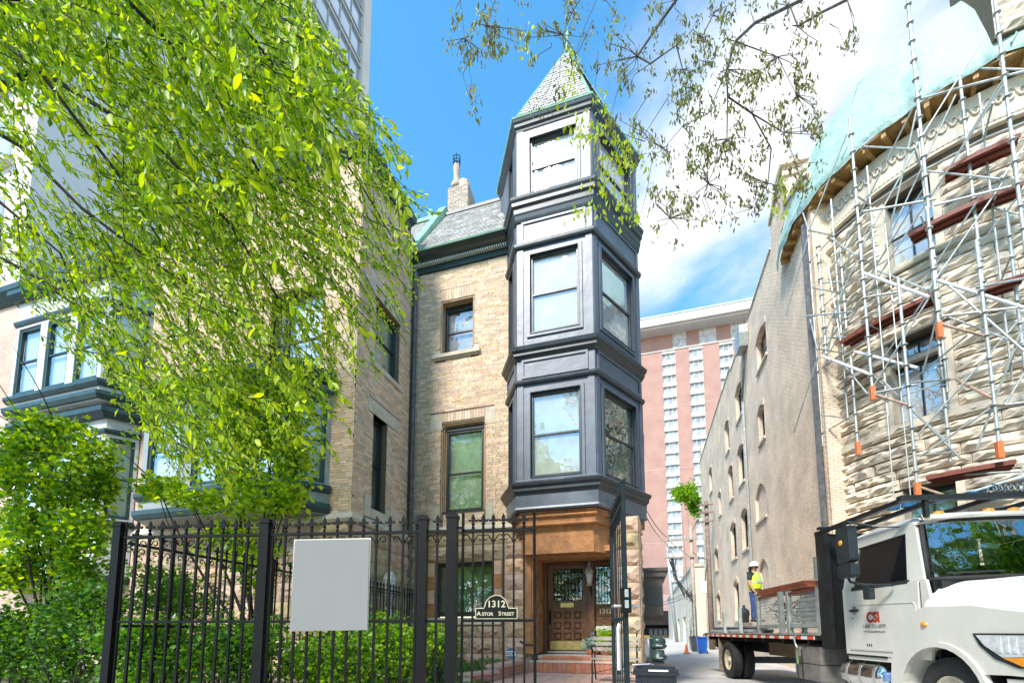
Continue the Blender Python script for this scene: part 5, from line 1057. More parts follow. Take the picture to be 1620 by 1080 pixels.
# twin-headed meter
mp = onY(1043, 1040, 8.8)[:2]; mt = thing('twin_meter', (*mp, 0), 'dark green post with two stacked rounded heads beside the alley', 'meter')
b = MB(); b.box(mp[0]-.085, mp[0]+.085, mp[1]-.08, mp[1]+.08, 0, .80); b.build('post', 'plastic_dark', mt)
for k, zz in enumerate((.80, 1.02)):
    b = MB(); b.lathe((mp[0]-.01, mp[1], zz), [(.05, 0), (.11, .01), (.145, .05), (.15, .08), (.12, .10), (.135, .13), (.125, .19), (.07, .235), (.02, .245)] if k else [(.05, 0), (.12, .015), (.15, .07), (.145, .10), (.11, .13), (.10, .21)], 14); b.build('meter_head', 'meter_green', mt, True)
    b = MB(); b.box(mp[0]-.05, mp[0]+.06, mp[1]-.155, mp[1]-.09, zz+.065, zz+.085); b.build('visor', 'steel', mt)
b = MB(); b.box(mp[0]-.17, mp[0]-.06, mp[1]-.03, mp[1]+.12, .0, 1.22); b.build('back_plate', 'plastic_dark', mt)
# dark timber oriel and flue on the alley side
so_ = MB(((-.06, 0), (0, 1))); so_.prism([(11.9, 1.6), (13.2, 1.6), (13.3, 1.75), (13.3, 2.7), (11.75, 2.7), (11.75, 1.75)], .02, .5); sor = so_.build('side_oriel', mat('oriel_brown', (.10, .085, .075), .5, .15, 4, .1), house)
b = MB(((-.06, 0), (0, 1))); b.box(11.68, 13.4, .01, .58, 2.70, 2.84); b.box(11.64, 13.44, .01, .64, 2.84, 2.92); b.build('oriel_cornice', 'oriel_brown', sor)
MB(((0, 11.74), (1, 0))).box(.06, .42, -.01, .012, 2.0, 2.45).build('oriel_panel', 'turret_dark', sor)
b = MB(); b.box(-.4, -.07, 11.5, 24, .1, 11.4); b.build('alley_side_wall', 'wing_brick', house)
b = MB(((-.06, 0), (0, 1))); b.box(13.6, 15.0, .0, .13, 4.6, 7.0); b.box(13.55, 15.05, .0, .18, 7.0, 7.2); b.build('upper_oriel', 'turret_dark', house)
# traffic cone, wheelie bins
cn_ = thing('traffic_cone', (2.35, 29.5, 0), 'orange traffic cone on the alley pavement', 'cone'); b = MB(); b.lathe((2.35, 29.5, .03), [(.15, 0), (.14, .01), (.028, .56), (.02, .57)], 14); b.build('cone', 'cone_orange', cn_, True); MB().box(2.15, 2.55, 29.3, 29.7, .008, .035).build('base', 'rubber', cn_)
def wheelie(x, y, m, label, rz=0):
    t_ = thing('wheelie_bin', (x, y, 0), label, 'bin', 'bins along the alley wall'); b = MB(); s = len(b.v)
    for (hw, z) in ((.22, .06), (.30, .95)): b.v += [(x-hw, y-hw*1.05, z), (x+hw, y-hw*1.05, z), (x+hw, y+hw*1.05, z), (x-hw, y+hw*1.05, z)]
    b.f += [[0, 3, 2, 1], [4, 5, 6, 7]]+[[i, (i+1) % 4, 4+(i+1) % 4, 4+i] for i in range(4)]; b.build('body', m, t_)
    b = MB(); b.slab([(x-.32, y-.36), (x+.32, y-.36), (x+.32, y+.34), (x-.32, y+.34)], .955, 1.0); b.slab([(x-.27, y-.30), (x+.27, y-.30), (x+.27, y+.28), (x-.27, y+.28)], 1.0, 1.035); b.build('lid', m, t_)
    for sx in (-.2, .2): b = MB(); b.lathe((x+sx+.06, y-.26, .11), [(.10, -.02), (.10, .02)], 12, axis=(1, 0, 0)); b.build('wheel', 'rubber', t_)
wheelie(3.28, 29.9, 'bin_blue', 'bright blue wheelie bin by the alley wall'); wheelie(3.15, 32.5, 'bin_grey', 'dark grey wheelie bin just behind the blue one'); wheelie(3.25, 34.4, 'bin_grey', 'dark grey wheelie bin at the foot of the wooden pole')
# ================================================================== UTILITY POLES AND WIRES
ua_ = thing('utility_pole', (3.6, 37, 0), 'grey wooden utility pole with crossarms, transformer and cable bundle', 'pole')
b = MB(); b.tube([(3.6, 37, z) for z in (0, 4, 9.6)], [.19, .17, .13], 10); b.build('shaft', 'wood_grey', ua_, True)
for z in (8.35, 7.0): b = MB(); b.box(1.35, 3.9, 36.75, 36.88, z, z+.14); b.build('crossarm', 'wood_grey', ua_)
b = MB(); b.tube([(1.6, 36.8, 8.35), (2.3, 36.8, 7.1)], .04, 5); b.tube([(2.0, 36.8, 8.35), (3.4, 36.8, 7.1)], .04, 5); b.build('strut', 'wood_grey', ua_)
b = MB(); b.box(1.3, 3.9, 37.2, 37.32, 8.45, 8.58); b.build('crossarm', 'wood_grey', ua_)
for k in range(6): b = MB(); b.lathe((1.45+k*.42, 36.82, 8.49), [(.03, 0), (.06, .05), (.04, .1), (.06, .14), (.02, .2)], 7); b.build('insulator', 'window_white', ua_)
b = MB(); b.lathe((2.75, 36.9, 5.5), [(.26, 0), (.28, .05), (.28, .85), (.24, .92), (.08, .96)], 12); b.build('transformer', 'window_white', ua_)
for k in range(14):
    x = random.uniform(1.9, 2.5); b = MB(); b.tube([(x, 36.7+random.uniform(0, .3), 7.0+random.uniform(-.3, .1)), (2.2+random.uniform(0, .3), 36.8, 5.4), (2.9+random.uniform(0, .4), 36.75, 4.0+random.uniform(-.2, .3)), (3.5, 36.8, 3.5+random.uniform(0, 1.2))], .028, 5); b.build('cable', 'wire', ua_)
for k in range(4): b = MB(); b.tube([(3.0+k*.2, 36.72, .05), (3.0+k*.2, 36.72, 4.2-.3*k)], .05, 6); b.build('conduit', 'galvanised', ua_)
ub = thing('bare_utility_pole', (4.75, 36.8, 0), 'brown wooden utility pole close against the alley building wall', 'pole')
b = MB(); b.tube([(4.75, 36.8, z) for z in (0, 5, 11.3)], [.22, .19, .15], 10); b.build('shaft', 'wood_pole', ub, True)
for z in (10.9, 10.3, 9.6): b = MB(); b.box(4.05, 5.2, 36.5, 36.6, z, z+.12); b.build('bracket', 'wood_pole', ub); b = MB(); b.lathe((4.1, 36.55, z+.1), [(.05, 0), (.08, .08), (.05, .2)], 7); b.build('insulator', 'iron_black', ub)
b = MB(); b.box(4.0, 4.5, 36.4, 36.7, 4.2, 5.1); b.build('meter_box', 'window_white', ub); b = MB(); b.tube([(4.4, 36.6, 5.1), (4.5, 36.6, 5.8), (4.7, 36.7, 6.6)], .03, 5); b.build('conduit', 'wire', ub)
uc_ = thing('leaning_pole', (3.3, 62, 0), 'weathered pale pole leaning left at the end of the alley', 'pole')
q0, q1, q2 = onY(1071, 1010, 62), onY(1063, 945, 62), onY(1055, 860, 62); b = MB(); b.tube([(q0[0], 62, 0), tuple(q1), tuple(q2)], [.25, .2, .14], 8); b.build('shaft', 'galvanised', uc_, True)
wr = thing('overhead_wires', (1.5, 36.8, 8), 'thin black overhead wires strung across the alley between poles', 'wires')
for (a, c, sag) in (((1.45, 36.8, 8.6), (-.3, 20, 7.5), .4), ((1.9, 36.8, 8.6), (-.3, 22, 8.2), .4), ((2.3, 36.8, 8.6), (q2[0], 62, q2[2]), .5), ((2.7, 36.8, 8.6), (q2[0], 62, q2[2]-1), .5), ((3.5, 36.8, 4.6), (-.3, 52, 4.5), .5), ((3.5, 36.8, 4.2), (-.3, 47, 4.2), .5), ((3.5, 36.8, 5.0), (q1[0], 62, q1[2]), .6), ((4.1, 36.55, 10.2), (3.6, 37, 9.0), .2), ((4.7, 36.5, 6.8), (3.7, 36.9, 7.4), .2)):
    a, c = Vector(a), Vector(c); b = MB(); b.tube([tuple(a.lerp(c, t)-Vector((0, 0, sag*4*t*(1-t)))) for t in np.linspace(0, 1, 9)], .022, 5); b.build('wire', 'wire', wr)
# ================================================================== TRUCK
Pr = np.array([2.23, 14.54]); Pf = np.array([3.49, 6.76]); tl = np.linalg.norm(Pf-Pr); tt = tuple((Pf-Pr)/tl); FT = (tuple(Pr), tt); TN = (tt[1], -tt[0], 0); TP = MB(FT).P
tk = thing('flatbed_truck', TP(4, -1.2, 0), 'white conventional-cab flatbed truck with black headboard and red-white tape', 'truck')
TWD = 2.42
def wheel(u, n, name='wheel', r=.53, wd=.27):
    # n = outer face
    ax = TN; b = MB(); c = TP(u, n-wd/2, r)
    b.lathe(c, [(r*.56, -wd/2), (r*.86, -wd/2), (r*.97, -wd*.42), (r, -wd*.3), (r, wd*.3), (r*.97, wd*.42), (r*.86, wd/2), (r*.62, wd/2), (r*.58, wd*.42), (r*.56, wd*.2)], 32, axis=ax); o = b.build(name, 'rubber', tk, True)
    b = MB(); d = -.02 if name == 'rear_wheel' else .10; b.lathe(TP(u, n-wd/2, r), [(r*.575, wd*.25), (r*.565, wd*.44), (r*.52, wd*.44), (r*.48, d), (r*.30, d), (r*.26, d+.08), (r*.14, d+.10), (r*.12, d+.14), (.02, d+.15)], 24, axis=ax); b.build('rim', mat('rim_dirty', (.55, .48, .36), .6, .2, 8, .1, dirt=.5), o, True)
    for k in range(8): t = k*math.pi/4; q = MB(); q.lathe(TP(u+r*.36*math.cos(t), n-wd/2+d, r+r*.36*math.sin(t)), [(.02, 0), (.02, .035), (.008, .04)], 6, axis=ax); q.build('wheel_nut', 'steel', o)
    if name == 'rear_wheel':
        q = MB()
        for k in range(44):
            t = 2*math.pi*k/44
            for (na, nb2) in ((-.10, -.03), (.03, .10)):
                c0, s0 = math.cos(t), math.sin(t); c1, s1 = math.cos(t+.085), math.sin(t+.085); P4 = []
                for rr in (r-.004, r+.012):
                    for (cc, ss, nn) in ((c0, s0, na), (c1, s1, na), (c1, s1, nb2), (c0, s0, nb2)): P4.append(TP(u+rr*cc, n-wd/2+nn, r+rr*ss))
                s_ = len(q.v); q.v += P4; q.f += [[s_+i for i in f] for f in ((0, 1, 2, 3), (4, 5, 6, 7), (0, 1, 5, 4), (1, 2, 6, 5), (2, 3, 7, 6), (3, 0, 4, 7))]
        tag(q.build('tread', 'rubber', o), kind='stuff')
    return o
wheel(.05, -.02, 'rear_wheel'); wheel(.05, -.34, 'rear_wheel'); wheel(.05, -TWD+.29, 'rear_wheel'); wheel(7.80, -.05, 'front_wheel', .52); wheel(7.80, -TWD+.3, 'front_wheel', .52)
def tb_(name, m, *boxes, parent=tk):
    b = MB(FT)
    for q in boxes: b.box(*q)
    return b.build(name, m, parent)
tb_('axle', 'truck_black', (-.05, .15, -TWD+.3, -.3, .45, .63)); tb_('chassis', 'truck_black', (-1.9, 9.0, -.95, -.78, .78, 1.08), ); tb_('chassis', 'truck_black', (-1.9, 9.0, -1.65, -1.48, .78, 1.08)); tb_('underbody', 'truck_black', (2.2, 5.0, -1.4, -.98, .45, .76))
bed = tb_('bed', 'truck_black', (-2.22, 4.98, -TWD, -.003, 1.185, 1.275)); tb_('deck', 'wood_grey', (-2.2, 4.97, -TWD+.02, -.05, 1.276, 1.305), parent=bed)
k = 0; u = -2.18
while u < 4.90: MB(FT).box(u+.002, min(u+.235, 4.9)-.002, -.002, .003, 1.198, 1.258).build('tape_strip', 'red_tape' if k % 2 else 'white_tape', bed); u += .235; k += 1
for k in range(7): tb_('cross_member', 'truck_black', (-1.8+k*1.05, -1.72+k*1.05, -TWD+.05, -.06, 1.085, 1.184), parent=bed)
tb_('headboard', 'truck_black', (5.10, 5.20, -TWD, -.02, 1.04, 3.12)); 
for n in (-.02, -TWD+.1): tb_('headboard_post', 'truck_black', (5.205, 5.40, n-.08, n, 1.04, 3.10))
tb_('grab_handle', 'steel', (5.06, 5.095, -.02, .02, 2.30, 2.72))
for n in (-.06, -.5, -1.2, -1.9, -TWD+.1): tb_('rack_rail', 'truck_black', (5.0, 7.25, n-.06, n, 3.125, 3.19))
tb_('rack_beam', 'truck_black', (7.255, 7.35, -TWD, .0, 3.125, 3.20)); tb_('rack_beam', 'truck_black', (5.21, 5.3, -TWD, 0, 3.195, 3.235))
for n in (-.3, -TWD+.3): tb_('rack_leg', 'truck_black', (7.27, 7.33, n-.05, n, 2.90, 3.124))
# clamps and tubes lying on the rack
rk = thing('rack_load', TP(6.8, -1, 3.2), 'blue clamps and silver tubes strapped on the rack above the cab', 'load')
for k in range(6): MB(FT).box(6.5+.12*k, 6.58+.12*k, -.5-.12*k, -.36-.12*k, 3.202, 3.27).build('clamp', mat('clamp_blue', (.03, .14, .30), .4, .2, 9, 0), rk)
for k in range(5): b = MB(); b.tube([TP(6.9+.05*k, -.9-.1*k, 3.24), TP(7.9, -1.6-.12*k, 3.42+.02*k)], .022, 6); b.build('tube', 'chrome', rk)
for k in range(7): b = MB(); b.tube([TP(7.3+.05*math.cos(q), -1.15-.07*k+.02*math.sin(q*2), 3.28+.06*math.sin(q)) for q in np.linspace(0, 6.28, 9)], .014, 5); b.build('chain_link', 'chrome', rk)
# tool box, mud flap, tank
tb_('tool_box', mat('box_grey', (.20, .18, .16), .6, .2, 4, .1, dirt=.4), (3.98, 4.90, -.62, -.06, .42, .72)); tb_('tool_box_lid', 'box_grey', (3.98, 4.90, -.62, -.07, .735, 1.06)); tb_('side_panel', mat('panel_brown', (.20, .14, .09), .7, .2, 4, .1, dirt=.4), (1.2, 3.9, -.75, -.70, .74, 1.10)); tb_('mud_flap', 'mud', (-.70, -.68, -.62, -.02, .18, 1.15)); tb_('rear_beam', 'truck_black', (-1.75, -1.6, -TWD+.3, -.25, .85, 1.18))
b = MB(FT); b.lathe(TP(4.55, -.25, .73), [(.12, 0), (.17, .02), (.16, .2), (.10, .28), (.02, .3)], 12); b.build('white_canister', 'helmet', tk, True)
b = MB(); b.lathe(TP(5.36, -.36, .66), [(.12, 0), (.24, .05), (.27, .12), (.27, 1.0), (.24, 1.08), (.12, 1.12)], 20, axis=(tt[0], tt[1], 0)); tank = b.build('fuel_tank', 'chrome', tk, True)
for u in (5.6, 5.95, 6.3): b = MB(); b.lathe(TP(u, -.36, .66), [(.276, 0), (.276, .05)], 20, axis=(tt[0], tt[1], 0)); b.build('tank_strap', 'steel', tank)
tb_('cab_step', 'truck_black', (5.62, 6.68, -.50, -.08, .955, .985)); b = MB(); b.lathe(TP(6.62, -.12, .62), [(.07, 0), (.07, .1), (.05, .13)], 10); b.build('def_cap', mat('cap_blue', (.12, .2, .4), .4, .1, 9, 0), tk)
# ratchet strap hanging from the bed
b = MB(); b.tube([TP(4.28, .03, 1.28), TP(4.24, .06, 1.22), TP(4.27, .05, 1.1), TP(4.33, .04, 1.03)], .016, 6); b.build('strap_hook', 'steel', tk); tb_('strap', mat('strap_green', (.30, .50, .12), .7, .1, 9, .1), (4.24, 4.29, .02, .025, .72, 1.0)); tb_('strap_tail', 'rubber', (4.22, 4.26, .02, .026, .25, .70)); tb_('strap_tail', 'rubber', (4.42, 4.46, .02, .026, .25, 1.0)); tb_('ratchet', 'steel', (4.33, 4.41, .01, .05, .88, 1.06))
# ---- cab
def cn(z): return -.085-.16*max(0, z-2.02)
def shell(name, pts, m, off=0.0, th_=.04, both=True, parent=tk):
    o = None
    for side in ((0, 1) if both else (0,)):
        b = MB(FT); k = len(pts)
        for q in (off, off-th_):
            for (u, z) in pts:
                n = cn(z)+q
                b.v.append(TP(u, n if side == 0 else -TWD-n, z))
        b.f.append(list(range(k))); b.f.append(list(range(k, 2*k))[::-1])
        for i in range(k): j = (i+1) % k; b.f.append([i, k+i, k+j, j])
        ob = b.build(name, m, parent); o = o or ob
    return o
shell('cab_side', [(5.72, .98), (7.50, .98), (7.60, 1.6), (7.52, 2.02), (5.72, 2.02)], 'truck_white', 0)
shell('rear_pillar', [(5.72, 2.023), (5.97, 2.023), (6.02, 2.70), (5.80, 2.80)], 'truck_white'); shell('front_pillar', [(7.20, 2.023), (7.50, 2.023), (7.24, 2.80), (7.08, 2.72)], 'truck_white'); shell('roof_rail', [(5.80, 2.803), (6.02, 2.703), (7.08, 2.723), (7.24, 2.803), (7.20, 2.86), (5.84, 2.88)], 'truck_white')
def loft(name, secs, m, parent=tk, smooth=True):
    b = MB(FT); k = len(secs[0][1])
    for (u, sec) in secs:
        for (n, z, *du) in sec: b.v.append(TP(u+(du[0] if du else 0), n, z))
    for i in range(len(secs)-1):
        for j in range(k-1): b.f.append([i*k+j, i*k+j+1, (i+1)*k+j+1, (i+1)*k+j])
    b.f.append(list(range(k))); b.f.append(list(range((len(secs)-1)*k, len(secs)*k))[::-1])
    return b.build(name, m, parent, smooth)
def sym(l): return l+[(-TWD-n, *r) for (n, *r) in l[::-1]]
loft('roof', [(5.80, sym([(cn(2.86), 2.86), (-.32, 2.93), (-.7, 2.97)])), (6.3, sym([(cn(2.86), 2.865), (-.32, 2.97), (-.7, 3.02)])), (7.0, sym([(cn(2.86), 2.86), (-.32, 2.95), (-.7, 3.0)])), (7.28, sym([(cn(2.8), 2.80), (-.36, 2.86, .06), (-.8, 2.89, .14)]))], 'truck_white')
tb_('cab_rear_wall', 'truck_white', (5.70, 5.73, -TWD+.09, -.09, .98, 2.05)); tb_('cab_rear_upper', 'truck_white', (5.735, 5.76, -TWD+.25, -.25, 2.051, 2.9)); tb_('cab_floor', 'truck_black', (5.74, 7.5, -TWD+.14, -.14, .98, 1.02)); tb_('dashboard', 'truck_black', (7.25, 7.62, -TWD+.2, -.2, 1.5, 2.0)); tb_('firewall', 'truck_black', (7.52, 7.56, -TWD+.15, -.15, 1.0, 2.0))
for n in (-.45, -1.6): tb_('seat', 'plastic_dark', (6.15, 6.35, n-.4, n, 1.3, 2.35)); tb_('seat_cushion', 'plastic_dark', (6.36, 6.85, n-.4, n, 1.3, 1.5))
# rear window mesh guard
b = MB(FT)
for k in range(12):
    z0 = 2.05; u_ = 5.79; n0 = -.5-k*.1; b.tube([TP(u_, n0, z0), TP(u_, n0-.5, z0+.5)], .008, 4); b.tube([TP(u_, n0-.5, z0), TP(u_, n0, z0+.5)], .008, 4)
tag(b.build('window_guard', 'white_tape', tk), kind='stuff')
# windscreen (curved), surround, wipers
def wsp(f, h):
    """f across 0..1, h up 0..1 on the curved screen"""
    nb_, nt_ = -.14, -.28; n0 = nb_+(nt_-nb_)*h; n = n0+(-TWD-2*n0)*f; bulge = math.sin(math.pi*f)**.7; u = 7.50+(7.25-7.50)*h+bulge*(.32-.16*h); z = 2.03+(2.83-2.03)*h; return TP(u, n, z)
b = MB()
for i in range(9):
    for j in range(5): b.v.append(wsp(.02+.96*i/8, .02+.96*j/4))
for i in range(8):
    for j in range(4): a = i*5+j; b.f.append([a, a+5, a+6, a+1])
b.build('windscreen', 'windscreen', tk, True)
b = MB(); b.tube([wsp(f, -.01) for f in np.linspace(0, 1, 12)], .03, 6); b.tube([wsp(f, 1.02) for f in np.linspace(0, 1, 12)], .028, 6); b.tube([wsp(0, h) for h in np.linspace(0, 1, 4)], .03, 6); b.tube([wsp(1, h) for h in np.linspace(0, 1, 4)], .03, 6); b.build('screen_seal', 'rubber', tk, True)
for f0, f1 in ((.30, .06), (.78, .42)): b = MB(); c0 = Vector(TN)*.0; b.tube([tuple(Vector(wsp(f, .05))+Vector((tt[0]*.03, tt[1]*.03, .02))) for f in np.linspace(f0, f1, 6)], .012, 5); b.build('wiper', 'rubber', tk)
for f in (.12, .42, .58, .88): b = MB(); c = Vector(wsp(f, 1.09)); b.lathe(tuple(c+Vector((tt[0]*-.05, tt[1]*-.05, .02))), [(.06, 0), (.07, .02), (.05, .06), (.01, .07)], 10); b.build('marker_lamp', 'lamp_amber', tk, True)
# visor panel above the screen
b = MB()
for i in range(9):
    for (h, o_) in ((1.03, .02), (1.03, .06), (1.14, .03), (1.14, -.06)): p = Vector(wsp(i/8, h))+Vector((tt[0], tt[1], 0))*o_; b.v.append(tuple(p))
for i in range(8):
    for j in range(4): b.f.append([i*4+j, i*4+(j+1) % 4, (i+1)*4+(j+1) % 4, (i+1)*4+j])
b.build('visor', 'truck_white', tk, True)
# door, glass, handle, lettering
door_t = shell('cab_door', [(5.84, 1.06), (7.18, 1.06), (7.36, 1.35), (7.40, 2.02), (5.82, 2.02)], 'truck_white', .014, .02, True)
b = MB(FT); b.tube([TP(5.86, cn(1.7)+.016, 1.78), TP(7.3, cn(1.7)+.016, 1.74), TP(7.34, cn(1.7)+.016, 1.68), TP(7.3, cn(1.7)+.016, 1.2)], .007, 5); b.build('door_crease', 'truck_white', door_t)
shell('window_seal', [(5.97, 2.0), (7.22, 2.0), (7.24, 2.05), (5.97, 2.06)], 'rubber', .016, .02, False)
shell('side_glass', [(5.98, 2.06), (7.20, 2.05), (7.08, 2.72), (6.02, 2.70)], mat('cab_glass_dark', (.008, .008, .01), .08, .1, 3, 0, spec=.6), -.025, .006, True)
tb_('door_handle', 'plastic_dark', (5.93, 6.13, cn(1.6)+.012, cn(1.6)+.045, 1.665, 1.70), parent=door_t); b = MB(); b.lathe(TP(6.02, cn(1.7)+.01, 1.685), [(.075, 0), (.07, .006)], 14, axis=TN); b.build('handle_recess', 'steel', door_t); b = MB(); b.lathe(TP(5.97, cn(1.5)+.012, 1.56), [(.02, 0), (.018, .01)], 10, axis=TN); b.build('door_lock', 'steel', door_t)
def side_text(s, size, u, z, m, sp=1.0, bold=0.0): text('lettering', s, size, TP(u, cn(1)+.0165, z), tt, m, door_t, .0008, spacing=sp, bold=bold)
side_text('CSI', .21, 6.46, 1.495, 'logo_red', 1.0, .010); side_text('1-800-355-0099', .085, 6.46, 1.40, 'letter_dark', .98); side_text('www.ChicagoScaffolding.com', .042, 6.46, 1.335, 'letter_dark'); side_text('080', .06, 6.33, 1.12, 'letter_dark', 1.6, .003)
# mirrors
b = MB(FT); b.tube([TP(6.47, .24, 2.50), TP(6.47, .24, 3.0), TP(6.54, .23, 3.03), TP(6.8, .05, 2.90), TP(7.0, -.18, 2.84)], .018, 6); b.build('mirror_arm', 'plastic_dark', tk); b = MB(FT); b.tube([TP(6.47, .24, 2.16), TP(6.5, .23, 2.10), TP(6.7, .15, 2.04), TP(7.0, -.03, 2.0)], .018, 6); b.build('mirror_arm', 'plastic_dark', tk)
def rbox(name, u0, u1, n0, n1, z0, z1, m, parent=tk):
    b = MB(FT); cx_, cz_ = (u0+u1)/2, (z0+z1)/2; hu, hz = (u1-u0)/2, (z1-z0)/2; r = min(hu, hz)*.35; pts = []
    for (sx, sz, a0) in ((1, 1, 0), (-1, 1, 90), (-1, -1, 180), (1, -1, 270)):
        for q in range(4): t = R(a0+30*q); pts.append((cx_+sx*(hu-r)+r*math.cos(t), cz_+sz*(hz-r)+r*math.sin(t)))
    return b.prism(pts, n0, n1).build(name, m, parent, False)
FTM = FT; _sv = FT
rbox('mirror', 6.32, 6.64, .17, .30, 2.40, 2.97, 'plastic_dark'); rbox('mirror', 6.32, 6.65, .17, .30, 2.17, 2.385, 'plastic_dark'); b = MB(); b.lathe(TP(6.44, .30, 2.72), [(.045, 0), (.04, .012), (.01, .018)], 10, axis=TN); b.build('mirror_lamp', 'lamp_amber', tk); rbox('spot_mirror', 6.62, 6.76, .06, .14, 1.82, 2.0, 'plastic_dark'); b = MB(); b.tube([TP(6.69, .1, 2.0), TP(6.66, .06, 2.06)], .014, 5); b.build('mirror_arm', 'plastic_dark', tk)
# hood, fenders, bumper, lamps
loft('hood', [(7.53, sym([(-.03, 1.60), (-.05, 1.72), (-.20, 1.90), (-.42, 1.99, .05), (-.9, 2.03, .2)])), (8.2, sym([(-.06, 1.60), (-.08, 1.68), (-.24, 1.84), (-.48, 1.92), (-.95, 1.97)])), (9.0, sym([(-.14, 1.50), (-.16, 1.56), (-.32, 1.72), (-.55, 1.81), (-1.0, 1.86)])), (9.5, sym([(-.32, 1.35), (-.34, 1.42), (-.45, 1.55), (-.66, 1.66), (-1.05, 1.70)])), (9.62, sym([(-.5, 1.2), (-.52, 1.3), (-.6, 1.42), (-.76, 1.52), (-1.1, 1.55)]))], 'truck_white')
AR = .64
def arch(r, a0=0, a1=180, n=14): return [(7.80+r*math.cos(R(a0+(a1-a0)*k/n)), .53+r*math.sin(R(a0+(a1-a0)*k/n))) for k in range(n+1)]
outer = [(6.92, .60), (6.97, .95), (7.08, 1.25), (7.24, 1.46), (7.45, 1.60), (7.62, 1.66), (8.3, 1.64), (8.9, 1.54), (9.30, 1.40), (9.45, 1.15), (9.40, .90), (8.70, .90)]
for nA, nB in ((-.42, .045), (-TWD-.045, -TWD+.42)):
    b = MB(FT); b.prism(outer+arch(AR, 33, 176)[0:], nA, nB); b.build('fender', 'truck_white', tk)
b = MB(FT); b.prism(arch(AR+.055, 20, 178)+arch(AR-.01, 20, 178)[::-1], .0, .075); b.build('arch_lip', 'truck_white', tk); b = MB(FT); b.prism(arch(AR+.02, 0, 180), -.55, -.43); b.build('wheel_well', 'truck_black', tk)
b = MB(); b.lathe(TP(7.62, .045, 1.44), [(.055, 0), (.045, .018), (.01, .024)], 12, axis=TN, squash=.6); b.build('side_marker', 'lamp_amber', tk)
b = MB(FT); b.prism([(8.31, 1.33), (9.30, 1.33), (9.36, 1.0), (8.80, .98), (8.55, 1.06), (8.38, 1.2)], .03, .055); hl_ = b.build('headlamp_surround', 'plastic_dark', tk); b = MB(FT); b.prism([(8.37, 1.31), (9.28, 1.31), (9.30, 1.13), (8.66, 1.08), (8.46, 1.20)], .0555, .07); b.build('headlamp', 'lamp_clear', hl_)
for k in range(7): MB(FT).box(8.62+k*.085, 8.66+k*.085, .0705, .076, 1.13, 1.30).build('lens_flute', 'lamp_clear', hl_)
b = MB(FT); b.prism([(8.66, 1.075), (9.28, 1.125), (9.30, 1.02), (8.86, 1.0)], .0555, .068); b.build('turn_signal', 'lamp_amber', hl_)
b = MB(FT); b.prism([(8.62, .86), (9.72, .88), (9.72, .45), (8.70, .45)], -TWD+.02, .02); b.build('bumper', 'truck_white', tk); tb_('grille', 'chrome', (9.60, 9.66, -1.75, -.68, .92, 1.5))
shell('sill_panel', [(5.74, .90), (6.90, .90), (6.90, .978), (5.74, .978)], 'truck_white', -.01); tb_('door_seam', 'rubber', (7.412, 7.422, cn(1)-.001, cn(1)+.004, 1.62, 2.0))
# ---- load on the bed
def cage(u0, u1, z0, z1, n0, n1, label, mesh=True):
    c = thing('steel_cage', TP((u0+u1)/2, (n0+n1)/2, z0), label, 'cage', 'stillage cages on the truck bed')
    for u in (u0, u1):
        for n in (n0, n1): MB(FT).box(u-.045, u+.045, n-.045, n+.045, z0, z1).build('post', 'galvanised', c); MB(FT).box(u-.08, u+.08, n-.06, n+.06, z0-.0, z0+.015).build('foot', 'galvanised', c)
    for n in (n0, n1): MB(FT).box(u0+.046, u1-.046, n-.03, n+.03, z0+.12, z0+.2).build('rail', 'galvanised', c)
    for u in (u0, u1): MB(FT).box(u-.03, u+.03, n0+.046, n1-.046, z0+.12, z0+.2).build('rail', 'galvanised', c)
    if mesh:
        for n in (n0, n1):
            b = MB(FT)
            for u in np.arange(u0+.06, u1-.05, .07): b.tube([TP(u, n, z0+.2), TP(u, n, z1-.08)], .006, 4)
            for z in np.arange(z0+.24, z1-.06, .07): b.tube([TP(u0+.05, n, z), TP(u1-.05, n, z)], .006, 4)
            tag(b.build('wire_mesh', 'galvanised', c), kind='stuff')
    MB(FT).box(u0+.046, u1-.046, n0-.025, n0+.025, z1-.08, z1-.03).build('top_rail', 'deck_red', c); MB(FT).box(u0+.046, u1-.046, n1-.025, n1+.025, z1-.08, z1-.03).build('top_rail', 'deck_red', c)
    return c
zb_ = 1.307
c1 = cage(2.16, 3.36, zb_, 2.22, -.12, -1.15, 'galvanised wire cage of scaffold fittings in the middle of the truck bed')
c2_ = cage(3.72, 4.92, zb_, 2.20, -.12, -1.15, 'galvanised cage holding stacked silver tubes next to the black headboard')
for k in range(5):
    for j in range(5): b = MB(); b.tube([TP(3.82, -.28-.17*j, zb_+.28+.10*k), TP(4.84, -.28-.17*j, zb_+.28+.10*k)], .042, 8); b.build('stacked_tube', 'steel', c2_)
for k in range(10): b = MB(); b.tube([TP(3.85+random.uniform(0, .3), -random.uniform(.2, 1.0), zb_+.78), TP(4.5+random.uniform(0, .35), -random.uniform(.2, 1.0), zb_+.84)], .022, 5); b.build('loose_tube', 'wood_grey' if k % 3 == 0 else 'steel', c2_)
for k in range(70):
    p = np.array([random.uniform(2.3, 3.2), -random.uniform(.2, 1.0), zb_+random.uniform(.25, .75)]); d = np.array([random.uniform(-.2, .2), random.uniform(-.1, .1), random.uniform(-.08, .08)]); b = MB(); b.tube([TP(*(p-d)), TP(*(p+d))], .018, 5); b.build('fitting', 'steel' if k % 2 else 'lead_pipe', c1)
bp_ = thing('plank_bundle', TP(3.2, -.5, 2.24), 'stack of red-brown scaffold planks laid across the cage tops', 'planks')
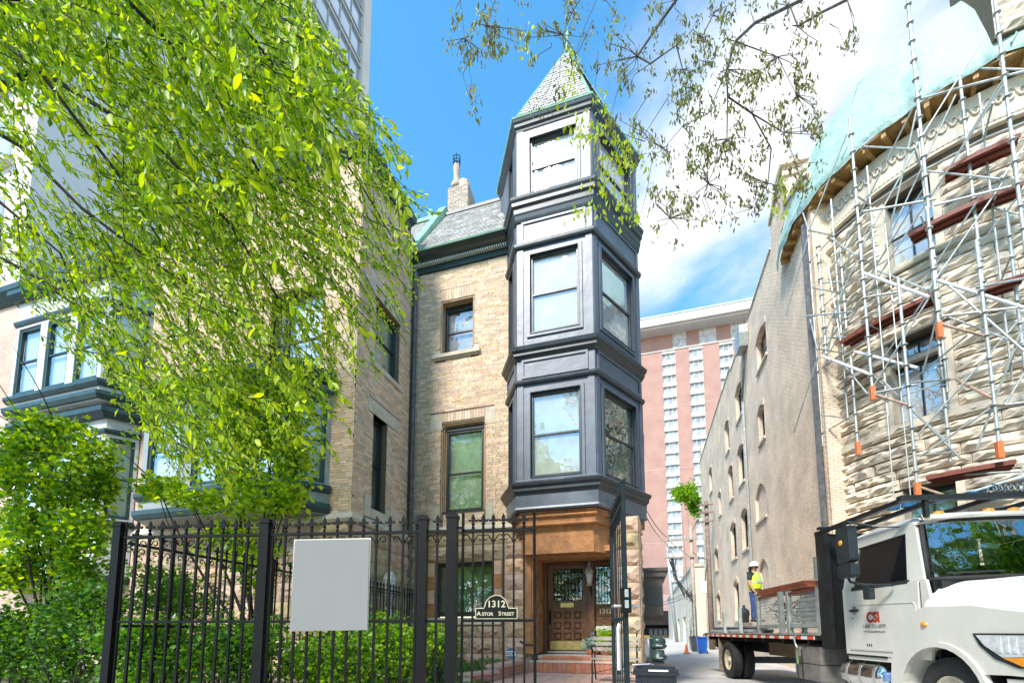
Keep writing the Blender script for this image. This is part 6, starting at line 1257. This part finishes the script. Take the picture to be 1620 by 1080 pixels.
for k in range(4):
    for j in range(2): MB(FT).box(2.1, 4.42-.1*j, -.16-.25*k-.23, -.16-.25*k, 2.225+j*.075, 2.292+j*.075).build('plank', mat('plank_red', (.32, .09, .045), .65, .2, 6, .2, island=.15), bp_)
for u, nn, zt in ((1.05, -.07, 2.0), (-.2, -.07, 1.92)):
    s_ = thing('stake_post', TP(u, nn, zb_), {1.05: 'galvanised stake post on the bed edge nearest the wire cages', -.2: 'galvanised stake post on the bed edge above the rear wheel'}[u], 'post', 'stake posts on the truck bed'); MB(FT).box(u-.04, u+.04, nn-.04, nn+.04, zb_, zt).build('upright', 'galvanised', s_); MB(FT).box(u-.08, u+.08, nn-.06, nn+.06, zb_, zb_+.012).build('foot', 'galvanised', s_)
tpile = thing('tube_pile', TP(.3, -1, zb_), 'bundle of grey scaffold tubes lying on the rear of the bed', 'tubes')
for j in range(5): b = MB(); b.tube([TP(-2.1+random.uniform(0, .2), -.22-.105*j, zb_+.05+(.09 if j % 2 else 0)), TP(1.5+random.uniform(0, .2), -.22-.105*j, zb_+.05+(.09 if j % 2 else 0))], .05, 7); b.build('tube', 'lead_pipe' if j % 3 else 'steel', tpile)
wstk = thing('board_stack', TP(-.42, -1.05, zb_), 'low stack of boards on the bed under the worker', 'boards')
for j in range(5): MB(FT).box(-.95, .1, -1.4, -.74, zb_+.002+j*.062, zb_+.06+j*.062).build('board', 'wood_grey', wstk)
# ---- worker
zf = zb_+.315; wu, wn = -.42, -1.05
wk = thing('person', TP(wu, wn, zf), 'worker in yellow safety vest and white helmet standing on the truck bed', 'person')
wf_ = np.array([.72, -.69, 0]); wf_ /= np.linalg.norm(wf_); wr_ = np.array([wf_[1], -wf_[0], 0]); wo_ = np.array(TP(wu, wn, zf))   # facing right and towards street
def wp(r, f, z): return tuple(wo_+wr_*r+wf_*f+np.array([0, 0, z]))
def skin(name, pts, edges, m, parent, sub=2):
    me = bpy.data.meshes.new(name); me.from_pydata([p[0] for p in pts], edges, []); ob = bpy.data.objects.new(name, me); link(ob, parent); me.materials.append(M(m))
    sk_ = ob.modifiers.new('skin', 'SKIN'); 
    lay = me.skin_vertices[0] if len(me.skin_vertices) else None
    for i, p in enumerate(pts): lay.data[i].radius = (p[1], p[2] if len(p) > 2 else p[1])
    lay.data[0].use_root = True
    s_ = ob.modifiers.new('sub', 'SUBSURF'); s_.levels = sub; s_.render_levels = sub; return ob
def skin_obj(name, pts, edges, m, parent, sub=2):
    me = bpy.data.meshes.new(name+'_t'); me.from_pydata([p[0] for p in pts], edges, []); ob = bpy.data.objects.new(name+'_t', me); col.objects.link(ob)
    sk_ = ob.modifiers.new('skin', 'SKIN')
    if not me.skin_vertices:
        bpy.context.view_layer.objects.active = ob; ob.select_set(True); bpy.ops.mesh.customdata_skin_add()
    for i, p in enumerate(pts): me.skin_vertices[0].data[i].radius = (p[1], p[2] if len(p) > 2 else p[1]); me.skin_vertices[0].data[i].use_root = (i == 0)
    s_ = ob.modifiers.new('sub', 'SUBSURF'); s_.levels = sub; s_.render_levels = sub
    dg = bpy.context.evaluated_depsgraph_get(); m2 = bpy.data.meshes.new_from_object(ob.evaluated_get(dg)); bpy.data.objects.remove(ob); m2.name = name; m2.materials.clear(); m2.materials.append(M(m)); m2.polygons.foreach_set('use_smooth', [True]*len(m2.polygons))
    return link(bpy.data.objects.new(name, m2), parent)
BP = [(wp(0, 0, .95), .13), (wp(0, 0, 1.18), .13), (wp(0, 0, 1.40), .15), (wp(0, .0, 1.50), .06), (wp(0, .01, 1.58), .075), (wp(0, .03, 1.66), .095), (wp(0, .02, 1.74), .07),
      (wp(-.19, 0, 1.43), .06), (wp(-.25, -.02, 1.18), .045), (wp(-.24, .04, .95), .036), (wp(-.23, .06, .86), .035), (wp(.19, 0, 1.43), .06), (wp(.25, .0, 1.18), .045), (wp(.22, .10, .96), .036), (wp(.2, .14, .88), .035),
      (wp(-.10, 0, .88), .09), (wp(-.11, .02, .48), .065), (wp(-.12, -.02, .08), .045), (wp(.10, 0, .88), .09), (wp(.11, .03, .48), .065), (wp(.12, .0, .08), .045)]
BE = [(0, 1), (1, 2), (2, 3), (3, 4), (4, 5), (5, 6), (2, 7), (7, 8), (8, 9), (9, 10), (2, 11), (11, 12), (12, 13), (13, 14), (0, 15), (15, 16), (16, 17), (0, 18), (18, 19), (19, 20)]
body = skin_obj('body', BP, BE, 'skin', wk)
skin_obj('jeans', [(wp(0, 0, .98), .16, .13)]+[(wp(s*.10, 0, .86), .105) for s in (-1, 1)]+[(wp(s*.115, .02, .48), .085) for s in (-1, 1)]+[(wp(s*.12, -.01, .08), .07) for s in (-1, 1)], [(0, 1), (0, 2), (1, 3), (2, 4), (3, 5), (4, 6)], 'jeans', wk)
skin_obj('shirt', [(wp(0, 0, .97), .155, .13), (wp(0, 0, 1.2), .165, .14), (wp(0, 0, 1.42), .165, .12), (wp(0, 0, 1.5), .08), (wp(-.19, 0, 1.44), .085), (wp(-.245, -.01, 1.24), .072), (wp(.19, 0, 1.44), .085), (wp(.245, 0, 1.24), .072)], [(0, 1), (1, 2), (2, 3), (2, 4), (4, 5), (2, 6), (6, 7)], 'shirt_dark', wk)
vb = MB()
for (z, a, c) in ((1.0, .205, .175), (1.1, .215, .19), (1.22, .215, .18), (1.34, .21, .165), (1.44, .18, .13), (1.50, .12, .10)):
    for k in range(20): t = 2*math.pi*k/20; vb.v.append(wp(a*math.cos(t), c*math.sin(t)+.01, z))
for i in range(5):
    for k in range(20): q = (k+1) % 20; vb.f.append([i*20+k, i*20+q, (i+1)*20+q, (i+1)*20+k])
vest = vb.build('safety_vest', 'vest', wk, True)
vb = MB()
for z in (1.16, 1.215):
    for k in range(20): t = 2*math.pi*k/20; vb.v.append(wp(.222*math.cos(t), .194*math.sin(t)+.01, z))
for k in range(20): q = (k+1) % 20; vb.f.append([k, q, 20+q, 20+k])
vb.build('reflective_band', 'vest_band', vest)
for s in (-1, 1): vb = MB(); vb.tube([wp(s*.11, .195, 1.2), wp(s*.12, .175, 1.34), wp(s*.12, .10, 1.475), wp(s*.12, -.08, 1.475), wp(s*.12, -.16, 1.34)], .022, 5); vb.build('reflective_band', 'vest_band', vest)
vb = MB(); vb.lathe(wp(0, .025, 1.685), [(.155, 0), (.150, .012), (.125, .02), (.123, .06), (.10, .12), (.05, .155), (.01, .16)], 18); hat = vb.build('helmet', 'helmet', wk, True)
vb = MB(); vb.v += [wp(-.10, .10, 1.70), wp(.10, .10, 1.70), wp(.08, .20, 1.69), wp(-.08, .20, 1.69)]; vb.f.append([0, 1, 2, 3]); vb.prism; vb.build('helmet_peak', 'helmet', hat)
vb = MB(); vb.lathe(wp(-.115, -.05, 1.60), [(.055, -.03), (.06, 0), (.05, .03)], 10, axis=tuple(-wr_)); vb.build('ear_defender', 'plastic_dark', wk); vb = MB(); vb.lathe(wp(0, -.08, 1.60), [(.05, -.08), (.075, -.03), (.08, .03), (.06, .08)], 10); vb.build('hair', 'boot', wk, True)
vb = MB(); vb.tube([wp(-.08, .10, 1.655), wp(0, .135, 1.655), wp(.08, .10, 1.655)], .016, 5); vb.build('glasses', 'plastic_dark', wk); vb = MB(); vb.tube([wp(0, .11, 1.655), wp(0, .148, 1.615), wp(0, .118, 1.60)], [.010, .016, .008], 6); vb.build('nose', 'skin', wk)
for s in (-1, 1):
    fb = MB(); hx_ = (wp(-.23, .06, .86) if s < 0 else wp(.2, .14, .88)); hv = Vector(hx_)
    for q in range(4): d = Vector(wf_)*(.018*(q-1.5)); fb.tube([hv+d, hv+d+Vector((0, 0, -.05-.005*(q in (1, 2)))), hv+d+Vector(wr_)*.02*-s+Vector((0, 0, -.085-.008*(q in (1, 2))))], [.011, .010, .008], 5)
    fb.tube([hv+Vector(wf_)*.03, hv+Vector(wf_)*.05+Vector((0, 0, -.03)), hv+Vector(wf_)*.05+Vector((0, 0, -.06))], [.012, .011, .009], 5); tag(fb.build('fingers', 'skin', wk))
    fb = MB(); cf = Vector(wp(s*.12, .04, 0)); fb.tube([cf+Vector(wf_)*-.12+Vector((0, 0, .05)), cf+Vector(wf_)*-.04+Vector((0, 0, .075)), cf+Vector(wf_)*.06+Vector((0, 0, .05)), cf+Vector(wf_)*.16+Vector((0, 0, .04))], [.04, .06, .05, .035], 8); fb.build('boot', 'boot', wk, True)
bag = thing('tool_bag', TP(-1.2, -1.0, zb_), 'black bag standing on the bed just left of the worker', 'bag'); b = MB(); b.lathe(TP(-1.2, -1.0, zb_+.0), [(.10, 0), (.14, .06), (.13, .45), (.16, .60), (.14, .72), (.05, .78)], 9); b.build('body', 'rubber', bag, True); b = MB(); b.tube([TP(-1.28, -1.0, zb_+.74), TP(-1.25, -1.0, zb_+.86), TP(-1.15, -1.0, zb_+.86), TP(-1.12, -1.0, zb_+.74)], .02, 6); b.build('strap', 'rubber', bag)
# ================================================================== FOLIAGE
def inpoly(x, y, poly):
    c = False; j = len(poly)-1
    for i in range(len(poly)):
        (xi, yi), (xj, yj) = poly[i], poly[j]
        if (yi > y) != (yj > y) and x < (xj-xi)*(y-yi)/(yj-yi)+xi: c = not c
        j = i
    return c
def clump(c, rad, n, size, subs=14, spread=.38, flat=.55, outward=.5, droop=.1, zmin=None):
    """leaf positions gathered round sub-clumps so that the outline is uneven and gaps stay"""
    c = np.array(c, float); rad = np.array(rad, float); sub = rng.normal(size=(subs, 3)); sub /= np.linalg.norm(sub, axis=1)[:, None]; sub *= rng.uniform(.25, .95, (subs, 1))
    k = rng.integers(0, subs, n); g = rng.normal(size=(n, 3))*spread*np.array([1, 1, .7]); q = sub[k]+g; P = c+q*rad
    D = q*outward+rng.normal(size=(n, 3))*.6; D[:, 2] = D[:, 2]*flat-droop; S = size*rng.uniform(.6, 1.35, n)
    if zmin is not None: m = P[:, 2] > zmin; P, D, S = P[m], D[m], S[m]
    return P, D, S
def twigs(b, base, tips, r0, r1, bend=.3, n=5, sides=5):
    base = Vector(base)
    for t in tips:
        t = Vector(t); mid = base.lerp(t, .5)+Vector((random.uniform(-1, 1), random.uniform(-1, 1), random.uniform(-.2, .8)))*bend*(t-base).length*.3; pts = []; rr = []
        for k in range(n+1): s = k/n; pts.append(base*(1-s)**2+mid*2*s*(1-s)+t*s*s); rr.append(r0+(r1-r0)*s)
        b.tube(pts, rr, sides)
# ---- overhanging street tree, upper left: long drooping sprays
POLY = [(-160, -160), (400, -160), (470, 0), (545, 95), (600, 180), (640, 300), (652, 420), (632, 470), (560, 560), (512, 620), (495, 690), (430, 700), (350, 735), (270, 735), (225, 690), (170, 600), (110, 560), (60, 470), (-60, 400), (-160, 330)]
def dens(x, y):
    d = 1.0
    if x < 190 and 120 < y < 340: d = .22 if y > 170 else .5
    if x < 120 and y > 340: d = .45
    if y > 560: d *= .8
    if x > 520: d *= .55
    if x > 380 and y > 420: d *= .7
    if 120 < x < 330 and 450 < y < 600: d *= .6
    return d
lt = thing('overhanging_tree', (-8.2, 1.6, 0), 'large bright green tree whose drooping leafy sprays fill the upper left', 'tree')
P_, D_, S_ = [], [], []; tw_b = MB(); near = []; cnt = 0
MAINB = [[(-160, 120, 5.2), (30, 230, 5.0), (130, 330, 5.1), (250, 420, 5.3), (380, 500, 5.6), (470, 590, 6.0)], [(-160, 250, 5.6), (0, 320, 5.5), (95, 400, 5.6), (130, 480, 5.8)], [(-160, -60, 4.6), (60, 110, 4.6), (190, 280, 4.8), (230, 345, 5.0), (320, 480, 5.3)], [(-100, -160, 4.4), (180, -20, 4.5), (330, 130, 4.8), (420, 290, 5.2), (500, 400, 5.6), (560, 500, 6.2)], [(200, -160, 5.0), (400, 60, 5.2), (490, 180, 5.6), (570, 290, 6.0), (640, 410, 6.6)], [(60, 110, 4.8), (240, 220, 5.0), (360, 350, 5.3), (440, 470, 5.7), (420, 640, 6.2)], [(-160, 320, 6.0), (60, 440, 6.0), (170, 520, 6.2), (250, 640, 6.4), (300, 720, 6.6)]]
for mb_ in MAINB: tw_b.tube([atD(*q) for q in mb_], [.026*(1-.75*i/(len(mb_)-1)) for i in range(len(mb_))], 6)
while cnt < 3300:
    x, y = random.uniform(-160, 655), random.uniform(-160, 735)
    if not inpoly(x, y, POLY) or random.random() > dens(x, y): continue
    cnt += 1; d0 = (random.uniform(4.3, 6.6) if cnt % 3 else random.uniform(6.4, 8.6))*(.92 if y < 250 else 1.0); ang = R(random.gauss(50, 20)); ln_ = random.uniform(45, 125)
    a = atD(x-math.cos(ang)*ln_*.5, y-math.sin(ang)*ln_*.5, d0); e = atD(x+math.cos(ang)*ln_*.5, y+math.sin(ang)*ln_*.5+8, d0+random.uniform(-.3, .3)); mid = (a+e)/2+np.array([0, 0, .06])
    tw_b.tube([a, mid, e], [.006, .004, .002], 3); dv = e-a; L_ = np.linalg.norm(dv); dv /= L_; sd_ = np.cross(dv, rng.normal(size=3)); sd_ /= np.linalg.norm(sd_); nl = int(L_/.042)
    for k in range(max(6, nl)):
        s = (k+.5)/max(6, nl); p = a*(1-s)**2+mid*2*s*(1-s)+e*s*s; sg = 1 if k % 2 else -1; ld = dv*.75+sd_*sg*.6+np.array([0, 0, -.35])+rng.normal(size=3)*.25; sz = random.uniform(.05, .115)*(1.12 if y < 300 else .95)
        P_.append(p+ld/np.linalg.norm(ld)*sz*.5); D_.append(ld); S_.append(sz)
P_ = np.array(P_); D_ = np.array(D_); S_ = np.array(S_); dist = np.linalg.norm(P_-CP, axis=1)
inview = ((P_-CP)@FWD > 0); order = np.argsort(-(S_/dist)*inview); own_, rest_ = order[:300], order[300:]
blm = big_leaf('leaf', 'leaf_lime', .21)
for i in own_: inst('leaf', blm, tuple(P_[i]-D_[i]/np.linalg.norm(D_[i])*S_[i]*.5), lt, dir_rot(D_[i], random.uniform(-1.2, 1.2)), (S_[i]*1.15,)*3)
sel_ = rng.random(len(rest_)); deep = dist[rest_] > 7.4
for nm_, m_, a_, c_ in (('crown', 'leaf_bright', 0, .48), ('crown_lime', 'leaf_lime', .48, .88), ('crown_mid', 'leaf_mid', .88, 1.01)):  # leaf tones mixed at random through the whole crown
    mk = (sel_ >= a_) & (sel_ < c_); leaf_mesh(nm_, P_[rest_[mk]], D_[rest_[mk]], S_[rest_[mk]], m_, lt, .23, .16, 'stuff')
tw_b.build('twigs', 'bark', lt)['kind'] = 'stuff'
b = MB(); tb0 = (-8.2, 1.6); b.tube([(tb0[0], tb0[1], z) for z in (0, 1, 3, 4.6)]+[tuple(atD(-160, 60, 5.4)*.35+np.array([tb0[0], tb0[1], 5.6])*.65)], [.26, .22, .19, .17, .12], 10); b.build('trunk', 'bark', lt, True)
b = MB()
for mb_ in MAINB: e = Vector(atD(*mb_[0])); s0 = Vector((tb0[0], tb0[1], random.uniform(3.6, 4.6))); b.tube([s0, s0.lerp(e, .5)+Vector((0, 0, .5)), e], [.10, .06, .028], 7)
b.build('limbs', 'bark', lt)['kind'] = 'stuff'
# ---- sparse young-leafed branches, upper right
rt_ = thing('budding_tree', (5.2, -1.8, 0), 'street tree with sparse budding twigs hanging across the sky', 'tree')
BR = [[(1080, -140), (1070, 0), (1040, 42), (1008, 89), (1029, 101), (1070, 72)], [(1330, -140), (1269, 0), (1194, 37), (1163, 66), (1150, 110), (1151, 153), (1190, 180), (1220, 235)], [(1400, -60), (1340, 0), (1300, 20), (1262, 42), (1250, 10)], [(960, -140), (930, -20), (905, 20), (890, 55)], [(820, -120), (790, -20), (770, 40)], [(1150, 110), (1120, 180), (1080, 200), (1050, 235)], [(1190, 180), (1240, 210), (1260, 260)], [(1070, 72), (1080, 110), (1100, 140)], [(1163, 66), (1230, 90), (1260, 150)], [(1130, 20), (1110, 60), (1120, 100)], [(740, -100), (728, 0), (735, 60)], [(1151, 153), (1150, 220), (1120, 290), (1060, 345)], [(1220, 235), (1215, 290), (1190, 330)]]
DB = 6.0; b = MB()
for i, br in enumerate(BR):
    r0 = .024 if i < 3 else .009; b.tube([atD(x, y, DB+.15*math.sin(i+k)) for k, (x, y) in enumerate(br)], [r0*(1-.7*k/(len(br)-1)) for k in range(len(br))], 6)
tp = thing; P_, D_, S_ = [], [], []
REG = [((700, 0, 910, 90), 42), ((720, 60, 900, 190), 12), ((900, 0, 1010, 120), 16), ((960, 60, 1130, 260), 34), ((1080, 110, 1290, 310), 86), ((1030, 230, 1210, 350), 36), ((1140, 0, 1300, 130), 40), ((1010, 0, 1160, 120), 34), ((1280, 150, 1300, 260), 6), ((1330, 30, 1360, 80), 4), ((1020, 300, 1200, 390), 14)]
anch = [np.array(q) for br in BR for q in br]
for (x0, y0, x1, y1), k in REG:
    for _ in range(k):
        x, y = random.uniform(x0, x1), random.uniform(y0, y1); d = DB+random.uniform(-.5, .5); near_ = min(anch, key=lambda q: (q[0]-x)**2+(q[1]-y)**2)
        if random.random() < .8: s = .55; b.tube([atD(*(near_*(1-.35*(math.hypot(*(near_-np.array([x, y]))) > 60))+np.array([x, y])*.35*(math.hypot(*(near_-np.array([x, y]))) > 60)), DB), atD((x+near_[0])/2+random.uniform(-12, 12), (y+near_[1])/2, d), atD(x, y, d)], [.006, .004, .003], 4)
        nl = random.randint(9, 20)
        for q in range(nl):
            p = atD(x+random.gauss(0, 5), y+random.gauss(4, 7), d+random.uniform(-.05, .05)); P_.append(p); D_.append(np.array([random.gauss(0, .4), random.gauss(0, .4), -1])); S_.append(random.uniform(.05, .10))
leaf_mesh('young_leaves', P_, D_, S_, 'leaf_olive', rt_, .17, .15, 'stuff')
P_, D_, S_ = [], [], []
for (x, y, sx, sy, k) in ((925, 210, 18, 14, 70), (950, 195, 12, 25, 60), (985, 235, 18, 18, 90), (1000, 262, 12, 14, 50), (955, 275, 6, 20, 30), (950, 300, 14, 10, 36), (925, 335, 14, 8, 34), (990, 330, 10, 16, 46), (1010, 345, 8, 8, 20), (980, 300, 16, 26, 30), (903, 110, 8, 26, 50), (892, 150, 5, 14, 24), (838, 70, 10, 14, 26), (1238, 300, 7, 22, 44), (1225, 330, 4, 8, 12)):
    for _ in range(k): P_.append(atD(random.gauss(x, sx), random.gauss(y, sy), DB+random.uniform(.2, .7))); D_.append(np.array([random.gauss(0, .35), random.gauss(0, .35), -1])); S_.append(random.uniform(.06, .12))
for (x, y) in ((925, 210), (960, 200), (985, 240), (1000, 270), (950, 300), (925, 335), (990, 330), (1010, 345), (903, 110), (892, 150)): b.tube([atD(x+random.uniform(20, 60), y-random.uniform(90, 140), DB+.3), atD(x+15, y-50, DB+.4), atD(x, y+10, DB+.45)], [.005, .004, .003], 4)
leaf_mesh('fresh_leaves', P_, D_, S_, 'leaf_lime', rt_, .22, .15, 'stuff')
b.build('twigs', 'bark_grey', rt_)['kind'] = 'stuff'
b = MB(); b.tube([(5.2, -1.8, 0), (5.2, -1.8, 3), (5.1, -1.5, 6.5), (4.9, -.8, 9.0)], [.30, .25, .2, .14], 10); b.build('trunk', 'bark_grey', rt_, True)
b = MB()
for br in BR[:5]+[BR[10]]: e = Vector(atD(*br[0], DB)); s0 = Vector((4.95, -.9, 8.6)); b.tube([s0, s0.lerp(e, .5)+Vector((0, 0, .7)), e], [.10, .07, .03], 7)
b.build('limbs', 'bark_grey', rt_)['kind'] = 'stuff'
# ---- garden trees
def garden_tree(name, label, px, d, zbase, blobs, n, size, mats, stems):
    """blobs: (px, py, rx px, ry px, weight)"""
    q = atD(px, 998, d); t_ = thing(name, (q[0], q[1], zbase), label, 'tree'); b = MB(); pts = []
    tot = sum(w_ for *_, w_ in blobs); Ps, Ds, Ss = [], [], []
    for (x, y, rx, ry, w_) in blobs:
        c = atD(x, y, d+random.uniform(-.25, .25)); k = d/F; P, D, S = clump(c, (rx*k, rx*k*.8, ry*k), int(n*w_/tot), size, 12, .36, .35); Ps.append(P); Ds.append(D); Ss.append(S); pts.append(c)
    P, D, S = np.concatenate(Ps), np.concatenate(Ds), np.concatenate(Ss); sel = rng.random(len(P)); lo = 0
    for i, m_ in enumerate(mats): mk = (sel >= i/len(mats)) & (sel < (i+1)/len(mats)); leaf_mesh('crown', P[mk], D[mk], S[mk], m_, t_, .34, .15, 'stuff')
    b.tube([(q[0], q[1], zbase-.05), (q[0]+.03, q[1], zbase+.5), (q[0], q[1]+.02, zbase+1.0)], [.05, .042, .036], 8); tr_ = b.build('trunk', 'bark', t_, True)
    b = MB(); twigs(b, (q[0], q[1], zbase+.75), pts, .026, .006, .4, 5, 6); 
    for c in pts: twigs(b, c, [c+rng.normal(size=3)*.28 for _ in range(6)], .009, .003, .3, 3, 4)
    b.build('limbs', 'bark', t_)['kind'] = 'stuff'; return t_
garden_tree('hornbeam', 'dense layered green hornbeam left of the fence post', 80, 6.3, .3, [(60, 700, 55, 38, 1), (115, 720, 50, 45, 1), (30, 760, 50, 45, 1), (110, 780, 60, 45, 1.2), (40, 830, 55, 45, 1.1), (130, 840, 55, 50, 1.1), (70, 890, 60, 50, 1.2), (130, 900, 35, 40, .7), (15, 900, 40, 50, .8), (90, 675, 40, 22, .5), (160, 770, 22, 40, .5)], 11000, .075, ['leaf_mid', 'leaf_bright', 'leaf_mid', 'leaf_lime'], 4)
garden_tree('slender_maple', 'light green multi-stemmed young tree behind the fence', 405, 6.6, .34, [(400, 620, 70, 45, 1.2), (455, 640, 45, 55, 1.0), (370, 660, 50, 50, .9), (430, 700, 60, 50, 1.2), (470, 730, 35, 40, .7), (380, 740, 40, 45, .7), (420, 780, 60, 40, 1), (300, 790, 50, 25, .6), (250, 770, 35, 25, .5), (360, 850, 45, 50, .7), (410, 880, 40, 55, .7), (455, 790, 30, 30, .5)], 8200, .085, ['leaf_bright', 'leaf_lime', 'leaf_mid', 'leaf_bright'], 5)
garden_tree('alley_tree', 'small green tree rising over the far end of the alley building', 1092, 46, 0, [(1085, 785, 16, 18, 1), (1100, 800, 10, 16, .6), (1075, 780, 10, 12, .5)], 2600, .28, ['leaf_mid', 'leaf_bright'], 3)
# ---- shrubs: each its own plant
def shrub(name, label, x, y, rx, ry, d, n, size, mats, zmin=.3, group=None):
    k = d/F; c = atD(x, y, d); t_ = thing(name, (c[0], c[1], zmin), label, 'shrub', group); P, D, S = clump(c, (rx*k, rx*k*.8, ry*k), n, size, 22, .26, .35, .7, .05, zmin); sel = rng.random(len(P))
    for i, m_ in enumerate(mats): mk = (sel >= i/len(mats)) & (sel < (i+1)/len(mats)); leaf_mesh('foliage', P[mk], D[mk], S[mk], m_, t_, .36, .15, 'stuff')
    b = MB(); twigs(b, (c[0], c[1], zmin-.1), [c+rng.normal(size=3)*np.array([rx*k, rx*k*.8, ry*k])*.5 for _ in range(14)], .014, .004, .4, 4, 4); b.build('stems', 'bark', t_)['kind'] = 'stuff'
shrub('yew_shrub', 'dark green shrub at the bottom left corner', 20, 1010, 75, 75, 5.6, 5200, .055, ['leaf_dark', 'leaf_mid'], .25)
shrub('yew_shrub', 'dark green shrub just left of the first fence post', 125, 1010, 75, 85, 5.4, 5600, .055, ['leaf_dark', 'leaf_mid', 'leaf_dark'], .25)
shrub('yew_shrub', 'dark shrub behind the side fence under the white-capped lamp', 270, 945, 90, 50, 7.6, 3600, .06, ['leaf_dark', 'leaf_mid'], .3)
shrub('yew_shrub', 'leafy green shrub in front of the first fence panel', 240, 1045, 85, 65, 4.75, 4600, .055, ['leaf_mid', 'leaf_dark', 'leaf_mid'], .3)
shrub('yew_shrub', 'leafy green shrub left of the second fence post', 370, 1030, 80, 75, 4.9, 4600, .055, ['leaf_mid', 'leaf_dark'], .3)
shrub('yew_shrub', 'leafy green shrub below the left side of the grey board', 520, 1040, 75, 60, 5.2, 3900, .055, ['leaf_mid', 'leaf_dark', 'leaf_bright'], .3)
shrub('yew_shrub', 'leafy green shrub under the garden lamp', 630, 1030, 65, 60, 5.6, 3900, .055, ['leaf_mid', 'leaf_bright', 'leaf_dark'], .3)
shrub('yew_shrub', 'rounded green shrub below the basement window', 690, 1015, 32, 40, 8.3, 2200, .06, ['leaf_mid', 'leaf_bright'], .35)
gcP = np.stack([rng.uniform(-5.9, -2.85, 9000), rng.uniform(6.5, 10.35, 9000), np.zeros(9000)], 1); gcP[:, 2] = .38+(.10+.32*np.clip((gcP[:, 1]-7.5)/2.4, 0, 1))*rng.random(9000)**.6*(.75+.25*np.sin(gcP[:, 0]*5)*np.sin(gcP[:, 1]*4)); gcD = rng.normal(size=(9000, 3)); gcD[:, 2] = np.abs(gcD[:, 2])*.5
gc_ = leaf_mesh('ground_cover', gcP, gcD, rng.uniform(.04, .075, 9000), 'leaf_cover', None, .36, .15); tag(gc_, 'pale green ground cover filling the garden bed', 'ground cover', kind='stuff')
# potted plants by the door
for (nm, lab, x, y, d, rx, ry, m_, n) in (('potted_hydrangea', 'pale silvery potted plant beside the front door', 937, 1018, 10.6, 12, 14, 'leaf_silver', 420), ('potted_fern', 'green potted plant behind the garden bench', 958, 1008, 10.5, 15, 18, 'leaf_bright', 620)):
    c = atD(x, y, d); t_ = thing(nm, (c[0], c[1], .68), lab, 'plant'); k = d/F; P, D, S = clump(c, (rx*k, rx*k, ry*k), n, .07, 10, .35, .5, .6, .15); leaf_mesh('foliage', P, D, S, m_, t_, .32, .15, 'stuff'); b = MB(); b.lathe((c[0], c[1], .684), [(.09, 0), (.13, .22), (.14, .24), (.12, .24)], 12); b.build('pot', 'step_brick', t_, True)
# ---- street trees across the road (seen mirrored in the windows and the windscreen)
for i, (x, y) in enumerate(((-13, -13), (-6.5, -14), (0, -13.5), (7, -13), (13.5, -14), (12.3, 2.6), (7.4, .6))):
    t_ = thing('street_tree', (x, y, 0), ['broad street tree mirrored at the left of the windows', 'broad street tree mirrored in the lower brick window', 'broad street tree mirrored in the entrance glass', 'broad street tree mirrored in the windscreen', 'broad street tree mirrored at the edge of the windscreen', 'street tree whose foliage fills the right of the windscreen', 'street tree whose foliage fills the left of the windscreen'][i], 'tree', 'street trees across the road')
    b = MB(); b.tube([(x, y, z) for z in (0, 2, 4)], [.22, .18, .15], 8); twigs(b, (x, y, 3.2), [(x+random.uniform(-2, 2), y+random.uniform(-2, 2), random.uniform(6, 11)) for _ in range(9)], .10, .03, .3); b.build('trunk', 'bark', t_)
    P, D, S = clump((x, y, 8.6), (4.0, 3.8, 4.6) if i < 5 else (3.4, 3.4, 3.6), 6500, .38, 30, .24, .6, .4, .1); leaf_mesh('crown', P, D, S, 'leaf_mid', t_, .36, .15, 'stuff')
